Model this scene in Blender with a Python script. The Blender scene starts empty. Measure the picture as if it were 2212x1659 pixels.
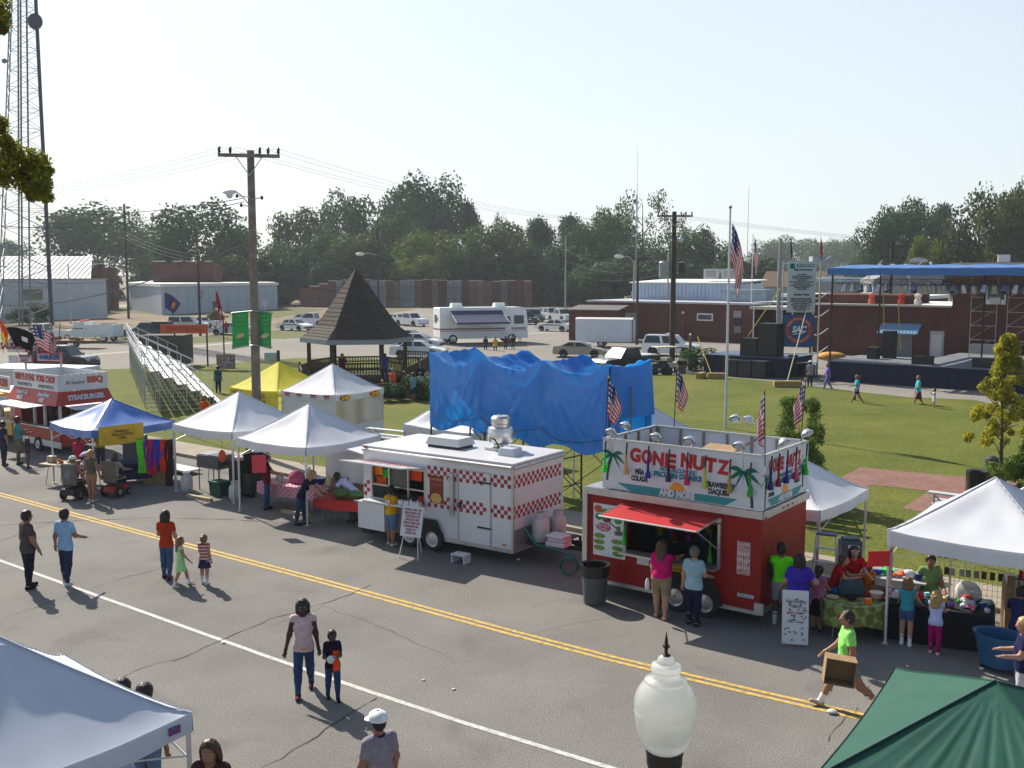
import bpy, math, random
import numpy as np
from mathutils import Vector, Matrix, noise
random.seed(7); np.random.seed(7)
S=bpy.context.scene; COL=S.collection
R=math.radians
# ---------- camera, sky, sun, exposure ----------
FPX=2212.0; CU,CV=1106.0,829.5; VH=590.0; CH=7.3
PITCH=math.atan((CV-VH)/FPX)
cd=bpy.data.cameras.new('camera'); cam=bpy.data.objects.new('camera',cd); COL.objects.link(cam)
cd.sensor_width=36; cd.lens=36; cd.clip_end=6000; cd.clip_start=.1
cam.location=(0,0,CH); cam.rotation_euler=(math.pi/2-PITCH,0,0); S.camera=cam
SUN_EL,SUN_AZ=39.0,-37.0   # azimuth measured from +Y (view direction), negative to the left
W=bpy.data.worlds.new("World"); S.world=W; W.use_nodes=True
nt=W.node_tree; nt.nodes.clear()
sk=nt.nodes.new('ShaderNodeTexSky'); sk.sky_type='NISHITA'; sk.sun_disc=False
sk.sun_elevation=R(SUN_EL); sk.sun_rotation=R(SUN_AZ); sk.air_density=1.0; sk.dust_density=1.3; sk.ozone_density=1.0
bg=nt.nodes.new('ShaderNodeBackground'); bg.inputs[1].default_value=.092
# summer haze: a pale veil that is thick near the horizon and thin overhead
tcw=nt.nodes.new('ShaderNodeTexCoord'); sx=nt.nodes.new('ShaderNodeSeparateXYZ'); nt.links.new(tcw.outputs['Generated'],sx.inputs[0])
rw=nt.nodes.new('ShaderNodeValToRGB'); rw.color_ramp.elements[0].position=.0; rw.color_ramp.elements[0].color=(.80,.80,.80,1); rw.color_ramp.elements[1].position=.46; rw.color_ramp.elements[1].color=(.03,.03,.03,1); q_=rw.color_ramp.elements.new(.27); q_.color=(.62,.62,.62,1)
nt.links.new(sx.outputs[2],rw.inputs[0])
# the veil scatters forward: brightest on the sun's side of the sky, dim opposite it
dp=nt.nodes.new('ShaderNodeVectorMath'); dp.operation='DOT_PRODUCT'; dp.inputs[1].default_value=(math.sin(R(SUN_AZ)),math.cos(R(SUN_AZ)),0); nt.links.new(tcw.outputs['Generated'],dp.inputs[0])
mr_=nt.nodes.new('ShaderNodeMapRange'); mr_.inputs[1].default_value=-.35; mr_.inputs[2].default_value=.55; mr_.inputs[3].default_value=.16; mr_.inputs[4].default_value=1.0; nt.links.new(dp.outputs['Value'],mr_.inputs[0])
ml_=nt.nodes.new('ShaderNodeMath'); ml_.operation='MULTIPLY'; nt.links.new(rw.outputs[0],ml_.inputs[0]); nt.links.new(mr_.outputs[0],ml_.inputs[1])
hz=nt.nodes.new('ShaderNodeMix'); hz.data_type='RGBA'; hz.inputs[7].default_value=(6.6,7.2,7.5,1); nt.links.new(ml_.outputs[0],hz.inputs[0])
ou=nt.nodes.new('ShaderNodeOutputWorld'); nt.links.new(sk.outputs[0],hz.inputs[6]); nt.links.new(hz.outputs[2],bg.inputs[0]); nt.links.new(bg.outputs[0],ou.inputs[0])
sl=bpy.data.lights.new('sun','SUN'); sl.energy=5.0; sl.angle=R(.6); sl.color=(1,.93,.82)
so=bpy.data.objects.new('sun',sl); COL.objects.link(so)
sd=Vector((math.sin(R(SUN_AZ))*math.cos(R(SUN_EL)),math.cos(R(SUN_AZ))*math.cos(R(SUN_EL)),math.sin(R(SUN_EL))))
so.rotation_euler=sd.to_track_quat('Z','Y').to_euler(); so.location=(0,0,80)
S.view_settings.view_transform='Standard'; S.view_settings.look='None'; S.view_settings.gamma=1; S.view_settings.use_curve_mapping=False
S.view_settings.exposure=0.62
S.cycles.max_bounces=6; S.cycles.diffuse_bounces=3; S.cycles.glossy_bounces=3; S.cycles.transmission_bounces=4; S.cycles.transparent_max_bounces=8
S.cycles.caustics_reflective=False; S.cycles.caustics_refractive=False; S.cycles.sample_clamp_indirect=4
# ---------- photo measurement -> world ----------
_cp,_sp=math.cos(PITCH),math.sin(PITCH)
def ray(u,v):
    a=(u-CU)/FPX; b=(CV-v)/FPX
    return Vector((a,_cp+b*_sp,-_sp+b*_cp))
def P(u,v,z=0.):
    d=ray(u,v); t=(z-CH)/d.z
    return Vector((d.x*t,d.y*t,z))
def AT(u,v,y):
    d=ray(u,v); t=y/d.y
    return Vector((d.x*t,y,CH+d.z*t))
RD=-38.7                       # street direction (degrees); street runs along E, park lies along N
E=Vector((math.cos(R(RD)),math.sin(R(RD)),0)); N=Vector((-E.y,E.x,0))
def ST(s,t,z=0.): return E*s+N*t+Vector((0,0,z))
# ---------- materials ----------
M={}
def mat(name,col,rough=.8,metal=0.,var=.0,vs=3.,bump=0.,bs=20.,spec=.4,trans=0.,alpha=1.,col2=None,sheen=0.,coat=0.,emit=None,coords='Object',subsurf=0.):
    if name in M: return M[name]
    m=bpy.data.materials.new(name); m.use_nodes=True; n=m.node_tree.nodes; l=m.node_tree.links
    b=n['Principled BSDF']; c=(*col,1)
    b.inputs['Base Color'].default_value=c; b.inputs['Roughness'].default_value=rough; b.inputs['Metallic'].default_value=metal
    b.inputs['Specular IOR Level'].default_value=spec
    if coat: b.inputs['Coat Weight'].default_value=coat
    if alpha<1: b.inputs['Alpha'].default_value=alpha
    tc=n.new('ShaderNodeTexCoord')
    if var>0 or col2:
        nz=n.new('ShaderNodeTexNoise'); nz.inputs['Scale'].default_value=vs; nz.inputs['Detail'].default_value=5; nz.inputs['Roughness'].default_value=.6
        l.new(tc.outputs[coords],nz.inputs['Vector'])
        cr=n.new('ShaderNodeValToRGB'); cr.color_ramp.elements[0].position=.34; cr.color_ramp.elements[1].position=.68
        c2=col2 if col2 else tuple(min(1,x*(1+var)) for x in col)
        cr.color_ramp.elements[0].color=(*[x*(1-var) for x in col],1); cr.color_ramp.elements[1].color=(*c2,1)
        l.new(nz.outputs['Fac'],cr.inputs[0]); l.new(cr.outputs[0],b.inputs['Base Color'])
    if bump:
        nb=n.new('ShaderNodeTexNoise'); nb.inputs['Scale'].default_value=bs; nb.inputs['Detail'].default_value=4
        l.new(tc.outputs[coords],nb.inputs['Vector'])
        bp=n.new('ShaderNodeBump'); bp.inputs['Strength'].default_value=bump; bp.inputs['Distance'].default_value=.05
        l.new(nb.outputs['Fac'],bp.inputs['Height']); l.new(bp.outputs[0],b.inputs['Normal'])
    if trans:   # thin cloth / leaves: let light through
        tr=n.new('ShaderNodeBsdfTranslucent'); ad=n.new('ShaderNodeMixShader'); ad.inputs[0].default_value=trans
        o=n['Material Output']
        s=b.inputs['Base Color']
        if s.is_linked: l.new(s.links[0].from_socket,tr.inputs[0])
        else: tr.inputs[0].default_value=c
        l.new(b.outputs[0],ad.inputs[1]); l.new(tr.outputs[0],ad.inputs[2]); l.new(ad.outputs[0],o.inputs[0])
    M[name]=m; return m
def hexc(h):
    r=[int(h[i:i+2],16)/255 for i in (0,2,4)]
    return tuple((x/12.92 if x<=.04045 else ((x+.055)/1.055)**2.4) for x in r)
def cloth(h,k=1.,tag=''):
    return mat('cloth_'+h+tag,tuple(x*k for x in hexc(h)),.9,var=.18,vs=7,spec=.15,bump=.45,bs=9)
def paint(h,k=1.,rough=.35,metal=0.,coat=.3):
    return mat('paint_'+h,tuple(x*k for x in hexc(h)),rough,metal,var=.05,vs=2.5,coat=coat)
def steel(): return mat('galvanised_steel',(.46,.47,.48),.42,.75,var=.15,vs=6)
def darkm(): return mat('dark_metal',(.03,.03,.032),.5,.3,var=.2)
def white(): return mat('white_paint',(.72,.72,.70),.45,var=.06,vs=2.)
def black(): return mat('black_plastic',(.015,.015,.017),.5,var=.2)
def rubber(): return mat('rubber',(.02,.02,.02),.8,var=.3,vs=8)
def glass(): return mat('window_glass',(.03,.045,.05),.12,0,spec=.5)
def wood(): return mat('weathered_wood',(.17,.12,.08),.85,var=.3,vs=5,bump=.3)
def cardb(): return mat('cardboard',(.30,.19,.10),.85,var=.15,vs=4)
# ---------- mesh builder ----------
class MB:
    def __init__(s): s.v=[];s.f=[];s.mi=[];s.mats=[];s.sm=[]
    def _m(s,m):
        if m not in s.mats: s.mats.append(m)
        return s.mats.index(m)
    def add(s,vs,fs,m,smooth=False):
        k=len(s.v); s.v+= [tuple(x) for x in vs]; i=s._m(m)
        for f in fs: s.f.append(tuple(k+j for j in f)); s.mi.append(i); s.sm.append(smooth)
        return s
    def box(s,c,d,m,rz=0.,rx=0.,ry=0.,top=1.):
        hx,hy,hz=d[0]/2,d[1]/2,d[2]/2
        q=[Vector((x*hx*(top if z>0 else 1),y*hy*(top if z>0 else 1),z*hz)) for z in(-1,1) for y in(-1,1) for x in(-1,1)]
        if rx or ry or rz:
            mt=Matrix.Rotation(R(rz),3,'Z')@Matrix.Rotation(R(ry),3,'Y')@Matrix.Rotation(R(rx),3,'X'); q=[mt@p for p in q]
        c=Vector(c); q=[p+c for p in q]
        return s.add(q,[(0,2,3,1),(4,5,7,6),(0,1,5,4),(2,6,7,3),(0,4,6,2),(1,3,7,5)],m)
    def tube(s,p,q,r,m,n=7,r2=None,caps=True):
        p=Vector(p);q=Vector(q);r2=r if r2 is None else r2
        d=(q-p)
        if d.length<1e-6: return s
        d.normalize(); a=d.orthogonal().normalized(); b=d.cross(a)
        vs=[p+(a*math.cos(t)+b*math.sin(t))*r for t in [2*math.pi*i/n for i in range(n)]]+[q+(a*math.cos(t)+b*math.sin(t))*r2 for t in [2*math.pi*i/n for i in range(n)]]
        fs=[(i,(i+1)%n,n+(i+1)%n,n+i) for i in range(n)]
        s.add(vs,fs,m,True)
        if caps: s.add(vs,[tuple(range(n-1,-1,-1)),tuple(range(n,2*n))],m)
        return s
    def path(s,pts,r,m,n=6):
        for a,b in zip(pts,pts[1:]): s.tube(a,b,r,m,n)
        return s
    def lathe(s,c,prof,m,n=20,sx=1.,sy=1.):
        c=Vector(c); vs=[]; k=len(prof)
        for r,z in prof:
            for i in range(n):
                t=2*math.pi*i/n; vs.append(c+Vector((r*sx*math.cos(t),r*sy*math.sin(t),z)))
        fs=[(j*n+i,j*n+(i+1)%n,(j+1)*n+(i+1)%n,(j+1)*n+i) for j in range(k-1) for i in range(n)]
        return s.add(vs,fs,m,True)
    def ell(s,c,r,m,n=12,k=8):
        return s.lathe((c[0],c[1],c[2]),[(max(1e-3,math.sin(math.pi*j/k))*r[0],-math.cos(math.pi*j/k)*r[2]) for j in range(k+1)],m,n,1,r[1]/r[0])
    def face(s,pts,m): return s.add(pts,[tuple(range(len(pts)))],m)
    def grid(s,nx,ny,fn,m,smooth=True):
        vs=[fn(i/nx,j/ny) for j in range(ny+1) for i in range(nx+1)]
        fs=[(j*(nx+1)+i,j*(nx+1)+i+1,(j+1)*(nx+1)+i+1,(j+1)*(nx+1)+i) for j in range(ny) for i in range(nx)]
        return s.add(vs,fs,m,smooth)
    def prism(s,pts,vec,m,side=None):
        n=len(pts); vec=Vector(vec); a=[Vector(p) for p in pts]; b=[p+vec for p in a]
        s.add(a+b,[tuple(range(n-1,-1,-1)),tuple(range(n,2*n))],m)
        return s.add(a+b,[(i,(i+1)%n,n+(i+1)%n,n+i) for i in range(n)],side or m)
    def build(s,name,parent=None,loc=None,rz=None,bevel=0.):
        me=bpy.data.meshes.new(name); me.from_pydata(s.v,[],s.f)
        for m in s.mats: me.materials.append(m)
        me.polygons.foreach_set('material_index',s.mi); me.polygons.foreach_set('use_smooth',s.sm); me.update()
        if any(s.sm) and len(s.f)<6000: me.set_sharp_from_angle(angle=R(38))
        o=bpy.data.objects.new(name,me); COL.objects.link(o)
        if parent is not None: o.parent=parent
        if loc is not None: o.location=loc
        if rz is not None: o.rotation_euler=(0,0,R(rz))
        if bevel:
            b=o.modifiers.new('bevel','BEVEL'); b.width=bevel; b.segments=2; b.limit_method='ANGLE'
        return o
def thing(name,label,cat,loc=(0,0,0),rz=0.,group=None):
    o=bpy.data.objects.new(name,None); COL.objects.link(o); o.empty_display_size=.3
    o.location=loc; o.rotation_euler=(0,0,R(rz)); o['label']=label; o['category']=cat
    if group: o['group']=group
    return o
def tag(o,label,cat,group=None):
    o['label']=label; o['category']=cat
    if group: o['group']=group
    return o
def struct(o): o['kind']='structure'; return o
def copy_thing(root,loc,rz,label,group=None):
    r=root.copy(); COL.objects.link(r); r.location=loc; r.rotation_euler=(0,0,R(rz)); r['label']=label
    if group: r['group']=group
    for ch in root.children:
        c=ch.copy(); COL.objects.link(c); c.parent=r
        for g in ch.children:
            d=g.copy(); COL.objects.link(d); d.parent=c
    return r
def text(body,size,m,parent,loc,rx=90.,rz=0.,name='lettering',w=None,off=0.,shear=0.,depth=.004,sp=1.,xs=1.,line=1.,arc=None,ry=0.):
    cu=bpy.data.curves.new('t','FONT'); cu.body=body; cu.size=size; cu.extrude=depth; cu.align_x='CENTER'; cu.align_y='CENTER'; cu.offset=off; cu.shear=shear; cu.space_character=sp; cu.space_line=line; cu.resolution_u=3
    ob=bpy.data.objects.new('t',cu); me=bpy.data.meshes.new_from_object(ob); bpy.data.objects.remove(ob); bpy.data.curves.remove(cu)
    xsv=[v.co.x for v in me.vertices]
    if w and xsv:
        k=w/(max(xsv)-min(xsv)); 
        for v in me.vertices: v.co.x*=k
    if arc:
        for v in me.vertices: v.co.y+=arc*(v.co.x/(w or 1))**2*4
    me.materials.clear(); me.materials.append(m)
    o=bpy.data.objects.new(name,me); COL.objects.link(o); o.parent=parent; o.location=loc; o.rotation_euler=(R(rx),R(ry),R(rz)); o.scale=(xs,1,1)
    return o
# ---------- ground ----------
def groundmat(name,cols,scale,bump,bs,speck=None,rough=.95,extra=None):
    m=bpy.data.materials.new(name); m.use_nodes=True; n=m.node_tree.nodes; l=m.node_tree.links; b=n['Principled BSDF']
    b.inputs['Roughness'].default_value=rough; b.inputs['Specular IOR Level'].default_value=.2
    tc=n.new('ShaderNodeTexCoord')
    nz=n.new('ShaderNodeTexNoise'); nz.inputs['Scale'].default_value=scale; nz.inputs['Detail'].default_value=8; nz.inputs['Roughness'].default_value=.65; l.new(tc.outputs['Object'],nz.inputs['Vector'])
    cr=n.new('ShaderNodeValToRGB'); e=cr.color_ramp.elements
    e[0].position=.3; e[0].color=(*cols[0],1); e[1].position=.7; e[1].color=(*cols[-1],1)
    for i,c in enumerate(cols[1:-1]):
        q=e.new(.3+.4*(i+1)/(len(cols)-1)); q.color=(*c,1)
    l.new(nz.outputs['Fac'],cr.inputs[0]); out=cr.outputs[0]
    if speck:
        n2=n.new('ShaderNodeTexNoise'); n2.inputs['Scale'].default_value=speck[0]; n2.inputs['Detail'].default_value=3; l.new(tc.outputs['Object'],n2.inputs['Vector'])
        c2=n.new('ShaderNodeValToRGB'); c2.color_ramp.elements[0].position=.35; c2.color_ramp.elements[1].position=.65
        lo,hi=speck[1]; c2.color_ramp.elements[0].color=(lo,lo,lo,1); c2.color_ramp.elements[1].color=(hi,hi,hi,1)
        l.new(n2.outputs['Fac'],c2.inputs[0])
        mx=n.new('ShaderNodeMix'); mx.data_type='RGBA'; mx.blend_type='MULTIPLY'; mx.inputs[0].default_value=1
        l.new(out,mx.inputs[6]); l.new(c2.outputs[0],mx.inputs[7]); out=mx.outputs[2]
    if extra: out=extra(n,l,tc,out)
    l.new(out,b.inputs['Base Color'])
    nb=n.new('ShaderNodeTexNoise'); nb.inputs['Scale'].default_value=bs; nb.inputs['Detail'].default_value=3; l.new(tc.outputs['Object'],nb.inputs['Vector'])
    bp=n.new('ShaderNodeBump'); bp.inputs['Strength'].default_value=bump; bp.inputs['Distance'].default_value=.03; l.new(nb.outputs['Fac'],bp.inputs['Height']); l.new(bp.outputs[0],b.inputs['Normal'])
    return m
def stains(n,l,tc,out):
    nz=n.new('ShaderNodeTexNoise'); nz.inputs['Scale'].default_value=.55; nz.inputs['Detail'].default_value=8; nz.inputs['Distortion'].default_value=.6; l.new(tc.outputs['Object'],nz.inputs['Vector'])
    c=n.new('ShaderNodeValToRGB'); c.color_ramp.elements[0].position=.28; c.color_ramp.elements[0].color=(.80,.80,.80,1); c.color_ramp.elements[1].position=.42; c.color_ramp.elements[1].color=(1,1,1,1)
    l.new(nz.outputs['Fac'],c.inputs[0]); mx=n.new('ShaderNodeMix'); mx.data_type='RGBA'; mx.blend_type='MULTIPLY'; mx.inputs[0].default_value=1
    l.new(out,mx.inputs[6]); l.new(c.outputs[0],mx.inputs[7]); return mx.outputs[2]
MA=groundmat('asphalt',[(.150,.141,.128),(.190,.180,.163),(.225,.213,.195)],.22,.6,45,(34,(.76,1.24)),extra=stains)
MA2=groundmat('asphalt_far',[(.19,.175,.152),(.22,.203,.178),(.245,.228,.2)],.12,.3,30,(9,(.85,1.15)))
MG=groundmat('grass',[(.070,.092,.010),(.092,.112,.012),(.115,.128,.016),(.145,.140,.024)],.22,1.,25,(9,(.70,1.25)),extra=stains)
MG2=groundmat('verge_grass',[(.09,.11,.03),(.13,.13,.045)],.3,1.,18,(7,(.7,1.25)))
MD=groundmat('dirt',[(.17,.125,.085),(.23,.165,.11),(.15,.125,.07),(.10,.11,.04)],.06,.6,8,(3,(.75,1.2)))
MC=groundmat('concrete',[(.27,.23,.18),(.34,.30,.24)],.8,.3,30,(20,(.85,1.15)))
def brick_extra(n,l,tc,out):
    br=n.new('ShaderNodeTexBrick'); br.inputs['Scale'].default_value=4.5; br.inputs['Color1'].default_value=(1,1,1,1); br.inputs['Color2'].default_value=(.78,.8,.82,1); br.inputs['Mortar'].default_value=(.6,.58,.55,1); br.inputs['Mortar Size'].default_value=.03
    l.new(tc.outputs['Object'],br.inputs['Vector']); mx=n.new('ShaderNodeMix'); mx.data_type='RGBA'; mx.blend_type='MULTIPLY'; mx.inputs[0].default_value=1
    l.new(out,mx.inputs[6]); l.new(br.outputs[0],mx.inputs[7]); return mx.outputs[2]
MB_=groundmat('brick_paving',[(.23,.12,.095),(.29,.165,.135)],.7,.3,20,(6,(.85,1.12)),extra=brick_extra)
def sheet(name,pts,z,m):
    o=MB().add([(p.x,p.y,z) for p in pts],[tuple(range(len(pts)))],m).build(name); return struct(o)
from mathutils.geometry import tessellate_polygon
def sheet(name,pts,z,m):
    q=[Vector((p.x,p.y,0)) for p in pts]; t=tessellate_polygon([q])
    fs=[]
    for a,b,c in t:
        fs.append((a,b,c) if (q[b]-q[a]).cross(q[c]-q[a]).z>0 else (a,c,b))
    return struct(MB().add([(p.x,p.y,z) for p in pts],fs,m).build(name))
sheet('ground',[Vector((-2500,-60,0)),Vector((2500,-60,0)),Vector((2500,3500,0)),Vector((-2500,3500,0))],-.02,MD)
KT=23.3    # kerb line
sheet('street',[ST(-75,3),ST(40,3),ST(40,KT),ST(-75,KT)],0,MA)
sheet('street_shoulder',[ST(-75,-8),ST(40,-8),ST(40,3),ST(-75,3)],-.004,MC)
# kerb + pavement along the park side
mb=MB(); mb.box((-17,KT+.08,.04),(116,.16,.16),MC)
o=mb.build('kerb',loc=(0,0,0),rz=RD); struct(o)
sheet('pavement',[ST(-75,KT+.16),ST(41,KT+.16),ST(41,KT+1.75),ST(-75,KT+1.75)],.1,MC)
# park lawn
lawn=[ST(-75,KT+1.75),ST(30,KT+1.75),P(2260,905),P(2104,867),P(1960,861),P(1815,845),P(1700,829),P(1600,820),P(1500,811),P(1396,812),P(1300,806),P(1100,792),P(900,779),P(760,775),P(640,776),P(520,785),P(300,798),P(205,801),P(100,812),P(-60,822),ST(-75,30)]
sheet('lawn',lawn,.09,MG)
# far road and car park
sheet('car_park',[ST(-76,29),P(-60,822),P(100,812),P(205,801),P(300,798),P(520,785),P(640,776),P(760,775),P(900,779),P(1100,792),P(1300,806),P(1396,812),P(1500,811),P(1600,820),P(1700,829),P(1815,845),P(1960,861),P(2104,867),P(2260,905),P(2900,930),P(2900,720),P(1700,700),P(1300,668),P(1150,662),P(900,668),P(760,690),P(600,712),P(450,722),P(200,742),P(0,760),P(-500,790)],-.009,MA2)
sheet('road_line_far',[P(200,765),P(420,748),P(640,727),P(640,728.5),P(420,750),P(200,767)],.006,mat('faded_line',(.42,.38,.28),.9,var=.2))
sheet('parking_bay_line',[P(1165,704),P(1300,690),P(1300,691),P(1165,705.5)],.006,M['faded_line'])
sheet('parking_bay_line',[P(1122,722),P(1215,716),P(1215,717),P(1122,723.4)],.006,M['faded_line'])
sheet('verge',[P(330,746),P(640,730),P(700,717),P(600,713),P(470,722),P(345,736)],.012,MG2)
sheet('verge',[P(180,672),P(600,686),P(700,668),P(560,660),P(300,668),P(190,650)],.008,MG2)
sheet('gravel_track',[P(190,668),P(290,662),P(290,657),P(190,661)],.016,MC)
# brick paths (proud of the lawn edge)
sheet('brick_path',[ST(10.2,KT+1.75),P(1950,1104),P(2007,1066.6),P(1884,1053),P(1800,1095),P(1740,1092),P(1821,1034),P(1860,1015),P(2104,1038),P(2240,1052),P(2240,1080),P(2150,1095),ST(13.2,KT+1.75)],.098,MB_)
# painted markings
MY=mat('yellow_road_paint',(.62,.40,.075),.85,var=.45,vs=9,col2=(.64,.44,.13)); MW=mat('white_road_paint',(.50,.485,.45),.85,var=.3,vs=9,col2=(.62,.60,.56))
def strip(name,pts,w,z,m,dash=None):
    mb=MB(); L=[]
    for i,p in enumerate(pts):
        a=pts[max(0,i-1)]; b=pts[min(len(pts)-1,i+1)]; d=(b-a); d.z=0; d.normalize(); nrm=Vector((-d.y,d.x,0))
        ww=w(i) if callable(w) else w
        L.append((p-nrm*ww/2,p+nrm*ww/2))
    for (a,b),(c,d) in zip(L,L[1:]): mb.add([(a.x,a.y,z),(c.x,c.y,z),(d.x,d.y,z),(b.x,b.y,z)],[(0,1,2,3)],m)
    return struct(mb.build(name))
yl=[P(-120,1036),P(0,1068),P(300,1150),P(600,1230),P(860,1300),P(1106,1367),P(1325,1424),P(1600,1489),P(1850,1546),P(2300,1640)]
def offs(pts,o):
    r=[]
    for i,p in enumerate(pts):
        a=pts[max(0,i-1)]; b=pts[min(len(pts)-1,i+1)]; d=(b-a); d.z=0; d.normalize(); r.append(p+Vector((-d.y,d.x,0))*o)
    return r
strip('centre_line',offs(yl,.095),.105,.006,MY); strip('centre_line',offs(yl,-.095),.105,.006,MY)
strip('lane_line',[P(-200,1138),P(0,1211),P(160,1269),P(350,1337),P(576,1418),P(800,1495),P(1000,1561),P(1325,1661),P(1600,1740)],.11,.006,MW)
MK=mat('crack_filler',(.06,.057,.052),.9,var=.3,vs=10)
def crack(pts,w=.02,jit=.05):
    q=[]
    for (a,b) in zip(pts,pts[1:]):
        A=P(*a);B=P(*b); n=max(2,int((B-A).length/.25))
        for i in range(n): q.append(A.lerp(B,i/n)+Vector((random.uniform(-jit,jit),random.uniform(-jit,jit),0)))
    q.append(P(*pts[-1])); strip('road_crack',q,lambda i:w*random.uniform(.2,1.0),.009,MK)
D=lambda x,y,x0,y0,k:((x0+x*k)*.96,(y0+y*k)*.96)
crack([D(-40,690,400,1300,.2712),D(320,545,400,1300,.2712),D(500,460,400,1300,.2712),D(700,380,400,1300,.2712),D(750,335,400,1300,.2712),D(1000,282,400,1300,.2712),D(1430,140,400,1300,.2712),D(1600,60,400,1300,.2712)],.03)
crack([(228,1476),(330,1437),(384,1419)],.03)
crack([D(600,1640,400,1300,.2712),D(850,1490,400,1300,.2712),D(1060,1370,400,1300,.2712),D(1230,1250,400,1300,.2712),D(1500,1090,400,1300,.2712),D(1650,1000,400,1300,.2712)],.03)
crack([D(0,1075,0,1100,.2712),D(230,1005,0,1100,.2712),D(500,910,0,1100,.2712),D(730,830,0,1100,.2712),D(1000,750,0,1100,.2712),D(1330,660,0,1100,.2712)],.022)
crack([D(0,430,0,1100,.2712),D(420,285,0,1100,.2712),D(840,195,0,1100,.2712),D(1150,120,0,1100,.2712)],.022)
crack([D(0,305,0,1100,.2712),D(300,282,0,1100,.2712),D(800,258,0,1100,.2712),D(1300,240,0,1100,.2712),D(1900,255,0,1100,.2712),D(2300,280,0,1100,.2712)],.04,.012)
crack([D(850,530,1700,1450,.273),D(740,600,1700,1450,.273),D(680,690,1700,1450,.273),D(600,800,1700,1450,.273)],.02)
crack([D(2212,1160,0,1100,.2712),(700,1310),(800,1345),(930,1400),(1010,1440)],.012)
crack([D(920,340,1700,1450,.273),D(880,400,1700,1450,.273)],.015)
crack([(1500,1270),(1340,1330),(1250,1345),(1130,1372)],.01)
# ---------- trees ----------
def leafmat(name,c,k=.28):
    if name in M: return M[name]
    m=bpy.data.materials.new(name); m.use_nodes=True; n=m.node_tree.nodes; l=m.node_tree.links; b=n['Principled BSDF']; b.inputs['Roughness'].default_value=.7; b.inputs['Specular IOR Level'].default_value=.25
    tc=n.new('ShaderNodeTexCoord'); nz=n.new('ShaderNodeTexNoise'); nz.inputs['Scale'].default_value=2.2; nz.inputs['Detail'].default_value=6; l.new(tc.outputs['Object'],nz.inputs['Vector'])
    cr=n.new('ShaderNodeValToRGB'); e=cr.color_ramp.elements; e[0].position=.36; e[1].position=.66; e[0].color=(*[x*.55 for x in c],1); e[1].color=(c[0]*1.55,c[1]*1.4,c[2]*1.15,1)
    l.new(nz.outputs['Fac'],cr.inputs[0]); l.new(cr.outputs[0],b.inputs['Base Color'])
    tr=n.new('ShaderNodeBsdfTranslucent'); l.new(cr.outputs[0],tr.inputs[0]); mx=n.new('ShaderNodeMixShader'); mx.inputs[0].default_value=k
    l.new(b.outputs[0],mx.inputs[1]); l.new(tr.outputs[0],mx.inputs[2]); l.new(mx.outputs[0],n['Material Output'].inputs[0]); M[name]=m; return m
LM={'dark':leafmat('leaves_dark',(.030,.082,.022)),'mid':leafmat('leaves_mid',(.050,.115,.024)),'bright':leafmat('leaves_bright',(.12,.18,.02)),'olive':leafmat('leaves_olive',(.068,.110,.024)),'brown':leafmat('leaves_brown',(.070,.092,.026)),'yellow':leafmat('leaves_yellow',(.36,.36,.035),.45),'fresh':leafmat('leaves_fresh',(.12,.20,.04),.4),'oak':leafmat('leaves_oak',(.16,.18,.025),.4)}
BARK=mat('bark',(.09,.07,.05),.95,var=.35,vs=6,bump=.4)
def leaf_cloud(name,seed,lobes,per,ls,core=.35,flat=1.):
    """lobes: (centre, radius) in unit space; leaf-sized quads scattered through each lobe"""
    rg=np.random.RandomState(seed); C=[];A=[]
    for (c,r) in lobes:
        n=int(per*max(.25,(r/.4)**2)); d=rg.normal(size=(n,3)); d/=np.linalg.norm(d,axis=1)[:,None]
        rr=r*(core+(1-core)*rg.rand(n)**.45)*(1+.11*rg.normal(size=n)); p=np.array(c)+d*rr[:,None]*np.array([1,1,flat]); C.append(p)
        nn=d+rg.normal(size=(n,3))*.75; A.append(nn)
    C=np.vstack(C);A=np.vstack(A);A/=np.linalg.norm(A,axis=1)[:,None]
    t=rg.normal(size=C.shape); t-=A*(t*A).sum(1)[:,None]; t/=np.linalg.norm(t,axis=1)[:,None]; b=np.cross(A,t)
    s=(ls*(.55+.9*rg.rand(len(C))))[:,None]
    V=np.stack([C-t*s,C-b*s*.8+A*s*.15,C+t*s*.9,C+b*s*.7-A*s*.15],1).reshape(-1,3)
    me=bpy.data.meshes.new(name); n=len(C); me.vertices.add(4*n); me.vertices.foreach_set('co',V.ravel()); me.loops.add(4*n); me.loops.foreach_set('vertex_index',np.arange(4*n)); me.polygons.add(n); me.polygons.foreach_set('loop_start',np.arange(0,4*n,4)); me.polygons.foreach_set('loop_total',np.full(n,4)); me.update(); me.materials.append(LM['dark']); me.validate(); return me
def rlobes(seed,n,kind='round'):
    rg=random.Random(seed); L=[]
    for i in range(n):
        a=rg.uniform(0,6.283); z=rg.uniform(-.75,.78); q=math.sqrt(max(0,1-z*z*.9))
        if kind=='cone': q=max(.2,1.15*(1-z)/1.4); r=rg.uniform(.24,.36)
        elif kind=='tall': q=1.05*math.sqrt(max(0,1-z*z)); r=rg.uniform(.26,.4)
        elif kind=='open': r=rg.uniform(.13,.24)
        else: r=rg.uniform(.22,.38)
        d=rg.uniform(.35,.78) if kind!='open' else rg.uniform(.45,.88)
        L.append(((math.cos(a)*q*d,math.sin(a)*q*d,z*.82),r))
    return L
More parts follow.
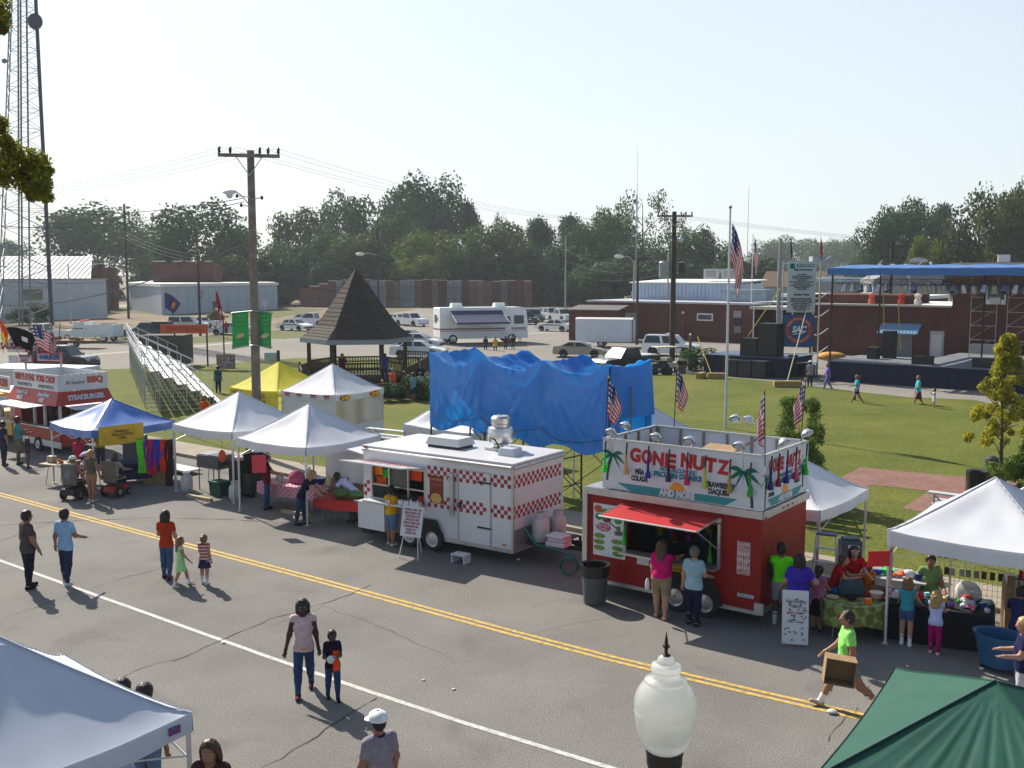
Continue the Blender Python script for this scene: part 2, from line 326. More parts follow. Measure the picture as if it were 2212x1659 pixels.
CR=[leaf_cloud('crown_leaves',11,rlobes(1,34),420,.033),leaf_cloud('crown_leaves',12,rlobes(2,38),400,.032),leaf_cloud('crown_leaves',13,rlobes(3,32,'tall'),420,.033),
    leaf_cloud('crown_leaves',14,rlobes(4,34,'open'),260,.026,.2),leaf_cloud('crown_leaves',15,rlobes(5,38,'cone'),420,.032),leaf_cloud('crown_leaves',16,rlobes(6,34),420,.033),leaf_cloud('crown_leaves',17,rlobes(9,30,'tall'),420,.033)]
def trunkmesh(mb,H,r,rad,seed=0,limbs=6,z0=.35):
    rg=random.Random(seed); top=Vector((rg.uniform(-.04,.04)*H,rg.uniform(-.04,.04)*H,H*.8)); mid=Vector((rg.uniform(-.02,.02)*H,0,H*.4))
    mb.tube((0,0,0),mid,r,BARK,7,r*.72); mb.tube(mid,top,r*.72,BARK,6,r*.15)
    for i in range(limbs):
        f=z0+(.85-z0)*i/limbs; p=Vector((0,0,0)).lerp(mid,f/.5) if f<.5 else mid.lerp(top,(f-.5)/.5)
        a=rg.uniform(0,6.28); k=rad*rg.uniform(.5,.8); q=p+Vector((math.cos(a)*k,math.sin(a)*k,k*rg.uniform(.5,1)))
        m2=p.lerp(q,.5)+Vector((0,0,k*.1)); mb.tube(p,m2,r*.38,BARK,5,r*.24); mb.tube(m2,q,r*.24,BARK,5,r*.06)
    return mb
def tree(u,vt,w,y,lm,var,label,z0=.12,seed=None,grp=None,tr=.35):
    p=AT(u,vt,y); H=p.z; rad=w/2*y/FPX; seed=seed or int(u*7+vt)
    t=thing('tree',label,'tree',(p.x,y,0),0,grp); trunkmesh(MB(),H,tr,rad,seed).build('trunk',t)
    o=bpy.data.objects.new('crown',CR[var]); COL.objects.link(o); o.parent=t
    o.material_slots[0].link='OBJECT'; o.material_slots[0].material=LM[lm]
    o.scale=(rad*1.3,rad*1.05,H*(1-z0)/2*1.0); o.location=(0,0,H*z0+H*(1-z0)/2); o.rotation_euler=(0,0,seed*1.7); return t
TG='trees beyond the brick yard'; TF='distant trees fading into the haze'; TR_='tall trees behind the brick building on the right'
for a in [
 (20,512,90,420,'dark',5,'far hazy dark tree low at the left edge behind the lattice tower',TF),
 (88,560,70,330,'mid',1,'low green tree between the lattice tower legs and the big hazy tree',TF),
 (205,430,215,300,'mid',0,'big rounded hazy green tree right of the lattice tower',TF),
 (300,462,150,340,'dark',1,'hazy tree sloping down behind the first thin utility pole',TF),
 (335,510,90,400,'dark',5,'low far hazy tree in the gap left of the dense dark tree',TF),
 (425,420,180,235,'dark',1,'dense dark tree standing alone left of the wooden utility pole',TG),
 (500,470,110,250,'dark',0,'dark tree just behind the wooden utility pole and street lamp',TG),
 (480,545,130,222,'brown',5,'low brownish green shrubby tree above the flat brick building',TG),
 (585,520,120,240,'mid',6,'mid green tree right of the wooden utility pole',TG),
 (645,445,115,260,'olive',2,'upright grey green tree in front of a gap in the sky',TG),
 (748,400,150,275,'dark',1,'tall dark tree above the gazebo roof',TG),
 (700,500,110,245,'dark',6,'dark narrow tree left of the gazebo peak',TG),
 (770,490,140,236,'olive',0,'olive yellow rounded tree right behind the gazebo peak',TG),
 (860,455,110,255,'mid',2,'mid green tree beneath the tallest dark tree',TG),
 (925,364,205,290,'dark',0,'tallest dark tree rising above the middle of the wood',TG),
 (870,400,120,285,'dark',1,'left shoulder of the tallest dark tree pair, slightly shorter',TG),
 (1012,420,80,280,'dark',4,'pointed dark tree right of the tallest tree',TG),
 (1060,440,85,300,'olive',3,'thin see-through tree top between two dense trees',TG),
 (920,488,130,238,'bright',0,'bright yellow green rounded tree in the middle of the wood',TG),
 (905,545,120,228,'bright',5,'lower bright green tree above the brick pallets',TG),
 (985,520,110,240,'mid',6,'mid green tree right of the bright yellow green one',TG),
 (1060,475,150,245,'olive',2,'broad olive tree with a touch of orange on its right side',TG),
 (1120,500,70,236,'brown',6,'rusty orange tinged tree beside the olive one',TG),
 (1165,458,110,255,'mid',4,'pointed green tree right of the orange tinged foliage',TG),
 (1235,452,115,262,'mid',4,'spiky topped green tree in the dip left of the sparse tree',TG),
 (1200,520,150,240,'dark',5,'dark full tree behind the thin white utility pole',TG),
 (1300,465,130,250,'mid',2,'green tree at the left foot of the sparse tree',TG),
 (1325,425,95,262,'mid',1,'rounded green tree top leaning on the sparse tree',TG),
 (1392,382,150,255,'olive',3,'sparse open tree with sky showing through its branches behind the thin mast',TG),
 (1455,440,90,265,'olive',3,'smaller open tree right of the sparse one',TG),
 (1390,520,170,235,'dark',0,'dark dense tree below the sparse open tree',TG),
 (1290,560,140,225,'dark',5,'low dark tree above the orange dirt heap',TG),
 (1500,480,130,245,'mid',0,'green tree behind the dark utility pole with the transformer',TG),
 (1555,520,120,240,'mid',6,'green tree left of the tall flagpole',TG),
 (1620,552,90,240,'olive',1,'olive round tree behind the second flagpole',TG),
 (1570,560,90,228,'dark',5,'low dark tree right above the white flat roof',TG),
 (1665,512,90,560,'mid',0,'first far blue hazy tree right of the flagpoles',TF),
 (1720,504,110,600,'mid',1,'far blue hazy tree behind the sponsor banner',TF),
 (1780,515,90,580,'mid',5,'far blue hazy tree right of the sponsor banner',TF),
 (1825,508,90,560,'mid',0,'far blue hazy tree left of the tall dark tree group',TF),
 (1870,545,90,300,'mid',6,'low green tree at the left foot of the tall dark tree group',TR_),
 (1905,455,100,215,'dark',2,'left tree of the tall dark group behind the stage roof',TR_),
 (1945,420,110,220,'dark',1,'highest tree of the tall dark group behind the stage roof',TR_),
 (1995,425,90,225,'dark',2,'right rounded tree of the tall dark group behind the stage roof',TR_),
 (2040,425,75,230,'dark',4,'dark pointed conifer between the two big tree masses',TR_),
 (2010,500,90,170,'bright',5,'small bright green tree above the brick building roof',TR_),
 (2125,402,130,165,'brown',6,'big brownish olive tree behind the brick chimney',TR_),
 (2175,402,110,160,'brown',2,'brownish olive tree at the right edge of the view',TR_),
 (2205,375,90,200,'dark',1,'tall dark tree rising at the far right edge',TR_),
 (2075,520,110,190,'dark',0,'dark low tree behind the floodlight on the roof edge',TR_)]:
    tree(*a[:7],grp=a[7])
# dark undergrowth below the wood
rg=random.Random(3); lob=[]
for i in range(190):
    x=rg.uniform(-66,62); lob.append(((x,rg.uniform(-4,4),rg.uniform(.5,9)),rg.uniform(1.8,3.4)))
me=leaf_cloud('undergrowth',5,lob,9,.5,.3); o=bpy.data.objects.new('undergrowth',me); COL.objects.link(o); o.location=(0,236,0); o.material_slots[0].link='OBJECT'; o.material_slots[0].material=LM['dark']; o['kind']='stuff'; o['label']='dark tangled undergrowth at the foot of the wood'; o['category']='undergrowth'
lob=[]
for i in range(90):
    lob.append(((rg.uniform(-160,-60),rg.uniform(-4,4),rg.uniform(.5,6)),rg.uniform(1.6,3.4)))
me=leaf_cloud('undergrowth',6,lob,9,.5,.3); o=bpy.data.objects.new('undergrowth',me); COL.objects.link(o); o.location=(0,300,0); o.material_slots[0].link='OBJECT'; o.material_slots[0].material=LM['mid']; o['kind']='stuff'; o['label']='hedgerow growth behind the far left brick building'; o['category']='undergrowth'
lob=[]
for i in range(150):
    lob.append(((rg.uniform(60,260),rg.uniform(-6,6),rg.uniform(.5,8)),rg.uniform(2.4,4.4)))
me=leaf_cloud('undergrowth',8,lob,5,.8,.3); o=bpy.data.objects.new('undergrowth',me); COL.objects.link(o); o.location=(0,420,0); o.material_slots[0].link='OBJECT'; o.material_slots[0].material=LM['mid']; o['kind']='stuff'; o['label']='far hazy hedgerow behind the stage and brick buildings'; o['category']='undergrowth'
# near tree whose branch ends hang into the view at the left
nt_=thing('tree','overhanging yellow green oak branches at the upper left edge','tree',(-6.9,9.6,0))
trunkmesh(MB(),12,.22,1.2,5,7,.5).build('trunk',nt_)
def br(u,v,y): p=AT(u,v,y); return (p.x+6.9,p.y-9.6,p.z)
lob=[]
for (u,v,r) in [(5,300,.12),(25,320,.13),(10,350,.16),(40,350,.18),(60,345,.15),(85,350,.14),(30,380,.16),(65,380,.2),(90,385,.12),(85,410,.13),(100,425,.09),(95,400,.1),(60,405,.12),(-20,330,.3),(5,385,.1),(0,268,.1),(2,40,.13),(-3,15,.16),(4,62,.07),(70,425,.07),(105,370,.06),(-30,380,.3),(-60,360,.4),(-30,40,.3)]:
    lob.append((br(u,v,9.4+random.uniform(-.2,.3)),r*.74))
me=leaf_cloud('crown',21,lob,1500,.0165,.15); o=bpy.data.objects.new('crown',me); COL.objects.link(o); o.parent=nt_; me.materials[0]=LM['oak']
mb=MB()
for q in [(60,380),(95,405),(80,350),(20,340)]: mb.path([br(-90,250,9.5),br(-30,330,9.5),br(*q,9.5)],.018,BARK)
mb.path([br(-90,-30,9.5),br(-30,10,9.5),br(2,50,9.5)],.015,BARK); mb.build('limb',nt_)
# ---------- lattice tower ----------
p=P(76,699); TL=thing('lattice_tower','very tall tapering lattice radio tower at the left edge','tower',(p.x+1.1,p.y-5,0),22); TL.rotation_euler.y=R(2.2)
gs=mat('tower_steel',(.20,.23,.26),.6,.4); gd=mat('tower_dark_steel',(.05,.05,.09),.6,.3)
def hw(z): return 3.35-2.1*z/52
mb=MB(); ht=76
cs=[(-1,-1),(1,-1),(1,1),(-1,1)]
zs=[i*2.7 for i in range(27)]
for i,(a,b) in enumerate(cs):
    mb2=MB(); m_=gd if i==1 else gs; rr=.26 if i==1 else .09
    mb2.tube((a*hw(0),b*hw(0),0),(a*hw(70),b*hw(70),70),rr,m_,6,rr*.9); mb2.build('leg',TL)
for z,z2 in zip(zs,zs[1:]):
    for i in range(4):
        a,b=cs[i],cs[(i+1)%4]; h,h2=hw(z),hw(z2)
        mb.tube((a[0]*h,a[1]*h,z),(b[0]*h2,b[1]*h2,z2),.045,gs,4); mb.tube((b[0]*h,b[1]*h,z),(a[0]*h2,a[1]*h2,z2),.045,gs,4); mb.tube((a[0]*h,a[1]*h,z),(b[0]*h,b[1]*h,z),.04,gs,4)
mb.build('bracing',TL)
for dx in(-.9,-.5,.5): MB().tube((dx,-.3,0),(dx*.6,-.3,70),.13,gs,5).build('feed_line',TL)
MB().ell((1.5,-2.2,7.3+522*TL.location.y/FPX),(.95,.5,1.1),gd).build('dish',TL)
MB().ell((-2.3,-2.2,7.3+435*TL.location.y/FPX),(.35,.2,.35),gs).build('dish',TL)
# ---------- buildings on the far left ----------
WB=mat('white_block_wall',(.50,.54,.58),.8,var=.07,vs=.6); BRK=None
def brickwall(name,c1,c2,sc=3.2):
    if name in M: return M[name]
    m=bpy.data.materials.new(name); m.use_nodes=True; n=m.node_tree.nodes; l=m.node_tree.links; b=n['Principled BSDF']; b.inputs['Roughness'].default_value=.9; b.inputs['Specular IOR Level'].default_value=.15
    tc=n.new('ShaderNodeTexCoord'); mp=n.new('ShaderNodeMapping'); mp.inputs['Rotation'].default_value=(R(90),0,0); l.new(tc.outputs['Object'],mp.inputs[0])
    br=n.new('ShaderNodeTexBrick'); br.inputs['Scale'].default_value=sc; br.inputs['Color1'].default_value=(*c1,1); br.inputs['Color2'].default_value=(*c2,1); br.inputs['Mortar'].default_value=(*[x*1.25 for x in c1],1); br.inputs['Mortar Size'].default_value=.015; l.new(mp.outputs[0],br.inputs['Vector'])
    nz=n.new('ShaderNodeTexNoise'); nz.inputs['Scale'].default_value=.35; nz.inputs['Detail'].default_value=6; l.new(tc.outputs['Object'],nz.inputs['Vector'])
    cr=n.new('ShaderNodeValToRGB'); cr.color_ramp.elements[0].position=.3; cr.color_ramp.elements[0].color=(.7,.7,.7,1); cr.color_ramp.elements[1].position=.7; cr.color_ramp.elements[1].color=(1.2,1.15,1.1,1); l.new(nz.outputs['Fac'],cr.inputs[0])
    mx=n.new('ShaderNodeMix'); mx.data_type='RGBA'; mx.blend_type='MULTIPLY'; mx.inputs[0].default_value=1; l.new(br.outputs[0],mx.inputs[6]); l.new(cr.outputs[0],mx.inputs[7]); l.new(mx.outputs[2],b.inputs['Base Color']); M[name]=m; return m
BW1=brickwall('dark_red_brick',(.085,.035,.028),(.11,.045,.035)); BW2=brickwall('brown_brick',(.12,.052,.044),(.145,.065,.052))
ROOF=mat('pale_roof',(.62,.60,.55),.7,var=.1,vs=.5); DKR=mat('dark_roof',(.10,.095,.09),.8,var=.2,vs=1)
def poly_building(t,pts,z0,z1,wallm,roofm,cap=None,over=.25,thick=.25):
    """pts: footprint (world), t located at its first point"""
    L=Vector(t.location); q=[Vector((p.x,p.y,0))-Vector((L.x,L.y,0)) for p in pts]
    mb=MB(); n=len(q)
    for i in range(n): a,b=q[i],q[(i+1)%n]; mb.add([(a.x,a.y,z0),(b.x,b.y,z0),(b.x,b.y,z1),(a.x,a.y,z1)],[(0,1,2,3)],wallm)
    mb.build('wall',t)
    c=sum(q,Vector())/n; o=[p+(p-c).normalized()*over for p in q]
    MB().prism([(p.x,p.y,z1) for p in o],(0,0,thick),roofm,cap or roofm).build('roof',t); return q
def facade_item(name,t,a,b,s,z,w,h,m,proud=.06,fm=None,parent_name=None):
    """panel on wall from a to b (local), s metres along, base z"""
    d=(b-a).normalized(); nrm=Vector((d.y,-d.x,0)); c=a+d*s+nrm*proud
    mb=MB()
    if fm: mb.box((0,0,h/2),(w+.16,.05,h+.16),fm)
    mb.box((0,-.03,h/2),(w,.05,h),m); o=mb.build(name,t,(c.x,c.y,z)); o.rotation_euler=(0,0,math.atan2(d.y,d.x)); return o
B=[P(-80,697),P(118,690),P(118,690)+N*9,P(-80,697)+N*9]
t=thing('building','white block building with a framed brown sign behind the lattice tower','building',(B[0].x,B[0].y,0)); q=poly_building(t,B,0,6.2,WB,mat('tan_roof',(.4,.33,.27),.8))
LL=(q[1]-q[0]).length
facade_item('window',t,q[0],q[1],LL*150/198,3.2,3.1,1.6,mat('tan_sign',(.2,.19,.12),.7,var=.3,vs=2),.06,mat('sign_frame',(.3,.25,.2),.7))
d=(q[1]-q[0]).normalized(); c=q[0]+d*LL*152/198
text('MARTIN FEED',.75,paint('a02030'),t,(c.x+d.y*.1,c.y-d.x*.1,2.35),rz=math.degrees(math.atan2(d.y,d.x)),w=2.3,off=.01)
t=thing('shed','long shed with a pale ribbed metal roof behind the white block building','shed',(AT(-45,600,182).x,182,0)); t.scale=(.6,1,1)
mr=mat('ribbed_metal_roof',(.34,.37,.39),.65,.1,var=.06,vs=.5)
MB().prism([(0,0,0),(30.2,0,0),(30.2,0,6.2),(0,0,6.2)],(0,12,0),mat('shed_wall',(.09,.085,.085),.9)).build('wall',t)
mb=MB(); mb.add([(-.5,-.5,6.3),(33.2,-.5,6.3),(27.5,9,10.4),(-.5,9,10.4)],[(0,1,2,3)],mr); 
for i in range(22): x=-.2+i*1.5; k=1 if x<27 else (33.2-x)/6; mb.tube((x,-.45,6.36),(x if x<27.5 else x,-.45+9.3*min(1,k),6.36+4.05*min(1,k)),.05,mr,4)
mb.build('roof',t)
t=thing('building','dark brick building with white capped parapet left of the warehouse','building',(P(188,660).x+1.5,205,0))
mb=MB(); mb.box((6.5,4,4.2),(13.5,8,8.4),BW1)
for i,(x,w,h) in enumerate([(1,2,.7),(4,1.6,.4),(7,2.4,.8),(10.5,1.6,.5),(13,1.2,.7)]): mb.box((x,.1,8.4+h/2),(w,.5,h),BW1); mb.box((x,.1,8.45+h),(w+.2,.7,.12),white())
mb.build('wall',t)
MB().box((6.5,4,8.3),(13.2,7.6,.3),DKR).build('roof',t)
mb=MB(); mb.box((2,-.05,9.7),(1,.6,1.2),BW1); mb.build('chimney',t)
t=thing('building','flat brick building with notched parapet behind the warehouse','building',(P(428,660).x,205,0))
mb=MB(); mb.box((5.6,3,4.5),(12,6,9.0),BW1)
for x,w in [(1,2.2),(4.6,1.6),(7.4,1.8),(10.4,1.6)]: mb.box((x,.1,9.3),(w,.5,.6),BW1); mb.box((x,.1,9.65),(w+.2,.7,.12),white())
mb.build('wall',t); MB().box((5.6,3,9.05),(11.6,5.6,.2),DKR).build('roof',t)
B=[P(279,669),P(350,680),P(600,668),P(540,655),P(330,655)]
t=thing('warehouse','long white metal warehouse with a flat pale roof left of the wooden utility pole','warehouse',(B[0].x,B[0].y,0)); WM=mat('white_corrugated',(.46,.50,.56),.6,var=.06,vs=1.2)
q=poly_building(t,B,0,4.9,WM,mat('bright_metal_roof',(.75,.76,.72),.6),over=.4,thick=.55)
d=(q[2]-q[1]).normalized(); an=math.atan2(d.y,d.x); LL=(q[2]-q[1]).length
mb=MB(); nr=Vector((d.y,-d.x,0))
for i in range(12):
    s=LL*(i+.5)/12; c=q[1]+d*s+nr*.05; mb.tube((c.x,c.y,0),(c.x,c.y,4.9),.05,WM,4)
mb.build('seam',t)
facade_item('door',t,q[1],q[2],LL*.42,0,1,2.1,paint('3a4450'),.08)
c=q[1]+d*LL*.3+nr*.08; text('THE SALE\nBARN',.8,paint('b0404a'),t,(c.x,c.y,3.3),rz=math.degrees(an),w=2.2)
# bushes at the white building
def bush(p,w,h,lm,label,n=14,ls=.06,grp=None,name='bush',seed=1):
    rgb=random.Random(seed); lob=[((rgb.uniform(-.6,.6),rgb.uniform(-.6,.6),rgb.uniform(.25,1.5)),rgb.uniform(.3,.5)) for i in range(n)]
    me=leaf_cloud(name,seed+40,lob,220,ls,.3); me.materials[0]=LM[lm]; o=bpy.data.objects.new(name,me); COL.objects.link(o); o.location=p; o.scale=(w/2,w/2,h/2); tag(o,label,'bush',grp); return o
bush(P(40,702),3.2,2.9,'dark','round dark bush at the left of the white block building',seed=2); bush(P(88,698),3.6,3.2,'dark','round dark bush at the right corner of the white block building',seed=3)
# ---------- brick pallets ----------
rg=random.Random(5); x=1.; U=650; i=0
ordn=['first','second','third','fourth','fifth','sixth','seventh','eighth','ninth','tenth','eleventh','twelfth','thirteenth','fourteenth','fifteenth','sixteenth','seventeenth','eighteenth','nineteenth','twentieth','twenty-first','twenty-second','twenty-third','twenty-fourth','twenty-fifth','twenty-sixth','twenty-seventh','twenty-eighth','twenty-ninth','thirtieth']
pc={'red':(.17,.075,.06),'grey':(.19,.215,.24),'brown':(.17,.12,.095),'dark red':(.105,.04,.042)}
seq=['red','red','red','red','grey','red','grey','red','red','grey','grey','red','brown','grey','grey','red','dark red','brown','dark red','grey','grey','dark red','red','brown','red','dark red','brown','dark red','dark red','red']
wpx=[20,20,20,16,14,16,14,14,16,18,17,15,14,16,18,16,18,16,17,16,17,15,17,16,18,17,16,17,17,18]
cap=mat('plastic_wrap',(.5,.52,.52),.35,var=.3,vs=3)
for i,(c,w) in enumerate(zip(seq,wpx)):
    yy=224+rg.uniform(-.5,.5); a=AT(U,600,yy); U+=w; ww=w*yy/FPX-.08
    h=5.7 if i>3 else [3.9,4.5,5.1,5.6][i]; h+=rg.uniform(-.25,.15)
    t=thing('brick_pallet_stack',f'{c} brick pallet stack, {ordn[i]} from the left in the row before the wood','brick pallets',(a.x+ww/2,yy,0),0,'stacked brick pallets in a long row')
    bm_=brickwall('pallet_'+c,pc[c],tuple(k*1.3 for k in pc[c]),1.5); mb=MB(); k=4
    for j in range(k): mb.box((rg.uniform(-.04,.04),0,h/k*(j+.5)+.06),(ww*rg.uniform(.94,1),1.8,h/k-.12),bm_); mb.box((0,0,h/k*j+.03),(ww*.95,1.7,.09),wood())
    mb.build('bricks',t)
    if rg.random()<.75: MB().box((0,0,h+.07),(ww*.98,1.86,.12),cap).build('wrap',t)
a=P(1147,652); t=tag(MB().box((4.6/2,1,1.2),(4.6,1.4,2.4),mat('grey_block',(.2,.2,.2),.9,var=.2)).box((2.3,1,2.5),(4.8,1.5,.15),cap).build('concrete_block_stack',loc=a),'low grey block stack right of the brick pallet row','block stack')
mb=MB(); mb.grid(14,8,lambda a,b:((a-.5)*9,(b-.5)*5,max(0,1.9*math.sin(math.pi*a)*math.sin(math.pi*b)+.4*noise.noise(Vector((a*5,b*5,0))))),mat('orange_dirt',(.42,.24,.12),.95,var=.25))
tag(mb.build('dirt_mound',loc=P(1300,655)),'orange dirt mound at the edge of the wood','dirt mound')
# ---------- poles, lamps, wires ----------
WP=mat('pole_wood',(.20,.165,.13),.9,var=.3,vs=3,bump=.3); WPD=mat('pole_wood_dark',(.06,.045,.035),.9,var=.3,vs=3)
def pole(u,vt,y,r,m,label,arm=None,bot=0,cat='utility pole',lean=0.):
    a=AT(u,vt,y); t=thing('utility_pole',label,cat,(a.x,y,0))
    MB().tube((-lean,0,bot),(0,0,a.z),r,m,9,r*.72).build('shaft',t)
    if arm:
        for (dz,half,ang) in arm:
            mb=MB(); c,s=math.cos(R(ang)),math.sin(R(ang)); z=a.z-dz
            mb.box((0,-r-.05,z),(half*2,.1,.13),m,rz=ang); mb.build('crossarm',t)
            for k in (-.95,-.6,.35,.62,.95):
                if k*half*.9: MB().lathe((k*half*c,-r-.05+k*half*s,z+.06),[(.03,0),(.06,.08),(.05,.18),(.07,.22),(.01,.28)],mat('insulator',(.04,.03,.03),.3),7).build('insulator',t)
            for sg in(-1,1): MB().tube((sg*half*.45*c,-r-.05+sg*half*.45*s,z),(0,-r-.05,z-.75),.02,steel(),4).build('brace',t)
    return t
MP=pole(541,325,40.,.19,WP,'tall grey wooden utility pole with a crossarm and green banners',[(.22,1.15,12)],lean=.03)
mpx,mpz=MP.location.x,AT(541,325,40).z
def zz(v,y=40.): return CH-(v-VH)*y/FPX*1.0
def zat(u,v,y): return AT(u,v,y).z
# cobra head lamp on the main pole
mb=MB(); z=zat(520,415,40); mb.path([(0,0,z-.6),(-.35,-.1,z-.15),(-.62,-.15,z+.05)],.025,steel()); mb.build('lamp_arm',MP)
MB().ell((-.8,-.2,z-.02),(.26,.15,.1),white()).ell((-.8,-.2,z-.13),(.13,.1,.13),mat('lamp_lens',(.5,.6,.65),.2)).build('lamp_head',MP)
mb=MB(); 
for dv,sx in((427,-.5),(431,.45),(447,-.35)): z=zat(541,dv,40); mb.tube((0,-.2,z),(sx,-.25,z+.05),.02,steel(),5); mb.ell((sx,-.25,z+.05),(.06,.06,.08),black(),6,5)
mb.build('bracket',MP)
# festival banners on the pole
GB=mat('green_banner',(.015,.17,.045),.8,var=.15,vs=3,trans=.25); SOY=mat('bean_tan',(.5,.38,.22),.8); BT=mat('banner_text_green',(.10,.33,.12),.8)
for sg,u0,u1 in((-1,500,534),(1,549,577)):
    z1,z0=zat(541,672,40),zat(541,747,40); w=(u1-u0)/FPX*40; x0=(.2 if sg>0 else -.2-w); b_=GB
    def fn(a,b,x0=x0,w=w,z0=z0,z1=z1,sg=sg): 
        x=x0+a*w; out=(a if sg>0 else 1-a); return (x-(out*.06*(1-b)),-.22+.06*math.sin(5*b+2*a)*out,z0+(z1-z0)*b-.12*out*(1-.3*b)+ (.0))
    o=MB().grid(8,14,fn,b_).build('banner',MP)
    xc=x0+w/2
    MB().tube((0,-.2,z1+.02),(x0+(w+.05 if sg>0 else -.05),-.2,z1-.06*abs(1)),.02,steel(),5).build('banner_rod',MP); MB().tube((0,-.2,z0+.05),(x0+(w if sg>0 else 0),-.2,z0-.05),.02,steel(),5).build('banner_rod',MP)
    mb=MB(); mb.ell((0,0,0),(.17,.02,.09),SOY); e=mb.build('emblem',o,(xc,-.34,z0+.42)); e.rotation_euler=(0,R(-25),0)
    text('MARTIN\nSoybean\nFestival',.15,BT,o,(xc,-.33,z1-.33),w=w*.7,line=1.)
    text('Welcome',.13,BT,o,(xc,-.33,z0+.17),w=w*.55)
pole(268,440,165,.2,WPD,'thin dark utility pole left of the white warehouse')
pole(427,548,120,.16,WPD,'dark service pole in front of the warehouse')
LP_=pole(815,475,170,.2,WPD,'dark utility pole rising behind the gazebo roof',[(3.,1.,5)])
MB().path([(0,0,zat(815,549,170)-.2),(-1.6,0,zat(815,549,170)+.2),(-2.6,0,zat(815,549,170)+.1)],.06,steel()).ell((-2.9,0,zat(775,549,170)),(.75,.3,.28),white()).build('lamp_head',LP_)
pole(147,570,150,.13,steel(),'grey metal post beside the motorhome'); pole(1222,508,215,.18,mat('pale_pole',(.35,.34,.32),.8),'pale thin utility pole behind the parked vans',[(3,1,5)])
pole(1193,545,225,.14,WPD,'faint thin pole left of the pale utility pole')
t=pole(1370,562,118,.13,mat('pale_pole2',(.3,.29,.27),.8),'pale pole with a street lamp arm on the left of the dark transformer pole')
z=zat(1370,553,118); MB().path([(0,0,z-.8),(-.6,0,z-.1),(-1.2,0,z)],.04,steel()).ell((-1.75,0,z-.05),(.55,.2,.2),white()).build('lamp_head',t)
t=pole(1378,560,105,.16,WPD,'dark short pole doubled beside the pale lamp pole')
t=pole(1444,545,120,.13,mat('pale_pole',(.35,.34,.32),.8),'pale pole half hidden behind the dark transformer pole')
TP=pole(1457,457,79,.24,WPD,'dark utility pole with two transformers at the lawn corner',[(.35,1.35,0)])
z=zat(1457,583,79); mb=MB(); mb.lathe((-.75,-.1,z-.65),[(.0,0),(.33,.02),(.38,.2),(.38,1.15),(.40,1.2),(.3,1.3),(0,1.32)],mat('transformer_grey',(.33,.36,.38),.5),14); mb.tube((-.75,-.1,z+.6),(-.75,-.1,z+.95),.05,black(),6).build('transformer',TP)
MB().lathe((.65,.2,z-.3),[(.0,0),(.25,.02),(.3,.15),(.3,.8),(.36,.85),(0,.95)],mat('transformer_dark',(.05,.05,.06),.5),12).build('transformer',TP)
MB().tube((-.6,-.1,z+.3),(.6,.1,z+.3),.04,steel(),5).tube((-.6,-.1,z-.2),(.6,.1,z-.2),.04,steel(),5).build('transformer_bracket',TP)
z=zat(1470,517,79); MB().path([(0,0,z-.7),(.15,-.1,z-.1),(.4,-.1,z)],.03,steel()).ell((.5,-.1,z-.05),(.22,.2,.22),mat('lamp_lens',(.5,.6,.65),.2)).build('lamp_head',TP)
t=thing('radio_mast','hair thin radio mast rising above the sparse tree','mast',(AT(1374,600,190).x,190,0)); mm=mat('mast_grey',(.3,.31,.33),.6)
mb=MB(); 
for dx,dy in((-.25,0),(.25,0),(0,.4)): mb.tube((dx,dy,0),(dx*.4,dy*.4,zat(1375,420,190)),.05,mm,4)
for k in range(26): mb.tube((-.25+.15*k/26,0,k*.9),(.25-.15*k/26,0,k*.9+.9),.03,mm,4)
mb.tube((0,0,zat(1375,420,190)-2),(0,0,zat(1375,310,190)),.05,mm,4,.02); mb.build('lattice',t)
t=tag(MB().tube((0,0,0),(0,0,zat(1615,400,300)),.12,mm,5,.04).build('radio_mast',loc=(AT(1613,600,300).x,300,0)),'faint distant mast left of the second flagpole','mast')
pole(1687,515,82,.17,mat('pale_pole2',(.3,.29,.27),.8),'brown grey pole at the left edge of the sponsor banner')
wire=mat('power_wire',(.05,.05,.055),.7)
def cable(a,b,sag,r,label,n=18,m=None):
    pts=[a.lerp(b,i/n)-Vector((0,0,sag*4*(i/n)*(1-i/n))) for i in range(n+1)]; mb=MB(); o=Vector(a); mb.path([p-o for p in pts],r,m or wire,4); return tag(mb.build('power_wire',loc=o),label,'wire','overhead wires')
ptop=Vector((mpx,40,mpz))
for k,(dx,lab) in enumerate([(-1.0,'outer left'),(-.5,'inner left'),(.4,'inner right'),(1.0,'outer right')]):
    A=ptop+Vector((dx,0.2*dx,.1)); T=Vector((TP.location.x+(k-1.5)*.7,79,zat(1457,466,79)))
    cable(A,T,1.2,.006,f'{lab} overhead wire from the wooden pole crossarm to the dark transformer pole')
    cable(A,Vector((-45+k*.6,62,mpz-.8)),1.0,.005,f'{lab} overhead wire running from the wooden pole crossarm to the left')
    cable(T,Vector((75+k,95,9.9)),1.5,.008,f'{lab} overhead wire leaving the transformer pole to the right')
for k,(v1,lab) in enumerate([(432,'upper'),(470,'middle')]):
    cable(Vector((mpx-.3,40,zat(541,428+k*8,40))),AT(-60,440+k*40,58),.6,.015,f'{lab} service wire from the wooden pole towards the lattice tower')
cable(Vector((mpx,40,zat(541,665,40)+2.6)),AT(-60,650,80),1.2,.03,'thick low cable crossing in front of the warehouse')
cable(AT(427,592,120),AT(-40,605,120),.7,.03,'cable sagging past the white building roof')
cable(Vector((mpx,40,zat(541,600,40))),AT(1010,640,85),.5,.012,'wire falling from the wooden pole past the gazebo peak')
for k in range(3): cable(AT(268,500+k*7,165),AT(427,552+k*8,120),.5,.03,f"{['top','middle','bottom'][k]} wire between the thin dark pole and the service pole")
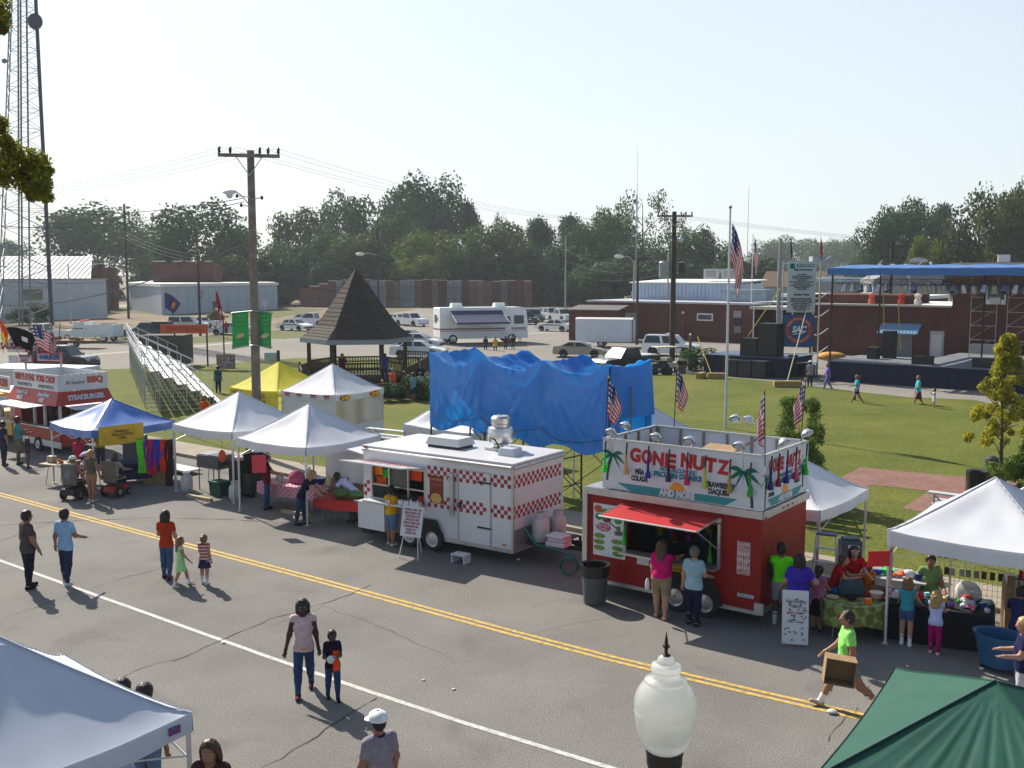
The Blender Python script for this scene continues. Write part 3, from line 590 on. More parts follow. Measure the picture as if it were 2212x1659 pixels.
for k in range(3): cable(AT(1222,540+k*22,215),AT(1444,560+k*14,120),1.5,.025,f"{['upper','middle','lower'][k]} wire from the pale thin pole to the transformer poles")
for k in range(3): cable(AT(815,510+k*10,170),AT(1222,545+k*10,215),1.5,.03,f"{['upper','middle','lower'][k]} wire strung across the wood")
# ---------- vehicles ----------
def wheel(par,x,y,r,w=.2,rimc=None):
    t=MB().lathe((0,0,0),[(r*.62,-w/2),(r*.95,-w/2),(r,-w*.3),(r,w*.3),(r*.95,w/2),(r*.62,w/2)],rubber(),16).build('wheel',par); t.location=(x,y,r); t.rotation_euler=(R(90),0,0)
    MB().lathe((0,0,0),[(.02,w*.42),(r*.2,w*.44),(r*.5,w*.30),(r*.64,w*.46)],rimc or mat('rim_silver',(.5,.5,.5),.3,.6),12).lathe((0,0,0),[(r*.64,-w*.46),(r*.5,-w*.3),(r*.02,-w*.4)],rimc or M['rim_silver'],12).build('rim',t)
TY={'sedan':(4.8,1.85,[(-2.4,.42),(-2.4,.86),(-2.3,.98),(-1.55,1.03),(1.0,.98),(2.1,.80),(2.36,.66),(2.4,.40)],(-1.65,1.05,-1.0,.35,1.0,1.43)),
 'coupe':(4.5,1.75,[(-2.25,.42),(-2.25,.86),(-2.15,.97),(-1.55,1.0),(.9,.93),(1.95,.74),(2.2,.6),(2.25,.40)],(-1.75,1.0,-.95,.15,.96,1.32)),
 'suv':(4.9,1.95,[(-2.45,.5),(-2.45,1.0),(-2.4,1.08),(1.05,1.12),(2.2,1.02),(2.42,.85),(2.45,.5)],(-2.42,1.15,-2.2,.5,1.1,1.82)),
 'pickup':(5.5,1.98,[(-2.75,.55),(-2.75,1.12),(-.75,1.12),(1.1,1.12),(2.5,1.02),(2.7,.85),(2.75,.5)],(-.95,1.15,-.75,.5,1.1,1.80)),
 'van':(5.3,2.0,[(-2.65,.45),(-2.65,1.1),(1.5,1.1),(2.3,1.0),(2.62,.75),(2.65,.45)],(-2.63,1.9,-2.5,1.0,1.08,2.1))}
def car(kind,colr,u,v,head,label,grp='cars and trucks in the far car park',lights=None,z=0,loc=None,dy=0,police=False):
    L,Wd,prof,(b0,b1,t0,t1,zb,zt)=TY[kind]; p=loc or P(u,v,z)
    t=thing('pickup_truck' if kind=='pickup' else 'parked_car',label,{'sedan':'car','coupe':'car','suv':'car','pickup':'pickup truck','van':'van'}[kind],(p.x,p.y,z),head,grp)
    pm=paint(colr,1,.3,0,.6); hw_=Wd/2; mb=MB()
    pts=[(x,-hw_,zz_) for x,zz_ in [(prof[0][0],.26)]+prof+[(prof[-1][0],.26)]]
    mb.prism(pts,(0,Wd,0),pm)
    wr=.34 if kind in('sedan','coupe') else .39; ax=L*.30
    if kind=='pickup':
        mb.box((-1.85,0,1.13),(1.62,Wd-.22,.03),mat('truck_bed',(.03,.03,.03),.8))
    # greenhouse
    k=.16; q=[(b0,-hw_+.06,zb),(b1,-hw_+.06,zb),(t1,-hw_+k+.06,zt),(t0,-hw_+k+.06,zt)]
    V=[Vector(c) for c in q]+[Vector((c[0],-c[1],c[2])) for c in q]
    mb.add(V,[(0,1,2,3),(7,6,5,4),(1,5,6,2),(4,0,3,7)],pm); mb.add([v+Vector((0,0,.02)) for v in (V[3],V[2],V[6],V[7])],[(0,1,2,3)],pm)
    mb.add([V[3],V[2],V[6],V[7],*[v+Vector((0,0,.02)) for v in (V[3],V[2],V[6],V[7])]],[(0,1,5,4),(1,2,6,5),(2,3,7,6),(3,0,4,7)],pm)
    for s in(-1,1):
        for x in(-ax,ax): mb.lathe((x,s*(hw_+.004),wr),[(wr*1.16,0),(.01,0)],rubber(),14) if False else mb.add([(x+math.cos(a)*wr*1.17,s*(hw_+.006),wr+math.sin(a)*wr*1.17) for a in [math.pi*i/10 for i in range(11)]]+[(x-wr*1.17,s*(hw_+.006),.26),(x+wr*1.17,s*(hw_+.006),.26)],[tuple(range(13))],rubber())
    mb.build('body',t,bevel=.05)
    g=glass(); n=lambda a,b,f:a.lerp(b,f)
    def pane(a,b,c,d,out,name='window'):
        cc=(a+b+c+d)/4; w=[cc+(p_-cc)*.86+out*.012 for p_ in(a,b,c,d)]; MB().add(w,[(0,1,2,3)],g).build(name,t)
    for s,o in((-1,0),(1,4)):
        a,b,c,d=V[o],V[o+1],V[o+2],V[o+3]; out=Vector((0,s,.3))
        if kind in('pickup',): pane(a,b,c,d,out)
        else:
            m1,m2=n(a,b,.5),n(d,c,.5); pane(a,m1,m2,d,out); pane(m1,b,c,m2,out)
    pane(V[1],V[5],V[6],V[2],Vector((1,0,.5)),'windscreen'); pane(V[4],V[0],V[3],V[7],Vector((-1,0,.5)),'rear_window')
    for x in(-ax,ax):
        for s in(-1,1): wheel(t,x,s*(hw_-.1),wr,.22)
    zl=prof[-2][1]-.05
    for s in(-1,1):
        MB().box((L/2-.03,s*(hw_-.28),zl),(.09,.42,.16),mat('headlight',(.6,.62,.62),.1)).build('headlight',t)
        MB().box((-L/2+.03,s*(hw_-.2),prof[1][1]-.08),(.09,.34,.16),mat('taillight',(.35,.01,.01),.25)).build('taillight',t)
        MB().box((b1-.1,s*(hw_+.07),zb+.06),(.12,.14,.11),pm).build('mirror',t)
    MB().box((L/2+.02,0,.45),(.1,Wd*.86,.18),black() if kind!='pickup' else steel()).build('bumper',t); MB().box((-L/2-.02,0,.48),(.1,Wd*.86,.18),pm if kind!='pickup' else steel()).build('bumper',t)
    if police:
        MB().box((-.3,0,zt+.09),(.3,1.1,.13),mat('light_bar',(.55,.58,.65),.2)).build('light_bar',t)
        for s in(-1,1): MB().box((0,s*(hw_+.008),.8),(2.6,.006,.13),mat('police_stripe',(.25,.03,.05),.5)).build('stripe',t)
    return t
car('sedan','e8ecee',638,714,-32,'white police sedan with roof light bar left of the gazebo roof',police=True)
car('pickup','e2e6e8',672,704,165,'white pickup truck behind the white police sedan left of the gazebo')
car('sedan','d8dde0',655,700,150,'white car roof between the police sedan and the white pickup')
car('sedan','c9ced2',498,723,175,'silver sedan behind the green pole banners')
car('suv','b9c8c4',407,714,0,'pale green tinted car with an orange roof beacon beside the dark topper pickup')
car('sedan','d5d9dc',437,708,170,'grey sedan partly hidden by the orange railing sign')
car('pickup','39454b',318,731,180,'dark green pickup truck with a tall black bed topper on the left')
tp=[o for o in COL.objects if o.get('label','').startswith('dark green pickup')][0]
MB().box((-1.75,0,1.5),(1.95,1.9,.85),black(),top=.93).build('topper',tp)
car('pickup','d9dee0',90,735,172,'small white pickup truck behind the flags on the left')
car('suv','1a2033',138,798,-8,'dark navy car on the far road behind the hamburger stand',z=0)
car('sedan','dfe4e8',862,700,-50,'white sedan just right of the gazebo roof'); car('pickup','eef0f0',888,704,-45,'white pickup beside the white sedan right of the gazebo roof')
car('sedan','c6ccd0',905,752,-14,'silver sedan parked behind the nearest white car at the gazebo')
car('sedan','d4dde2',905,772,-10,'white sedan nearest the gazebo ramp')
car('sedan','b8bec2',872,742,165,'grey car half hidden under the gazebo eave')
car('suv','3c4548',1152,694,-70,'dark grey SUV seen from behind at the right front of the motorhome'); car('suv','c9d3d8',1188,690,-62,'white and black SUV second in the row right of the motorhome')
car('pickup','dfe3e5',1212,693,-60,'white pickup third in the row right of the motorhome'); car('suv','2c2226',1236,693,-60,'dark maroon SUV fourth in the row right of the motorhome')
car('suv','c9ced0',1268,688,-60,'pale SUV fifth in the row beside the brick shed'); car('sedan','8d979c',1300,684,-60,'grey car at the end of the row behind the brick shed'); car('suv','1c2226',1135,700,-60,'black car tucked at the front of the motorhome')
car('sedan','e8ecef',1198,715,152,'white police sedan with a light bar left of the brick shed',police=True)
car('coupe','a29a86',1252,771,-9,'tan two door coupe in front of the white box trailer')
car('suv','eef0f0',1450,768,-22,'white police SUV parked by the long brick wall',police=True)
car('sedan','c2c8cc',1362,720,-20,'silver car roof between the box trailer and the brick wall')
car('pickup','22282a',1348,803,215,'dark grey pickup truck with a silver tool box behind the blue tarp')
pk=[o for o in COL.objects if o.get('label','').startswith('dark grey pickup')][0]; MB().box((-1.75,0,1.19),(1.8,1.7,.12),mat('bed_cover',(.5,.55,.56),.3)).build('bed_cover',pk)
# white utility service truck
p=P(196,738); t=thing('utility_truck','white utility service truck with an orange roof beacon bar','truck',(p.x,p.y,0),172); wp=paint('dde4e4')
mb=MB(); mb.prism([(-3.2,-1.1,.6),(-3.2,-1.1,1.9),(-.2,-1.1,1.9),(-.2,-1.1,1.3),(2.7,-1.1,1.25),(3.,-1.1,1.),(3.,-1.1,.5)],(0,2.2,0),wp); mb.prism([(-.1,-1.05,1.25),(1.6,-1.05,1.25),(1.1,-1.0,2.15),(.1,-1.0,2.15)],(0,2.1,0),wp); mb.build('body',t,bevel=.05)
MB().box((-1.7,0,1.93),(2.2,1.3,.05),mat('truck_bed',(.03,.03,.03),.8)).build('bed',t)
MB().box((.6,0,2.25),(.35,1.6,.16),mat('orange_beacon',(.75,.16,.03),.3)).build('beacon_bar',t)
for s in(-1,1):
    MB().add([(.2,s*1.07,1.4),(1.35,s*1.07,1.4),(1.0,s*1.03,2.05),(.25,s*1.03,2.05)],[(0,1,2,3)],glass()).build('window',t)
    for x in(-2.1,2.0): wheel(t,x,s*1.0,.42)
MB().add([(1.6,-.95,1.3),(1.6,.95,1.3),(1.13,.9,2.08),(1.13,-.9,2.08)],[(0,1,2,3)],glass()).build('windscreen',t)
# flat trailer with a red stall behind the flags
p=P(160,752); t=thing('trailer','low flat trailer with produce and tables behind the flags on the left','trailer',(p.x,p.y,0),-5)
mb=MB(); mb.box((0,0,.75),(5.4,2,.12),mat('rust_metal',(.18,.07,.04),.8)); mb.box((-1.5,-.6,.4),(2,.5,.5),M['rust_metal'])
for k in range(9): mb.box((random.uniform(-2.5,2.5),random.uniform(-.8,.8),.95),(random.uniform(.3,.7),.4,random.uniform(.15,.4)),random.choice([cardb(),cloth('b04a3a'),cloth('5c6b3a'),cloth('c9b48a')]),rz=random.uniform(0,90))
mb.build('deck',t)
for s in(-1,1): wheel(t,-.3,s*1.05,.3)
# motorhome command vehicle with awning
p=P(1036,742); RV=thing('motorhome','large white motorhome with a dark blue side awning in the car park','motorhome',(p.x,p.y+1.2,0),19); rvw=paint('e9ebea'); st=mat('rv_stripe',(.30,.10,.12),.5)
mb=MB(); mb.prism([(-4.7,-1.3,.55),(-4.7,-1.3,3.75),(4.3,-1.3,3.75),(4.75,-1.3,3.3),(4.9,-1.3,1.6),(4.9,-1.3,.5)],(0,2.6,0),rvw); mb.build('body',RV,bevel=.12)
for x in(-3.3,3.1):
    for s in(-1,1): wheel(RV,x,s*1.17,.5,.3)
for s in (-1,1):
    MB().box((0,s*1.31,1.55),(9.4,.02,.16),st).build('stripe',RV); MB().box((0,s*1.31,1.35),(9.4,.02,.06),st).build('stripe',RV)
    MB().box((3.9,s*1.31,2.45),(1.1,.02,.9),glass()).build('window',RV)
MB().box((-4.71,0,1.55),(.02,2.5,.16),st).build('stripe',RV); MB().box((-4.72,.35,2.6),(.03,.75,.8),black()).build('window',RV)
o=MB().box((-4.73,-.5,2.6),(.03,.34,.34),mat('badge_red',(.4,.12,.06),.5),rx=45).build('emblem',RV)
MB().box((4.87,0,2.5),(.06,2.1,1.1),glass()).build('windscreen',RV)
MB().box((1.9,-1.32,2.55),(.5,.02,.6),glass()).build('window',RV); MB().box((2.7,-1.32,2.0),(.75,.03,2.2),rvw).box((2.7,-1.34,2.5),(.45,.02,.6),glass()).build('door',RV)
for x in(-2.6,2.1): MB().box((x,0,3.98),(1.2,.9,.42),rvw,top=.85).build('roof_air_conditioner',RV)
AWN=mat('navy_awning',(.045,.055,.12),.8,var=.1); mb=MB(); mb.grid(8,4,lambda a,b:(-3.6+5.6*a,-1.35-2.5*b,3.45-1.15*b-.06*math.sin(math.pi*b)),AWN); mb.box((-.8,-3.87,2.25),(5.7,.08,.2),AWN); mb.build('awning',RV)
mb=MB()
for x in(-3.6,2.0): mb.tube((x,-3.85,2.3),(x,-1.35,.9),.035,white(),5); mb.tube((x,-3.85,2.3),(x,-1.35,3.4),.03,white(),5)
mb.build('awning_arm',RV)
# old cream motorhome far left
p=P(150,676); t=thing('motorhome','old cream and grey motorhome parked beside the white block building','motorhome',(p.x-1.5,p.y+2,0),-62); cr_=paint('d8cfb4')
mb=MB(); mb.prism([(-3.6,-1.2,.6),(-3.6,-1.2,3.2),(3.1,-1.2,3.2),(3.5,-1.2,1.9),(3.8,-1.2,1.5),(3.8,-1.2,.5)],(0,2.4,0),cr_); mb.build('body',t,bevel=.12)
MB().add([(3.22,-1.05,2.0+.85),(3.22,1.05,2.85),(3.53,1.05,1.9),(3.53,-1.05,1.9)],[(0,1,2,3)],mat('tinted_teal_glass',(.05,.12,.12),.1)).build('windscreen',t)
MB().box((3.82,0,1.3),(.04,2.2,.8),mat('rv_grey',(.3,.3,.33),.6)).box((3.86,0,1.3),(.03,1.2,.35),black()).build('grille',t); MB().box((3.9,0,.62),(.12,2.3,.2),steel()).build('bumper',t); MB().box((1.,0,3.35),(1.2,.9,.35),cr_).build('roof_air_conditioner',t)
for s in(-1,1):
    MB().box((2.6,s*1.21,2.3),(.8,.02,.7),glass()).build('window',t)
    for x in(-2.4,2.4): wheel(t,x,s*1.08,.42)
# white box trailer
p=P(1320,752,0); t=thing('box_trailer','white enclosed box trailer between the tan coupe and the brick shed','trailer',(p.x-.4,p.y+2.,0),-14); bw=mat('trailer_white',(.62,.66,.72),.5,var=.06,vs=.8)
MB().box((0,0,1.65),(5.6,2.3,2.2),bw).build('body',t,bevel=.03); MB().grid(2,6,lambda a,b:(-2.85+5.7*a,-1.2+2.4*b,2.78+.14*math.sin(math.pi*b)),mat('trailer_roof',(.5,.5,.47),.6)).build('roof',t)
MB().box((2.83,-.57,1.65),(.05,1.08,2.0),bw).box((2.87,-.1,1.5),(.03,.05,1.8),steel()).build('door',t); MB().box((2.83,.57,1.65),(.05,1.08,2.0),bw).build('door',t)
for s in(-1,1):
    wheel(t,-.3,s*1.,.35); MB().box((2.86,s*.95,.85),(.03,.12,.25),M['taillight']).build('taillight',t)
mb=MB(); mb.tube((2.84,-1.13,.6),(2.84,-1.13,2.7),.04,black(),5); mb.build('corner_post',t)
# golf cart and quad by the transformer pole
p=P(1452,806); t=thing('golf_cart','small golf cart with a cream roof beside the dark transformer pole','golf cart',(p.x-.4,p.y+1.2,0),200)
mb=MB(); mb.box((0,0,.5),(2.2,1.1,.4),paint('cfcabb')); mb.box((-.2,0,.85),(.5,1.0,.4),cloth('8a8375')); mb.build('body',t,bevel=.05); MB().box((0,0,1.85),(1.7,1.15,.08),paint('d6ccb0')).build('roof',t,bevel=.03)
for x in(-.75,.75):
    for s in(-1,1): MB().tube((x,s*.5,.6),(x,s*.5,1.83),.02,black(),5).build('post',t); wheel(t,x,s*.5,.22,.16)
p=P(1425,812); t=thing('quad_bike','black quad bike parked left of the transformer pole','quad bike',(p.x,p.y+.4,0),195)
mb=MB(); mb.box((0,0,.7),(1.5,.7,.35),black(),top=.8); mb.box((-.2,0,.95),(.7,.35,.2),rubber()); mb.tube((.4,-.35,1.1),(.4,.35,1.1),.02,black(),5); mb.build('body',t,bevel=.06); MB().box((.8,0,.75),(.06,.5,.15),mat('headlight',(.6,.62,.62),.1)).build('headlight',t)
for x in(-.55,.55):
    for s in(-1,1): wheel(t,x,s*.42,.3,.25,black())
# motorcycle by the topper pickup
p=P(284,738); t=thing('motorcycle','motorcycle standing between the utility truck and the dark topper pickup','motorcycle',(p.x,p.y,0),120)
wheel(t,-.75,0,.33,.12); wheel(t,.75,0,.33,.12); MB().path([(-.75,0,.35),(-.2,0,.75),(.4,0,.85),(.75,0,.35)],.07,black()).ell((.1,0,.9),(.3,.15,.15),black(),8,6).tube((.45,-.35,1.1),(.45,.35,1.1),.02,steel(),5).build('frame',t)
# ---------- brick buildings on the right ----------
S0,S1,T0=-67.8,-47.1,99.
A_=ST(S0,T0); t=thing('building','long single storey brown brick building behind the box trailer','building',(A_.x,A_.y,0),RD); Lb=S1-S0
MB().box((Lb/2,6,2.0),(Lb,12,4.0),BW2).build('wall',t); MB().box((Lb/2,6,4.08),(Lb+.5,12.5,.2),mat('grey_flashing',(.4,.42,.45),.6)).build('roof',t)
MB().box((15.1,-.05,2.6),(1.9,.08,.8),white()).box((15.1,-.1,2.6),(1.6,.04,.5),glass()).build('window',t)
MB().box((5.6,-.06,1.9),(1.7,.08,1.9),mat('shutter_grey',(.25,.27,.27),.7)).build('door',t)
MB().box((18.9,-.06,3.0),(.9,.08,.7),mat('wall_vent',(.3,.3,.3),.7)).build('vent',t); MB().box((19.0,-.1,2.2),(.8,.1,.6),black()).build('meter_box',t); MB().box((19.0,-.1,1.4),(.8,.1,.7),mat('meter_grey',(.2,.2,.2),.6)).build('meter_box',t)
MB().tube((12.6,-.35,0),(12.6,-.35,3.0),.07,mat('rust_metal',(.18,.07,.04),.8),7).ell((12.6,-.35,3.02),(.16,.16,.16),white(),8,6).build('vent_pipe',t)
Q=ST(-66,T0+6.5); q_=thing('building','blue white corrugated metal storey on top of the brown brick building','building',(Q.x,Q.y,4.2),RD); MBL=mat('blue_white_metal',(.40,.47,.58),.5,var=.07,vs=.8)
mb=MB(); mb.box((6.6,4,.95),(13.2,8,1.9),MBL)
for k in range(26): mb.box((.25+k*.5,-.03,.95),(.05,.08,1.86),MBL)
mb.build('wall',q_); MB().prism([(-.3,-.2,1.92),(13.5,-.2,1.92),(13.5,8.2,2.25),(-.3,8.2,2.25)],(0,0,.12),mat('bright_metal_roof',(.75,.76,.72),.6)).build('roof',q_)
for x,l_ in((9.3,'left grey'),(11.6,'right grey')):
    p=q_.matrix_world; c=Q+E*x+N*3; o=MB().box((0,0,.75),(1.9,1.6,1.2),mat('hvac_grey',(.42,.44,.42),.5,var=.12)).box((0,-.82,.75),(1.3,.04,.8),mat('hvac_grill',(.25,.27,.27),.6)).build('rooftop_unit',loc=(c.x,c.y,6.45),rz=RD); tag(o,f'{l_} rooftop air unit on the blue white metal storey','rooftop unit')
c=ST(-44.6,T0+14); t=thing('building','low brick wing with a white flat roof behind the flagpoles','building',(c.x,c.y,0),RD)
MB().box((3,2,2.3),(16,9,4.6),BW1).build('wall',t); MB().box((3,2,4.75),(16.4,9.4,.35),mat('bright_metal_roof',(.75,.76,.72),.6)).build('roof',t)
c=ST(-50,T0+4.5); tag(MB().box((0,0,.75),(5.2,2.2,1.2),mat('hvac_blue',(.25,.33,.38),.5,var=.1)).box((0,-1.12,.9),(4,.05,.15),M['hvac_grill']).build('rooftop_unit',loc=(c.x,c.y,4.2),rz=RD),'wide blue grey rooftop unit behind the tall flagpole','rooftop unit')
# carport bays between the two brick buildings
c=ST(-46.9,T0-1.5); t=thing('carport','low flat roofed loading bay between the two brick buildings','carport',(c.x,c.y,0),RD)
MB().box((4.3,3,3.75),(9,5,.3),mat('pale_fascia',(.5,.47,.42),.7)).build('roof',t); MB().box((4.3,5.6,1.8),(9,.3,3.6),BW1).build('wall',t)
for x in(.2,4.4,8.4): MB().tube((x,.7,0),(x,.7,3.6),.07,white(),6).build('post',t)
c=AT(1230,662,112); t=thing('brick_shed','small brown brick shed with a sloping felt roof','shed',(c.x,112,0),-20)
MB().box((2.6,2,1.6),(5.3,4,3.2),BW2).build('wall',t); MB().prism([(-.2,-.3,3.22),(5.6,-.3,3.22),(5.6,4.3,3.6),(-.2,4.3,3.6)],(0,0,.15),DKR).build('roof',t)
MB().box((1.7,-.05,2.0),(.85,.08,.8),white()).box((1.7,-.1,2.0),(.7,.04,.65),glass()).build('window',t); MB().box((4.4,-.05,1.4),(.8,.06,1.9),mat('shed_door',(.12,.06,.05),.7)).build('door',t)
# main brick block behind the stage
T1=90.6; c=ST(-37.5,T1); t=thing('building','big dark red brick building behind the stage','building',(c.x,c.y,0),RD)
MB().box((6.2,7,2.2),(12.4,14,4.4),BW1).box((38.4,7,4.0),(52,14,8.0),BW1).build('wall',t)
MB().box((6.0,-.02,4.5),(12.8,.5,.16),mat('parapet_cap',(.42,.38,.34),.7)).build('parapet',t); MB().box((6.2,7,4.5),(12.2,13.6,.12),mat('bright_metal_roof',(.75,.76,.72),.6)).build('roof',t)
MB().box((38.4,-.02,8.06),(52.4,.5,.2),M['parapet_cap']).build('parapet',t)
MB().box((19.5,4,8.7),(1.4,1,1.5),brickwall('chimney_brick',(.22,.07,.04),(.26,.09,.05))).build('chimney',t)
MB().box((16.2,.2,8.5),(.9,.3,.6),white(),rz=20).build('floodlight',t)
MB().box((3.5,5,4.9),(9,7,.9),BW1).build('upper_wall',t)
for x in(15.8,21.0):
    MB().box((x,-.05,5.5),(1.5,.08,1.5),white()).box((x,-.1,5.7),(1.3,.04,1.1),glass()).build('window',t)
    MB().box((x,-.25,5.05),(.8,.4,.55),mat('window_unit',(.45,.46,.45),.5) if x<18 else wood()).build('window_air_conditioner',t)
ab=mat('blue_metal_awning',(.20,.36,.55),.4,.2)
mb=MB(); mb.prism([(6.6,-.05,2.9),(10.0,-.05,2.9),(10.0,-1.3,2.1),(6.6,-1.3,2.1)],(0,0,.06),ab)
for k in range(12): mb.tube((6.75+k*.28,-.05,2.98),(6.75+k*.28,-1.3,2.18),.03,ab,4)
mb.build('awning',t); MB().box((8.3,-.05,1.1),(1.9,.08,2.1),mat('door_grey',(.16,.17,.18),.5)).build('door',t)
MB().box((11.3,-.05,1.2),(1.15,.1,2.4),mat('grey_frame',(.35,.36,.36),.6)).box((11.3,-.12,1.1),(.85,.06,2.0),mat('pale_door',(.5,.52,.5),.6)).build('door',t)
MB().box((16.,-.8,.75),(3.4,1.2,1.5),mat('utility_box',(.25,.26,.26),.6)).build('utility_box',t)
for k,(x,m_) in enumerate([(5.2,'b05548'),(7.8,'a03028'),(9.2,'c0b8b0')]):
    MB().lathe((x,1.2,4.5),[(.35,0),(.3,.5),(.2,.55),(.35,.9),(.0,1.1)],cloth(m_),10).build('roof_vent',t)
# far low roofs
c=AT(1660,600,160); t=thing('building','distant brown roofed building above the white flat roof','building',(c.x,160,0),-12); MB().box((5.5,4,2.6),(13,8,5.2),mat('grey_wall',(.3,.3,.3),.8)).build('wall',t); MB().prism([(-1.4,-.5,5.2),(12.4,-.5,5.2),(11,4,7.6),(-.2,4,7.6)],(0,.3,0),mat('brown_roof',(.16,.11,.07),.9)).build('roof',t)
c=AT(1742,590,150); t=thing('building','distant flat blue roofed building behind the sponsor banner','building',(c.x,150,0),-6); MB().box((5.3,4,3.0),(10.6,8,6.4),mat('grey_wall',(.3,.3,.3),.8)).build('wall',t); MB().box((5.3,4,6.35),(11,8.4,.5),mat('blue_roof',(.4,.55,.65),.5)).build('roof',t)
c=AT(1895,600,140); t=thing('building','distant grey gabled roof with vents above the stage canopy','building',(c.x,140,0),-6); MB().box((4,4,3.2),(9,8,6.4),mat('grey_wall',(.3,.3,.3),.8)).build('wall',t); MB().prism([(-.5,0,6.4),(9,0,6.4),(8,0,8.3),(3.4,0,8.3)],(0,8,0),mat('grey_roof',(.2,.21,.22),.7)).build('roof',t)
mb=MB(); mb.tube((0,0,0),(0,0,9.2),.06,steel(),5); mb.ell((1.2,0,9.0),(1.2,.3,.4),steel(),10,6); mb.ell((2.8,0,8.6),(.25,.2,.25),white(),8,6); tag(mb.build('roof_ventilator',loc=(c.x+4,139,0)),'silver pipes and ventilator above the stage canopy','ventilator')
# substation style H pole behind stage canopy
t=thing('utility_pole','double cross armed service pole standing behind the stage canopy','utility pole',(AT(1925,600,98).x,98,0))
MB().tube((0,0,0),(0,0,zat(1925,522,98)),.16,WPD,7).build('shaft',t)
for v,h in((533,1.7),(556,1.3)): MB().box((0,-.2,zat(1925,v,98)),(h*2,.12,.14),WPD).build('crossarm',t)
MB().tube((-2.2,0,zat(1925,600,98)),(-.9,0,zat(1925,562,98)),.06,mat('pale_pole',(.35,.34,.32),.8),5).build('brace',t); MB().tube((1.5,0,zat(1925,600,98)),(3.,0,zat(1925,562,98)),.06,M['pale_pole'],5).build('brace',t)
for k in(-1,0,1): MB().lathe((k*1.2,-.3,zat(1925,590,98)),[(0,0),(.25,.02),(.28,.8),(0,.9)],M['transformer_grey'],8).build('transformer',t)
# ---------- canopies ----------
TW=mat('tent_white',(.68,.69,.72),.7,var=.04,vs=1.5,trans=.10,spec=.3); LEG=mat('tent_leg',(.62,.63,.65),.4,.4)
def tent(label,c,w,d,rz,ze,za,m,val=.26,mv=None,walls=(),grp='pop-up canopies',wr=.5,seed=1,p=1.5,legs=True,rad=0.,wm=None,vb=None):
    """c: world xy of the front left eave corner"""
    t=thing('canopy_tent',label,'canopy tent',(c.x,c.y,0),rz,grp); n=30 if not rad else 110
    def fn(a,b):
        X,Y=2*a-1,2*b-1; q=max(abs(X),abs(Y)); x_=1-q; h=(za-ze)*x_**(1.12 if not rad else 1.0)
        edge=(1-min(1,abs(abs(X)-abs(Y))*3)); sag=-.07*(1-abs(X)**2*abs(Y)**2)*q**4 -.10*wr*(1-edge)*math.sin(math.pi*q)
        s=X if abs(Y)>abs(X) else Y
        wk=.012*wr*math.sin(14*s/(q+.25)+seed*2+3*q)*math.sin(math.pi*min(1,q*1.05))*(q**1.5)*1.6+.02*wr*noise.noise(Vector((X*2.6+seed,Y*2.6,seed*1.7)))*q
        if rad and Y<0 and abs(Y)>=abs(X): th_=X/(abs(Y)+.02); wk+=rad*(.5*math.sin(th_*31+1)+.3*math.sin(th_*57+4)+.4*noise.noise(Vector((th_*5,q*4,2))))*math.sin(math.pi*min(1,q))**.6*(1-abs(th_)**4)
        return (a*w,b*d,ze+h+sag+wk)
    MB().grid(n,n,fn,m).build('roof',t)
    mb=MB()
    for (ca_,cb_) in ((0,0),(1,0),(0,1),(1,1)):
        pts=[Vector(fn(.5+(ca_-.5)*k/8,.5+(cb_-.5)*k/8))+Vector((0,0,.006)) for k in range(9)]; mb.path(pts,.009,m,4)
    mb.build('ridge_seam',t)
    mb=MB(); mv=mv or m
    for k in range(4):
        def vf(a,b,k=k):
            A=[(a,0),(1,a),(1-a,1),(0,1-a)][k]; x,y,z=fn(A[0],A[1]); o=.015+.02*math.sin(a*19+seed+k)*b
            dx,dy=[(0,-1),(1,0),(0,1),(-1,0)][k]; return (x+dx*o,y+dy*o,z+.01-b*val)
        mb.grid(n,2,vf,mv)
    mb.build('valance',t)
    if legs:
        for x in(.03,w-.03):
            for y in(.03,d-.03): MB().box((x,y,(ze-.05)/2),(.045,.045,ze-.05),LEG).box((x,y,.01),(.11,.11,.02),LEG).build('leg',t)
        mb=MB()
        for y in(.05,d-.05):
            mb.tube((.05,y,ze-.55),(w/2,y,ze-.12),.013,LEG,4); mb.tube((w-.05,y,ze-.55),(w/2,y,ze-.12),.013,LEG,4); mb.tube((.05,y,ze-.1),(w/2,y,ze-.42),.013,LEG,4); mb.tube((w-.05,y,ze-.1),(w/2,y,ze-.42),.013,LEG,4)
        for x in(.05,w-.05): mb.tube((x,.05,ze-.55),(x,d/2,ze-.12),.013,LEG,4); mb.tube((x,d-.05,ze-.55),(x,d/2,ze-.12),.013,LEG,4)
        mb.tube((w/2,d/2,za-.35),(w/2,d/2,za-.04),.02,LEG,5); mb.build('truss',t)
    for k in walls:
        z1=ze-.1; z0=walls[k]
        def wf(a,b,k=k):
            A=[(a,.01),(.99,a),(1-a,.99),(.01,1-a)][k]; wob=.05*math.sin(a*17+seed)*math.sin(math.pi*a); dx,dy=[(0,-1),(1,0),(0,1),(-1,0)][k]
            return (A[0]*w+dx*wob,A[1]*d+dy*wob,z0+(z1-z0)*b)
        MB().grid(24,4,wf,wm or m).build('side_wall',t)
    return t
def cpt(u,v,z): return P(u,v,z)
T1_=tent('white canopy second from the blue one with grills and propane tanks beneath',cpt(373,915,2.3),3.1,3.1,RD+2,2.3,3.35,TW,seed=1)
T2_=tent('white canopy beside the checkered trailer with food tables beneath',cpt(511,945,2.3),3.1,3.1,RD+2,2.3,3.3,TW,seed=2,wr=.7)
c=Vector((-13.95,35.4,0)); MBt=mat('tent_blue',(.045,.16,.52),.38,var=.1,vs=1.5,trans=.10,spec=.8,coat=.5)
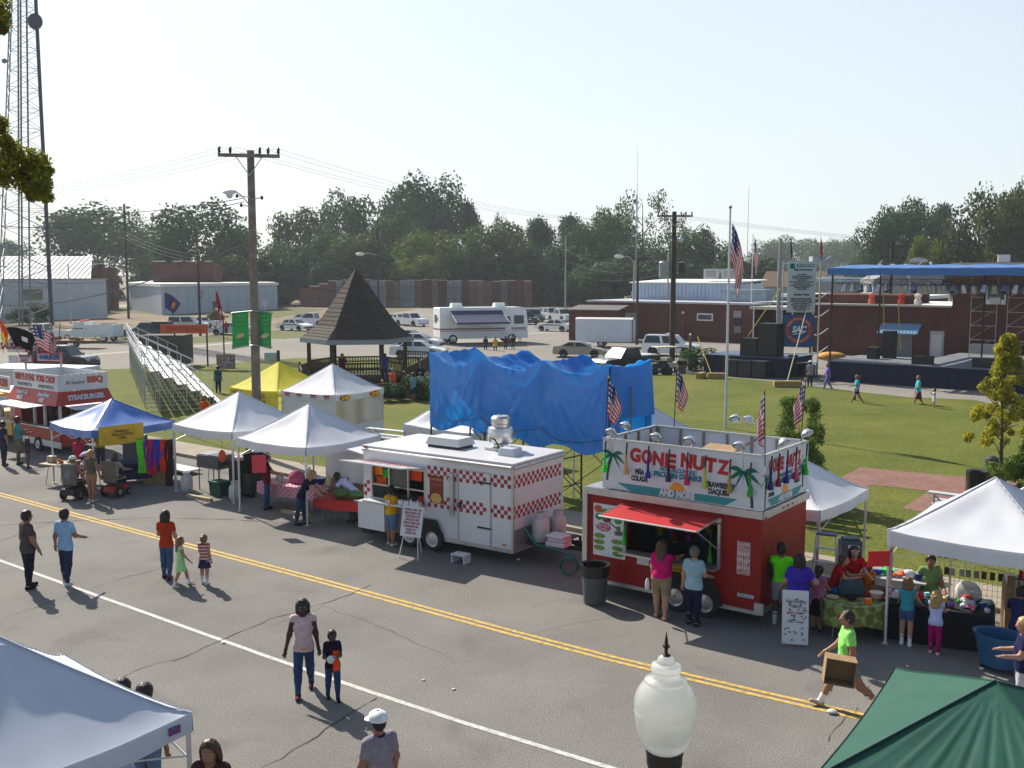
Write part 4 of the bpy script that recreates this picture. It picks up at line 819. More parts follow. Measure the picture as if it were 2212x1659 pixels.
rzb=-41; e1=Vector((math.cos(R(rzb)),math.sin(R(rzb)),0)); n1=Vector((-e1.y,e1.x,0)); c0=c-e1*1.5-n1*1.5
BT_=tent('blue canopy with a yellow banner and bright clothes hanging',c0,3.0,3.0,rzb,2.15,2.95,MBt,seed=3,wr=.9)
yb=mat('yellow_cloth_banner',(.62,.40,.03),.8,var=.12,vs=4); o=MB().grid(10,4,lambda a,b:(3.04+.01*math.sin(9*a),.2+1.6*a,1.62+.62*b-.04*math.sin(math.pi*a)*(1-b)),yb).build('banner',BT_)
text('Balloons\nToys & More\nGifts',.13,black(),o,(3.07,1.0,1.93),rz=90,w=.75,shear=.3,line=.9)
YL=mat('tent_yellow',(.78,.70,.06),.75,var=.05,trans=.25); YT=tent('yellow radio station canopy with printed side walls by the wooden utility pole',cpt(495,833,2.3),3.1,3.1,RD+4,2.25,3.35,YL,seed=4,walls={0:.1,3:.1},wr=.3)
for (x,z) in((2.2,1.95),(2.25,1.05)): text('KYTN',.3,paint('a01818'),YT,(x-.25,-.09,z),w=.75,off=.01); text('104.9',.32,black(),YT,(x-.2,-.09,z-.28),w=.75,off=.012,shear=.2)
text('KYTN',.25,paint('a01818'),YT,(.6,-.09,2.05),w=.5,off=.01)
WTt=tent('white radio station canopy with red and yellow oval logos beside the yellow one',cpt(607,843,2.3),3.1,3.1,RD+6,2.3,3.4,TW,seed=5,walls={0:.1,2:.02},wr=.4)
# half wall on the right side and logos
MB().grid(12,3,lambda a,b:(3.1+.04*math.sin(9*a),.05+3.0*a,.12+.78*b),TW).build('side_wall',WTt)
for y in(.55,2.45): 
    MB().add([(3.16,y+.34*math.cos(a),2.12+.13*math.sin(a)) for a in [math.pi*i/8 for i in range(16)]],[tuple(range(16))],mat('logo_red',(.45,.04,.03),.6)).build('emblem',WTt); text('Z100',.22,mat('logo_yellow',(.8,.55,.05),.6),WTt,(3.18,y,2.12),rz=90,w=.5,off=.01)
MB().add([(3.16,2.2+.34*math.cos(a),.5+.13*math.sin(a)) for a in [math.pi*i/8 for i in range(16)]],[tuple(range(16))],M['logo_red']).build('emblem',WTt); text('Z100',.22,M['logo_yellow'],WTt,(3.18,2.2,.5),rz=90,w=.5,off=.01)
for x in(.4,1.1,1.9,2.65): MB().box((x,-.045,2.2),(.3,.01,.09),M['logo_red']).build('emblem',WTt); text('FM 94.9',.1,mat('logo_grey',(.2,.22,.25),.6),WTt,(x,-.05,2.1),w=.26)
# tents behind the tarp
e=E;n=N
ca=Vector((4.06,32.8,0)); tent('white canopy just right of the blue tarp frame, sagging edge showing',ca-e*1.5-n*1.5,3.0,3.0,RD,2.15,3.3,TW,seed=6)
ca=Vector((-1.4,38.2,0)); tent('crumpled white canopy showing below the left end of the blue tarp',ca-e*1.9-n*1.9,3.8,3.8,RD,1.7,3.4,TW,seed=7,wr=1.6,walls={0:.0,3:0})
c=P(1771,1105,1.95); RT_=tent('white canopy directly behind the red drinks trailer',c-e*3.05,3.05,3.05,RD,1.97,3.0,TW,seed=8)
c=P(1917.7,1144.5,2.3); VT=tent('white canopy over the toy stall at the right edge',c,3.1,3.1,RD,2.3,3.3,TW,seed=9,wr=.6,val=.3)
tent('small white canopy peak behind the toy stall canopy',c+n*3.6+e*.2,3.0,3.0,RD,1.7,2.75,TW,seed=10,val=.2)
# near left white tent and green tent
c=P(413,1539.5,1.95); NL=tent('large white canopy in the lower left corner, blue in its own shade',c-e*3.1-n*3.1,3.1,3.1,RD,1.95,3.0,mat('tent_white_shade_tint',(.55,.58,.64),.75,var=.04,vs=1.5,trans=.03,spec=.3),seed=11,wr=.55)  # white cloth with blue shade mixed into its colour, darker than the other canopies
MB().box((3.125,2.85,1.82),(.006,.16,.1),paint('33549a')).build('emblem',NL); text('E-Z',.1,paint('c03030'),NL,(3.132,2.85,1.82),rz=90)
MGr=mat('tent_green',(.016,.085,.060),.7,var=.08,vs=2,trans=.12,spec=.3); cg=P(1761,1677,2.2)
GT=tent('dark green canopy in the lower right corner with radiating folds',cg,2.8,3.45,-33.4,2.2,2.93,MGr,seed=12,wr=.3,rad=.013)
MB().path([(1.4,1.725,2.945),(.7,.86,2.575),(.02,.02,2.21)],.01,mat('seam_dark',(.02,.03,.04),.8),5).build('seam',GT)
# ---------- gazebo ----------
gw=mat('gazebo_wood',(.075,.052,.032),.85,var=.3,vs=4); SH=mat('roof_shingles',(.062,.048,.038),.9,var=.3,vs=5,bump=.5,bs=9); gf=mat('gazebo_fascia',(.28,.31,.36),.6)
g=P(772,846); G=thing('gazebo','hexagonal wooden gazebo with a tall steep shingled roof','gazebo',(g.x-.32,g.y+2.4,0),8); gy=g.y+2.4
ze=CH-(733-VH)*(gy-2.5)/FPX; za=CH+8*gy/FPX; Rr=3.5; nn=6
prof=[(Rr+.08,ze),(2.6,ze+.75),(1.75,ze+1.9),(.8,ze+3.3),(.06,za)]
for i in range(nn):
    a,b=2*math.pi*i/nn,2*math.pi*(i+1)/nn; mb=MB()
    for (r1,z1),(r2,z2) in zip(prof,prof[1:]): mb.add([(r1*math.cos(a),r1*math.sin(a),z1),(r1*math.cos(b),r1*math.sin(b),z1),(r2*math.cos(b),r2*math.sin(b),z2),(r2*math.cos(a),r2*math.sin(a),z2)],[(0,1,2,3)],SH)
    for k in range(18):
        f=k/18; seg=min(3,int(f*4)); q=f*4-seg; r=prof[seg][0]*(1-q)+prof[seg+1][0]*q+.015; z=prof[seg][1]*(1-q)+prof[seg+1][1]*q
        mb.tube((r*math.cos(a),r*math.sin(a),z),(r*math.cos(b),r*math.sin(b),z),.018,SH,3)
    mb.build('roof_panel',G)
mb=MB()
for i in range(nn):
    a,b=2*math.pi*i/nn,2*math.pi*(i+1)/nn; mb.prism([(Rr*1.03*math.cos(a),Rr*1.03*math.sin(a),ze-.28),(Rr*1.03*math.cos(b),Rr*1.03*math.sin(b),ze-.28),(Rr*.97*math.cos(b),Rr*.97*math.sin(b),ze-.28),(Rr*.97*math.cos(a),Rr*.97*math.sin(a),ze-.28)],(0,0,.3),gf)
mb.build('fascia',G); zf=.75
MB().prism([(3.15*math.cos(2*math.pi*i/nn),3.15*math.sin(2*math.pi*i/nn),zf-.1) for i in range(nn)],(0,0,.1),gw).build('floor',G)
for i in range(nn):
    a=2*math.pi*i/nn; MB().box((3.05*math.cos(a),3.05*math.sin(a),(ze)/2),(.24,.24,ze),gw).build('post',G)
    b=2*math.pi*(i+1)/nn; A=Vector((3.05*math.cos(a),3.05*math.sin(a),0)); B_=Vector((3.05*math.cos(b),3.05*math.sin(b),0)); mb=MB(); 
    an=math.degrees(math.atan2((B_-A).y,(B_-A).x)); Ln=(B_-A).length; mid=(A+B_)/2
    for z,h in((zf+1.0,.1),(zf+.72,.08),(zf+.14,.1),(.38,.5)): mb.box((mid.x,mid.y,z),(Ln-.2,.09,h),gw,rz=an)
    for k in range(17): p=A.lerp(B_,(k+.5)/17); mb.box((p.x,p.y,zf+.5),(.06,.05,1.0),gw,rz=an)
    if i!=5: mb.build('railing',G)
def picket(label,pts,h=1.05,z=.09,zr=None):
    o=pts[0]; t=thing('railing_fence',label,'fence',(o.x,o.y,z)); 
    for i,(a,b) in enumerate(zip(pts,pts[1:])):
        A=a-o;B_=b-o;A.z=B_.z=0; mb=MB(); an=math.degrees(math.atan2((B_-A).y,(B_-A).x)); L=(B_-A).length; mid=(A+B_)/2
        for zz_ in(h-.05,.18): mb.box((mid.x,mid.y,zz_),(L,.07,.09),gw,rz=an)
        for k in range(int(L/.16)): p=A.lerp(B_,(k+.5)/int(L/.16)); mb.box((p.x,p.y,h/2),(.07,.04,h-.1),gw,rz=an)
        mb.build('panel',t); MB().box((A.x,A.y,h/2+.1),(.13,.13,h+.2),gw).build('post',t)
    return t
picket('dark picket railing of the gazebo ramp on its right side',[P(872,842),P(905,822),P(926,806),P(930,797),P(862,793)],1.25)
picket('dark picket railing in front of the gazebo leading to its left steps',[P(668,846),P(700,858),P(790,872),P(868,868)],1.0)
picket('short dark railing beside the gazebo steps on the left',[P(655,842),P(648,822),P(690,806)],1.0)
MB_h=bush(P(905,862,.09),2.4,1.5,'dark','dark shrub at the foot of the gazebo ramp',n=10,seed=5); bush(P(845,868,.09),1.8,1.2,'dark','low dark shrub under the gazebo front railing',n=10,seed=6)
t=tag(MB().box((0,0,.75),(.2,.2,1.5),gw).box((-.55,-.05,1.05),(.95,.05,.55),mat('sign_pale',(.45,.5,.5),.6)).build('sign_post',loc=P(602,800,.09)),'small pale sign on a dark post above the yellow canopy peak','sign')
p=P(594,700); t=thing('road_sign','diamond shaped road sign seen from behind left of the gazebo','sign',(p.x,p.y-6,0)); MB().tube((0,0,0),(0,0,3.6),.04,steel(),6).build('post',t); MB().box((0,-.05,3.2),(.8,.02,.8),mat('sign_back',(.4,.43,.45),.5),ry=45).build('plate',t)
p=P(700,905,.09); t=thing('service_pole','short thick grey power pole with a meter box beside the white logo canopy','pole',(p.x+.4,p.y,0.09)); zt=CH-(795-VH)*p.y/FPX
MB().tube((0,0,0),(0,0,zt),.13,WP,9,.11).build('shaft',t); MB().box((-.32,-.1,1.05),(.28,.18,.9),mat('meter_cream',(.55,.52,.42),.5)).build('meter_box',t); mb=MB(); mb.ell((.1,-.2,.75),(.1,.1,.2),black()); mb.ell((.12,-.2,.35),(.12,.1,.15),black()); mb.build('outlet',t)
# ---------- bleachers ----------
AL=mat('bleacher_aluminium',(.60,.61,.62),.38,.35,var=.08,vs=2)
def bleacher(label,o,rz,L,rows,z_hi,dz,tread,grp='aluminium bleachers',rail=True,z=.09):
    t=thing('bleachers',label,'bleachers',(o.x,o.y,z),rz,grp)
    for i in range(rows):
        zt=z_hi-dz*i; y=i*tread
        MB().box((L/2,y,zt),(L,.26,.045),AL).build('seat',t)
        if i<rows-0: MB().box((L/2,y+tread*.52,zt-.38),(L,.24,.04),AL).build('footboard',t)
    k=max(2,int(L/1.8)); 
    for j in range(k+1):
        x=.15+(L-.3)*j/k; mb=MB()
        for i in range(rows):
            zt=z_hi-dz*i; mb.tube((x,i*tread,0),(x,i*tread,zt),.025,steel(),4); 
            if i: mb.tube((x,(i-1)*tread,zt+dz-.4),(x,i*tread,.05),.018,steel(),4)
        mb.tube((x,0,.05),(x,(rows-1)*tread,.05),.03,steel(),4); mb.tube((x,0,z_hi-.05),(x,(rows-1)*tread,z_hi-dz*(rows-1)-.05),.025,steel(),4); mb.build('support_frame',t)
        if j<k:
            mb=MB(); x2=x+(L-.3)/k; mb.tube((x,0,.1),(x2,0,z_hi-.1),.016,steel(),4); mb.tube((x2,0,.1),(x,0,z_hi-.1),.016,steel(),4); mb.build('cross_brace',t)
    if rail:
        mb=MB()
        for zr in(.45,.85,1.05): mb.tube((0,-.15,z_hi+zr),(L,-.15,z_hi+zr),.025,AL,5)
        for j in range(k+1): x=L*j/k; mb.tube((x,-.15,z_hi-.3),(x,-.15,z_hi+1.05),.022,AL,5)
        mb.build('back_rail',t)
        for x in(0,L):
            mb=MB(); 
            for zr in(.5,1.05): mb.tube((x,-.15,z_hi+zr),(x,(rows-1)*tread,z_hi-dz*(rows-1)+zr),.025,AL,5)
            for i in range(rows): mb.tube((x,i*tread,z_hi-dz*i-.2),(x,i*tread,z_hi-dz*i+1.05),.02,AL,5)
            mb.build('side_rail',t)
    return t
fa=P(281,800,.09); na=P(318,895,.09); dr=(na-fa); az=math.degrees(math.atan2(dr.y,dr.x)); u_=dr.normalized()
bleacher('tall aluminium bleachers, the farther of the two on the left lawn',fa,az,12.2,6,2.5,.37,.68); bleacher('tall aluminium bleachers, the nearer of the two on the left lawn',fa+u_*12.9,az,12.2,6,2.5,.37,.68)
bleacher('low aluminium bleachers behind the red trailer and over the brick path',ST(-8.2,KT+4.9),RD,6.4,4,1.35,.32,.66,rail=False)
bleacher('low aluminium bleachers between the checkered trailer and the red trailer',ST(-15.2,KT+4.6),RD,4.2,4,1.25,.3,.62,rail=False)
bleacher('short aluminium bleachers behind the checkered trailer roof',P(795,990,.09),RD+7,5,3,1.2,.32,.6,rail=False)
# orange sign frame and dark goal-like frame by the bleachers
t=thing('lettered_sign','orange lettered sign board between two dark posts behind the bleachers','sign',(P(352,792,.09).x,P(352,792,.09).y,.09)); y0=t.location.y; wS=(449-352)*y0/FPX; z1=CH-(703-VH)*y0/FPX; z0=CH-(722-VH)*y0/FPX
MB().box((wS/2,0,(z1+z0)/2),(wS+.2,.06,z1-z0),mat('orange_sign',(.62,.10,.03),.6)).build('board',t); text('TRACTOR PULL',.5,mat('sign_dark_red',(.2,.02,.01),.6),t,(wS/2,-.05,(z1+z0)/2),w=wS*.8)
for x in(wS*.28,wS): MB().tube((x,.05,0),(x,.05,z1),.07,darkm(),6).build('post',t)
MB().box((wS*.0,1,z0-1.3),(3.4,2.4,2.3),mat('dark_mesh',(.07,.07,.055),.9,var=.3)).build('screen_box',t)
t=thing('roofed_post','tall dark post with a little wooden gabled roof','post',(P(485,792,.09).x,P(485,792,.09).y,.09)); y0=t.location.y; zt=CH-(680-VH)*y0/FPX  # kiosk-like post under a small gable, carries no lamp
MB().tube((0,0,0),(0,0,zt),.06,darkm(),6).build('shaft',t); MB().prism([(-1.2,-.35,zt-.2),(-.5,-.35,zt+.45),(.3,-.35,zt-.15),(.3,-.35,zt-.3),(-.5,-.35,zt+.28),(-1.2,-.35,zt-.35)],(0,.8,0),mat('tan_board',(.45,.32,.2),.8)).build('roof',t); MB().box((-.45,0,zt-.25),(1.,.5,.5),wood()).build('box',t)
t=tag(MB().grid(6,6,lambda a,b:(a*1.4,.05*math.sin(8*a),.1+b*1.1),mat('striped_cloth',(.3,.08,.08),.8,col2=(.5,.48,.45),vs=6,var=.2)).build('cloth_banner',loc=P(468,800,.09)),'red and white striped cloth on the bleacher fence','banner')
# ---------- blue tarp on scaffolding ----------
TB=bpy.data.materials.new('blue_tarp'); TB.use_nodes=True; b=TB.node_tree.nodes['Principled BSDF']; b.inputs['Base Color'].default_value=(.004,.20,.60,1); b.inputs['Roughness'].default_value=.24;  b.inputs['Specular IOR Level'].default_value=.8
nz=TB.node_tree.nodes.new('ShaderNodeTexNoise'); nz.inputs['Scale'].default_value=1.1; nz.inputs['Detail'].default_value=3; nz.inputs['Distortion'].default_value=1.5; tcb=TB.node_tree.nodes.new('ShaderNodeTexCoord'); TB.node_tree.links.new(tcb.outputs['Object'],nz.inputs['Vector']); bpn=TB.node_tree.nodes.new('ShaderNodeBump'); bpn.inputs['Strength'].default_value=.18; bpn.inputs['Distance'].default_value=.12; TB.node_tree.links.new(nz.outputs['Fac'],bpn.inputs['Height']); TB.node_tree.links.new(bpn.outputs[0],b.inputs['Normal'])
tr=TB.node_tree.nodes.new('ShaderNodeBsdfTranslucent'); tr.inputs[0].default_value=(.01,.33,.85,1); mx=TB.node_tree.nodes.new('ShaderNodeMixShader'); mx.inputs[0].default_value=.28
TB.node_tree.links.new(b.outputs[0],mx.inputs[1]); TB.node_tree.links.new(tr.outputs[0],mx.inputs[2]); TB.node_tree.links.new(mx.outputs[0],TB.node_tree.nodes['Material Output'].inputs[0])
tl=Vector((-2.73,34.24,0)); TA=thing('scaffold_frame','scaffold frame wrapped in a shiny blue tarpaulin behind the checkered trailer','scaffold',(tl.x,tl.y,0),-41.4); LX=7.4; DY=1.9; nb=3; bay=LX/nb
sf=mat('scaffold_black',(.02,.02,.025),.5,.4)
for i in range(nb+1):
    for y in(0,DY):
        MB().tube((i*bay,y,0.05),(i*bay,y,4.62),.03,sf,6).build('upright',TA)
    mb=MB()
    for z in(.6,1.5,2.4,3.3,4.2): mb.tube((i*bay,0,z),(i*bay,DY,z),.022,sf,5)
    mb.build('ladder_rungs',TA)
    if i<nb:
        for y in(0,DY):
            for z0 in(.2,2.1): MB().tube((i*bay,y,z0),((i+1)*bay,y,z0+1.7),.016,sf,4).tube(((i+1)*bay,y,z0),(i*bay,y,z0+1.7),.016,sf,4).build('cross_brace',TA)
def sagf(x): return 1-abs(((x/bay)%1)-.5)*2
def topf(a,b):
    x=a*(LX+.1)-.05; y=-.04+b*(DY+.2); f_=(x/bay)%1; s=4*f_*(1-f_); z=4.68-.36*s-.22*math.sin(math.pi*b)*(.4+.6*s)+.09*noise.noise(Vector((x*1.6,y*2.4,0)))+.04*noise.noise(Vector((x*5,y*3,4)))
    pk=min(1,abs(x/bay-round(x/bay))*6); return (x,y,z+.08*(1-pk)*(1 if b>.4 else .3))
MB().grid(90,20,topf,TB).build('tarp_top',TA)
bw_=[(0,2.22),(1.15,2.18),(2.5,2.34),(3.2,2.28),(4.,2.15),(5.,2.05),(7.5,2.1)]
def bot(x):
    for (a,za_),(b,zb_) in zip(bw_,bw_[1:]):
        if x<=b: return za_+(zb_-za_)*(x-a)/(b-a)
    return 1.8
def frf(a,b):
    x=a*LX; zt=topf(a,0)[2]; zb_=bot(x)-.12*math.sin(x*3.1); z=zt+(zb_-zt)*b; f=((x/bay)%1); n0=min(f,1-f)
    bil=-.22*math.sin(math.pi*f)*math.sin(math.pi*min(1,b*1.1))**.8 
    fan=0
    for k in(0,1): 
        ax=x/bay-round(x/bay); ang=math.atan2(ax*bay,(zt-z)+.25); fan+=.022*math.sin(ang*26+k*2.3)*min(1,(zt-z)*.9)*math.exp(-abs(ang)*.9)
    crease=.03*noise.noise(Vector((x*1.3,z*1.6,3)))+.014*noise.noise(Vector((x*5+z*3,z*2,7)))
    return (x,-.07+bil*.6+fan+crease,z)
MB().grid(150,60,frf,TB).build('tarp_front',TA)
def sdf_(a,b):
    y=a*(DY+.2)-.05; zt=4.66-.1*math.sin(math.pi*a); zb_=3.05; return (LX+.06+.12*b*a+.04*math.sin(9*a)*b,y,zt+(zb_-zt)*b)
MB().grid(20,16,sdf_,TB).build('tarp_side',TA)
MB().grid(6,20,lambda a,b:(LX+.03+.03*math.sin(12*b),.0+.38*a+.1*b*math.sin(3*b),4.6-2.75*b),TB).grid(6,20,lambda a,b:(LX+.06,DY-.1+.35*a,3.2-1.5*b),TB).build('tarp_flap',TA)
MB().grid(60,16,lambda a,b:(a*LX,DY+.16+.04*math.sin(20*a),topf(a,1)[2]*(1-b)+1.7*b),TB).build('tarp_back',TA)
rp=[(0,-.12,2.75)]
for i in range(1,19): x=LX*i/18; f=(x/bay)%1; rp.append((x,-.34*math.sin(math.pi*f)-.14,2.78-.0*x-.22*math.sin(math.pi*f)-.25*x/LX))
MB().path(rp,.013,black(),4).build('tie_rope',TA)
MB().tube((LX+.12,.9,4.0),(LX+.35,.6,1.5),.025,wood(),5).build('prop_pole',TA)
# ---------- stage ----------
NV=mat('stage_skirt',(.008,.012,.035),.85,var=.25,vs=2); DK=mat('stage_deck',(.16,.17,.18),.7,var=.1,vs=1); BC=mat('canopy_blue',(.05,.17,.48),.4,var=.08,trans=.15)
sf0=P(1787,822); ST_=thing('stage','open air stage with a navy skirt, grey deck and blue canopy','stage',(sf0.x,sf0.y,0),RD)
MB().box((2.6,3.0,.66),(5.2,6,1.32),NV).box((15.2,6.2,.66),(20,12.4,1.32),NV).build('skirt',ST_)
MB().box((2.6,3.0,1.35),(5.3,6.1,.06),DK).box((15.2,6.2,1.36),(20.1,12.5,.07),DK).build('deck',ST_)
zc=7.12
mb=MB(); 
def cf(a,b): x=-.1+a*26; y=-.3+b*11; return (x,y,7.62+.25*math.sin(math.pi*b)+.03*math.sin(a*60))
mb.grid(60,6,cf,BC); mb.grid(60,2,lambda a,b:(-.1+a*26,-.32,7.62-b*.46+.02*math.sin(a*50)),BC); mb.grid(10,2,lambda a,b:(-.12,-.3+a*11,7.62-b*.46),BC); mb.build('canopy',ST_)
tm=mat('truss_black',(.025,.025,.028),.5,.3)
def truss(mb,a,b,w=.3):
    a=Vector(a);b=Vector(b); d=(b-a); L=d.length; n_=int(L/.6)
    for o in((0,0,w/2),(0,0,-w/2)): mb.tube(a+Vector(o),b+Vector(o),.03,tm,4)
    for k in range(n_): mb.tube(a+d*k/n_+Vector((0,0,w/2*(-1)**k)),a+d*(k+1)/n_+Vector((0,0,-w/2*(-1)**k)),.016,tm,4)
for y,z in((.2,6.75),(5.2,6.6)): mb=MB(); truss(mb,(0,y,z),(25,y,z)); mb.build('truss',ST_)
for x,y in((.1,.1),(.1,9.5),(7.5,9.2),(15,9.2),(24,.1)): mb=MB(); 
for (x,y) in((.1,.1),(.1,9.5),(7.5,9.2),(15.5,9.2)): MB().tube((x,y,0),(x,y,7.6),.07,tm,6).build('mast',ST_)
for x0 in(6.6,9.0):
    mb=MB()
    for z in(1.6,2.6,3.6,4.6,5.6): mb.tube((x0,9.4,z),(x0+1.7,9.4,z),.03,steel(),4); mb.tube((x0,9.4,z),(x0+1.4,9.4,z+1),.025,steel(),4)
    for x in(x0,x0+1.7): mb.tube((x,9.4,1.4),(x,9.4,7),.03,steel(),4)
    mb.build('scaffold_tower',ST_)
def put(o,local,root,rz=0): 
    m=Matrix.Rotation(root.rotation_euler.z,4,'Z'); p=m@Vector(local)+Vector(root.location); o.location=p; o.rotation_euler=(0,0,root.rotation_euler.z+R(rz)); return o
# par cans
chrome=mat('chrome',(.42,.42,.44),.28,.8)
def parcan():
    return MB().lathe((0,0,0),[(.02,.17),(.1,.16),(.12,-.02),(.15,-.15),(.15,-.2)],chrome,10).lathe((0,0,0),[(.14,-.19),(.01,-.185)],black(),10).tube((-.15,0,.0),(-.15,0,.28),.012,black(),4).tube((.15,0,0),(.15,0,.28),.012,black(),4).tube((-.15,0,.28),(.15,0,.28),.012,black(),4)
pc0=parcan().build('stage_light')
first=True
for row,(y,z,xs,lab) in enumerate([(.2,6.35,[.9+.56*i for i in range(6)]+[4.9+.6*i for i in range(12)]+[12.4+.62*i for i in range(10)],'chrome stage spotlight hanging in the upper row at the front edge of the blue canopy'),(5.2,6.2,[6.0+.62*i for i in range(15)],'chrome stage spotlight hanging in the lower row deep under the blue canopy')]):
    for k,x in enumerate(xs):
        o=pc0 if first else pc0.copy()
        if not first: COL.objects.link(o)
        first=False; put(o,(x,y,z),ST_); o.rotation_euler=(R(random.uniform(-35,35)),R(random.uniform(-15,15)),ST_.rotation_euler.z); o.scale=(1.35,1.35,1.35); tag(o,lab,'stage light','upper row of stage spotlights' if row==0 else 'lower row of stage spotlights')
def speaker(label,root,loc,w,d,h,rz=0,grp=None,cat='loudspeaker'):
    t=thing('loudspeaker',label,cat,(0,0,0),0,grp); put(t,loc,root,rz)
    MB().box((0,0,h/2),(w,d,h),mat('speaker_cabinet',(.012,.012,.013),.7,var=.3)).build('cabinet',t,bevel=.02); MB().box((0,-d/2-.01,h/2),(w*.9,.02,h*.92),mat('speaker_grille',(.02,.02,.021),.5)).build('grille',t); return t
speaker('low black wedge monitor pair at the left of the stage front edge',ST_,(6.0,.9,1.39),1.3,.6,.55,8); speaker('low black wedge monitor pair at the middle of the stage front edge',ST_,(9.8,.9,1.39),1.4,.6,.6); speaker('black floor monitor half hidden by the yellow tree',ST_,(14.6,.9,1.39),1.1,.6,.55)
speaker('tall black speaker tower on the left rear corner of the stage deck',ST_,(2.6,4.6,1.39),.75,.8,1.9); speaker('short black speaker at the foot of the tall tower on stage',ST_,(1.9,3.4,1.39),.7,.7,.8)
# left wing
w0=P(1520,806); WG=thing('stage_wing','navy skirted side platform carrying the big speaker stacks','platform',(w0.x,w0.y,0),RD)
MB().box((3.2,2.2,.68),(6.4,4.4,1.36),NV).build('skirt',WG); MB().box((3.2,2.2,1.39),(6.5,4.5,.05),mat('blue_deck',(.06,.1,.17),.5)).build('deck',WG)
speaker('tallest black speaker stack on the side platform left of the round logo banner',WG,(4.75,1.0,1.42),1.45,1.2,2.35); speaker('shorter black speaker stack left of the tallest one',WG,(3.3,1.0,1.42),1.3,1.2,1.25)
for k in range(3): speaker(f"{['left','middle','right'][k]} black subwoofer on the ground in front of the side platform",WG,(2.6+k*1.1,-.55,0),1.05,.9,1.2)
# banner tower
b0=P(1690,812); y0=b0.y; BTW=thing('banner_tower','scaffold tower carrying the sponsor list and the round logo banner','scaffold tower',(b0.x,y0,0),-2); k=y0/FPX
for x in(-.15,2.45):
    for y in(0,1.6): MB().tube((x,y,0),(x,y,CH+26*k),.05,steel(),6).build('upright',BTW)
mb=MB()
for z in(1.6,2.9,4.2,5.5,6.8,8.0): mb.tube((-.15,0,z),(2.45,0,z),.035,steel(),4); mb.tube((2.45,0,z),(2.45,1.6,z),.03,steel(),4); mb.tube((2.45,0,z),(3.2,.2,z+.5),.03,steel(),4)
mb.build('cross_bars',BTW)
zS1,zS0=CH-(566-VH)*k,CH-(674-VH)*k; wB=60*k; PB=mat('banner_white',(.50,.55,.57),.6)
o=MB().box((wB/2+.15,-.1,(zS1+zS0)/2),(wB,.02,zS1-zS0),PB).build('sponsor_board',BTW); xc=wB/2+.15; tg=mat('banner_black',(.02,.025,.03),.6); gg=mat('banner_green',(.0,.13,.10),.6)
MB().box((xc+.25,-.13,zS1-.25),(1.25,.01,.22),gg).box((xc-.68,-.13,zS1-.3),(.32,.01,.36),gg).build('header',o); text('SPONSORS',.2,PB,o,(xc+.25,-.15,zS1-.25),w=1.15,off=.008)
text('Big Harvester',.2,tg,o,(xc+.1,-.13,zS1-.55),w=1.3,off=.008)
text('City of Martin\nGeneral Community Hospital\nWest Tennessee Healthcare\nFirst State Bank\nMartin Area Chamber of Commerce\nAlex Tucker Foods, Inc\nUniversity of Tennessee at Martin\nSavannah Savings Bank\nVolunteer Bank',.15,tg,o,(xc,-.13,zS1-1.4),w=1.7,line=.85,off=.004)
text('Golden Hoes',.19,tg,o,(xc,-.13,zS1-2.3),w=1.1,off=.008)
text('Robinson Insurance Agency\nBlock Pools Furniture Co\nA.C. Nature Outdoor Supply\nGoodwill Corporation\nMartin Housing Authority\nMaster Light Baptist\nSmith Funeral Home\nJackson Clinic',.14,tg,o,(xc,-.13,zS1-2.98),w=1.6,line=.85,off=.004)
z1,z0=CH-(679-VH)*k,CH-(748-VH)*k; w2=66*k; SB=mat('banner_navy',(.015,.07,.22),.6); SR=mat('banner_red',(.42,.06,.03),.6)
o=MB().box((w2/2-.05,-.08,(z1+z0)/2),(w2,.02,z1-z0),SB).build('logo_banner',BTW); xc=w2/2-.05; zm=(z1+z0)/2+.05
def disc(r,y,m,mb=None): return (mb or MB()).add([(xc+r*math.cos(a),y,zm+r*math.sin(a)) for a in [math.pi*i/18 for i in range(36)]],[tuple(range(35,-1,-1))],m)
disc(.95,-.10,SR).build('ring',o); disc(.66,-.105,SB).build('disc',o)
text('SAC',.62,white(),o,(xc,-.12,zm+.03),w=1.05,off=.03,shear=.25); MB().box((xc-.05,-.12,zm-.27),(.75,.01,.05),white(),ry=-6).build('underline',o)
def ring_text(s,r,a0,a1,size,par,m,flip=1):
    for i,ch in enumerate(s):
        if ch==' ': continue
        a=R(a0+(a1-a0)*i/(len(s)-1)); text(ch,size,m,par,(xc+r*math.cos(a),-.12,zm+r*math.sin(a)),ry=-(math.degrees(a)-90*flip),name='letter')
ring_text('Student Activities Council',.80,160,20,.17,o,white()); ring_text('AT UT MARTIN',.80,215,325,.17,o,white(),-1)
MB().box((2.6,.8,8.3),(1.3,1.0,.35),mat('sign_grey',(.35,.38,.4),.6)).build('top_box',BTW)
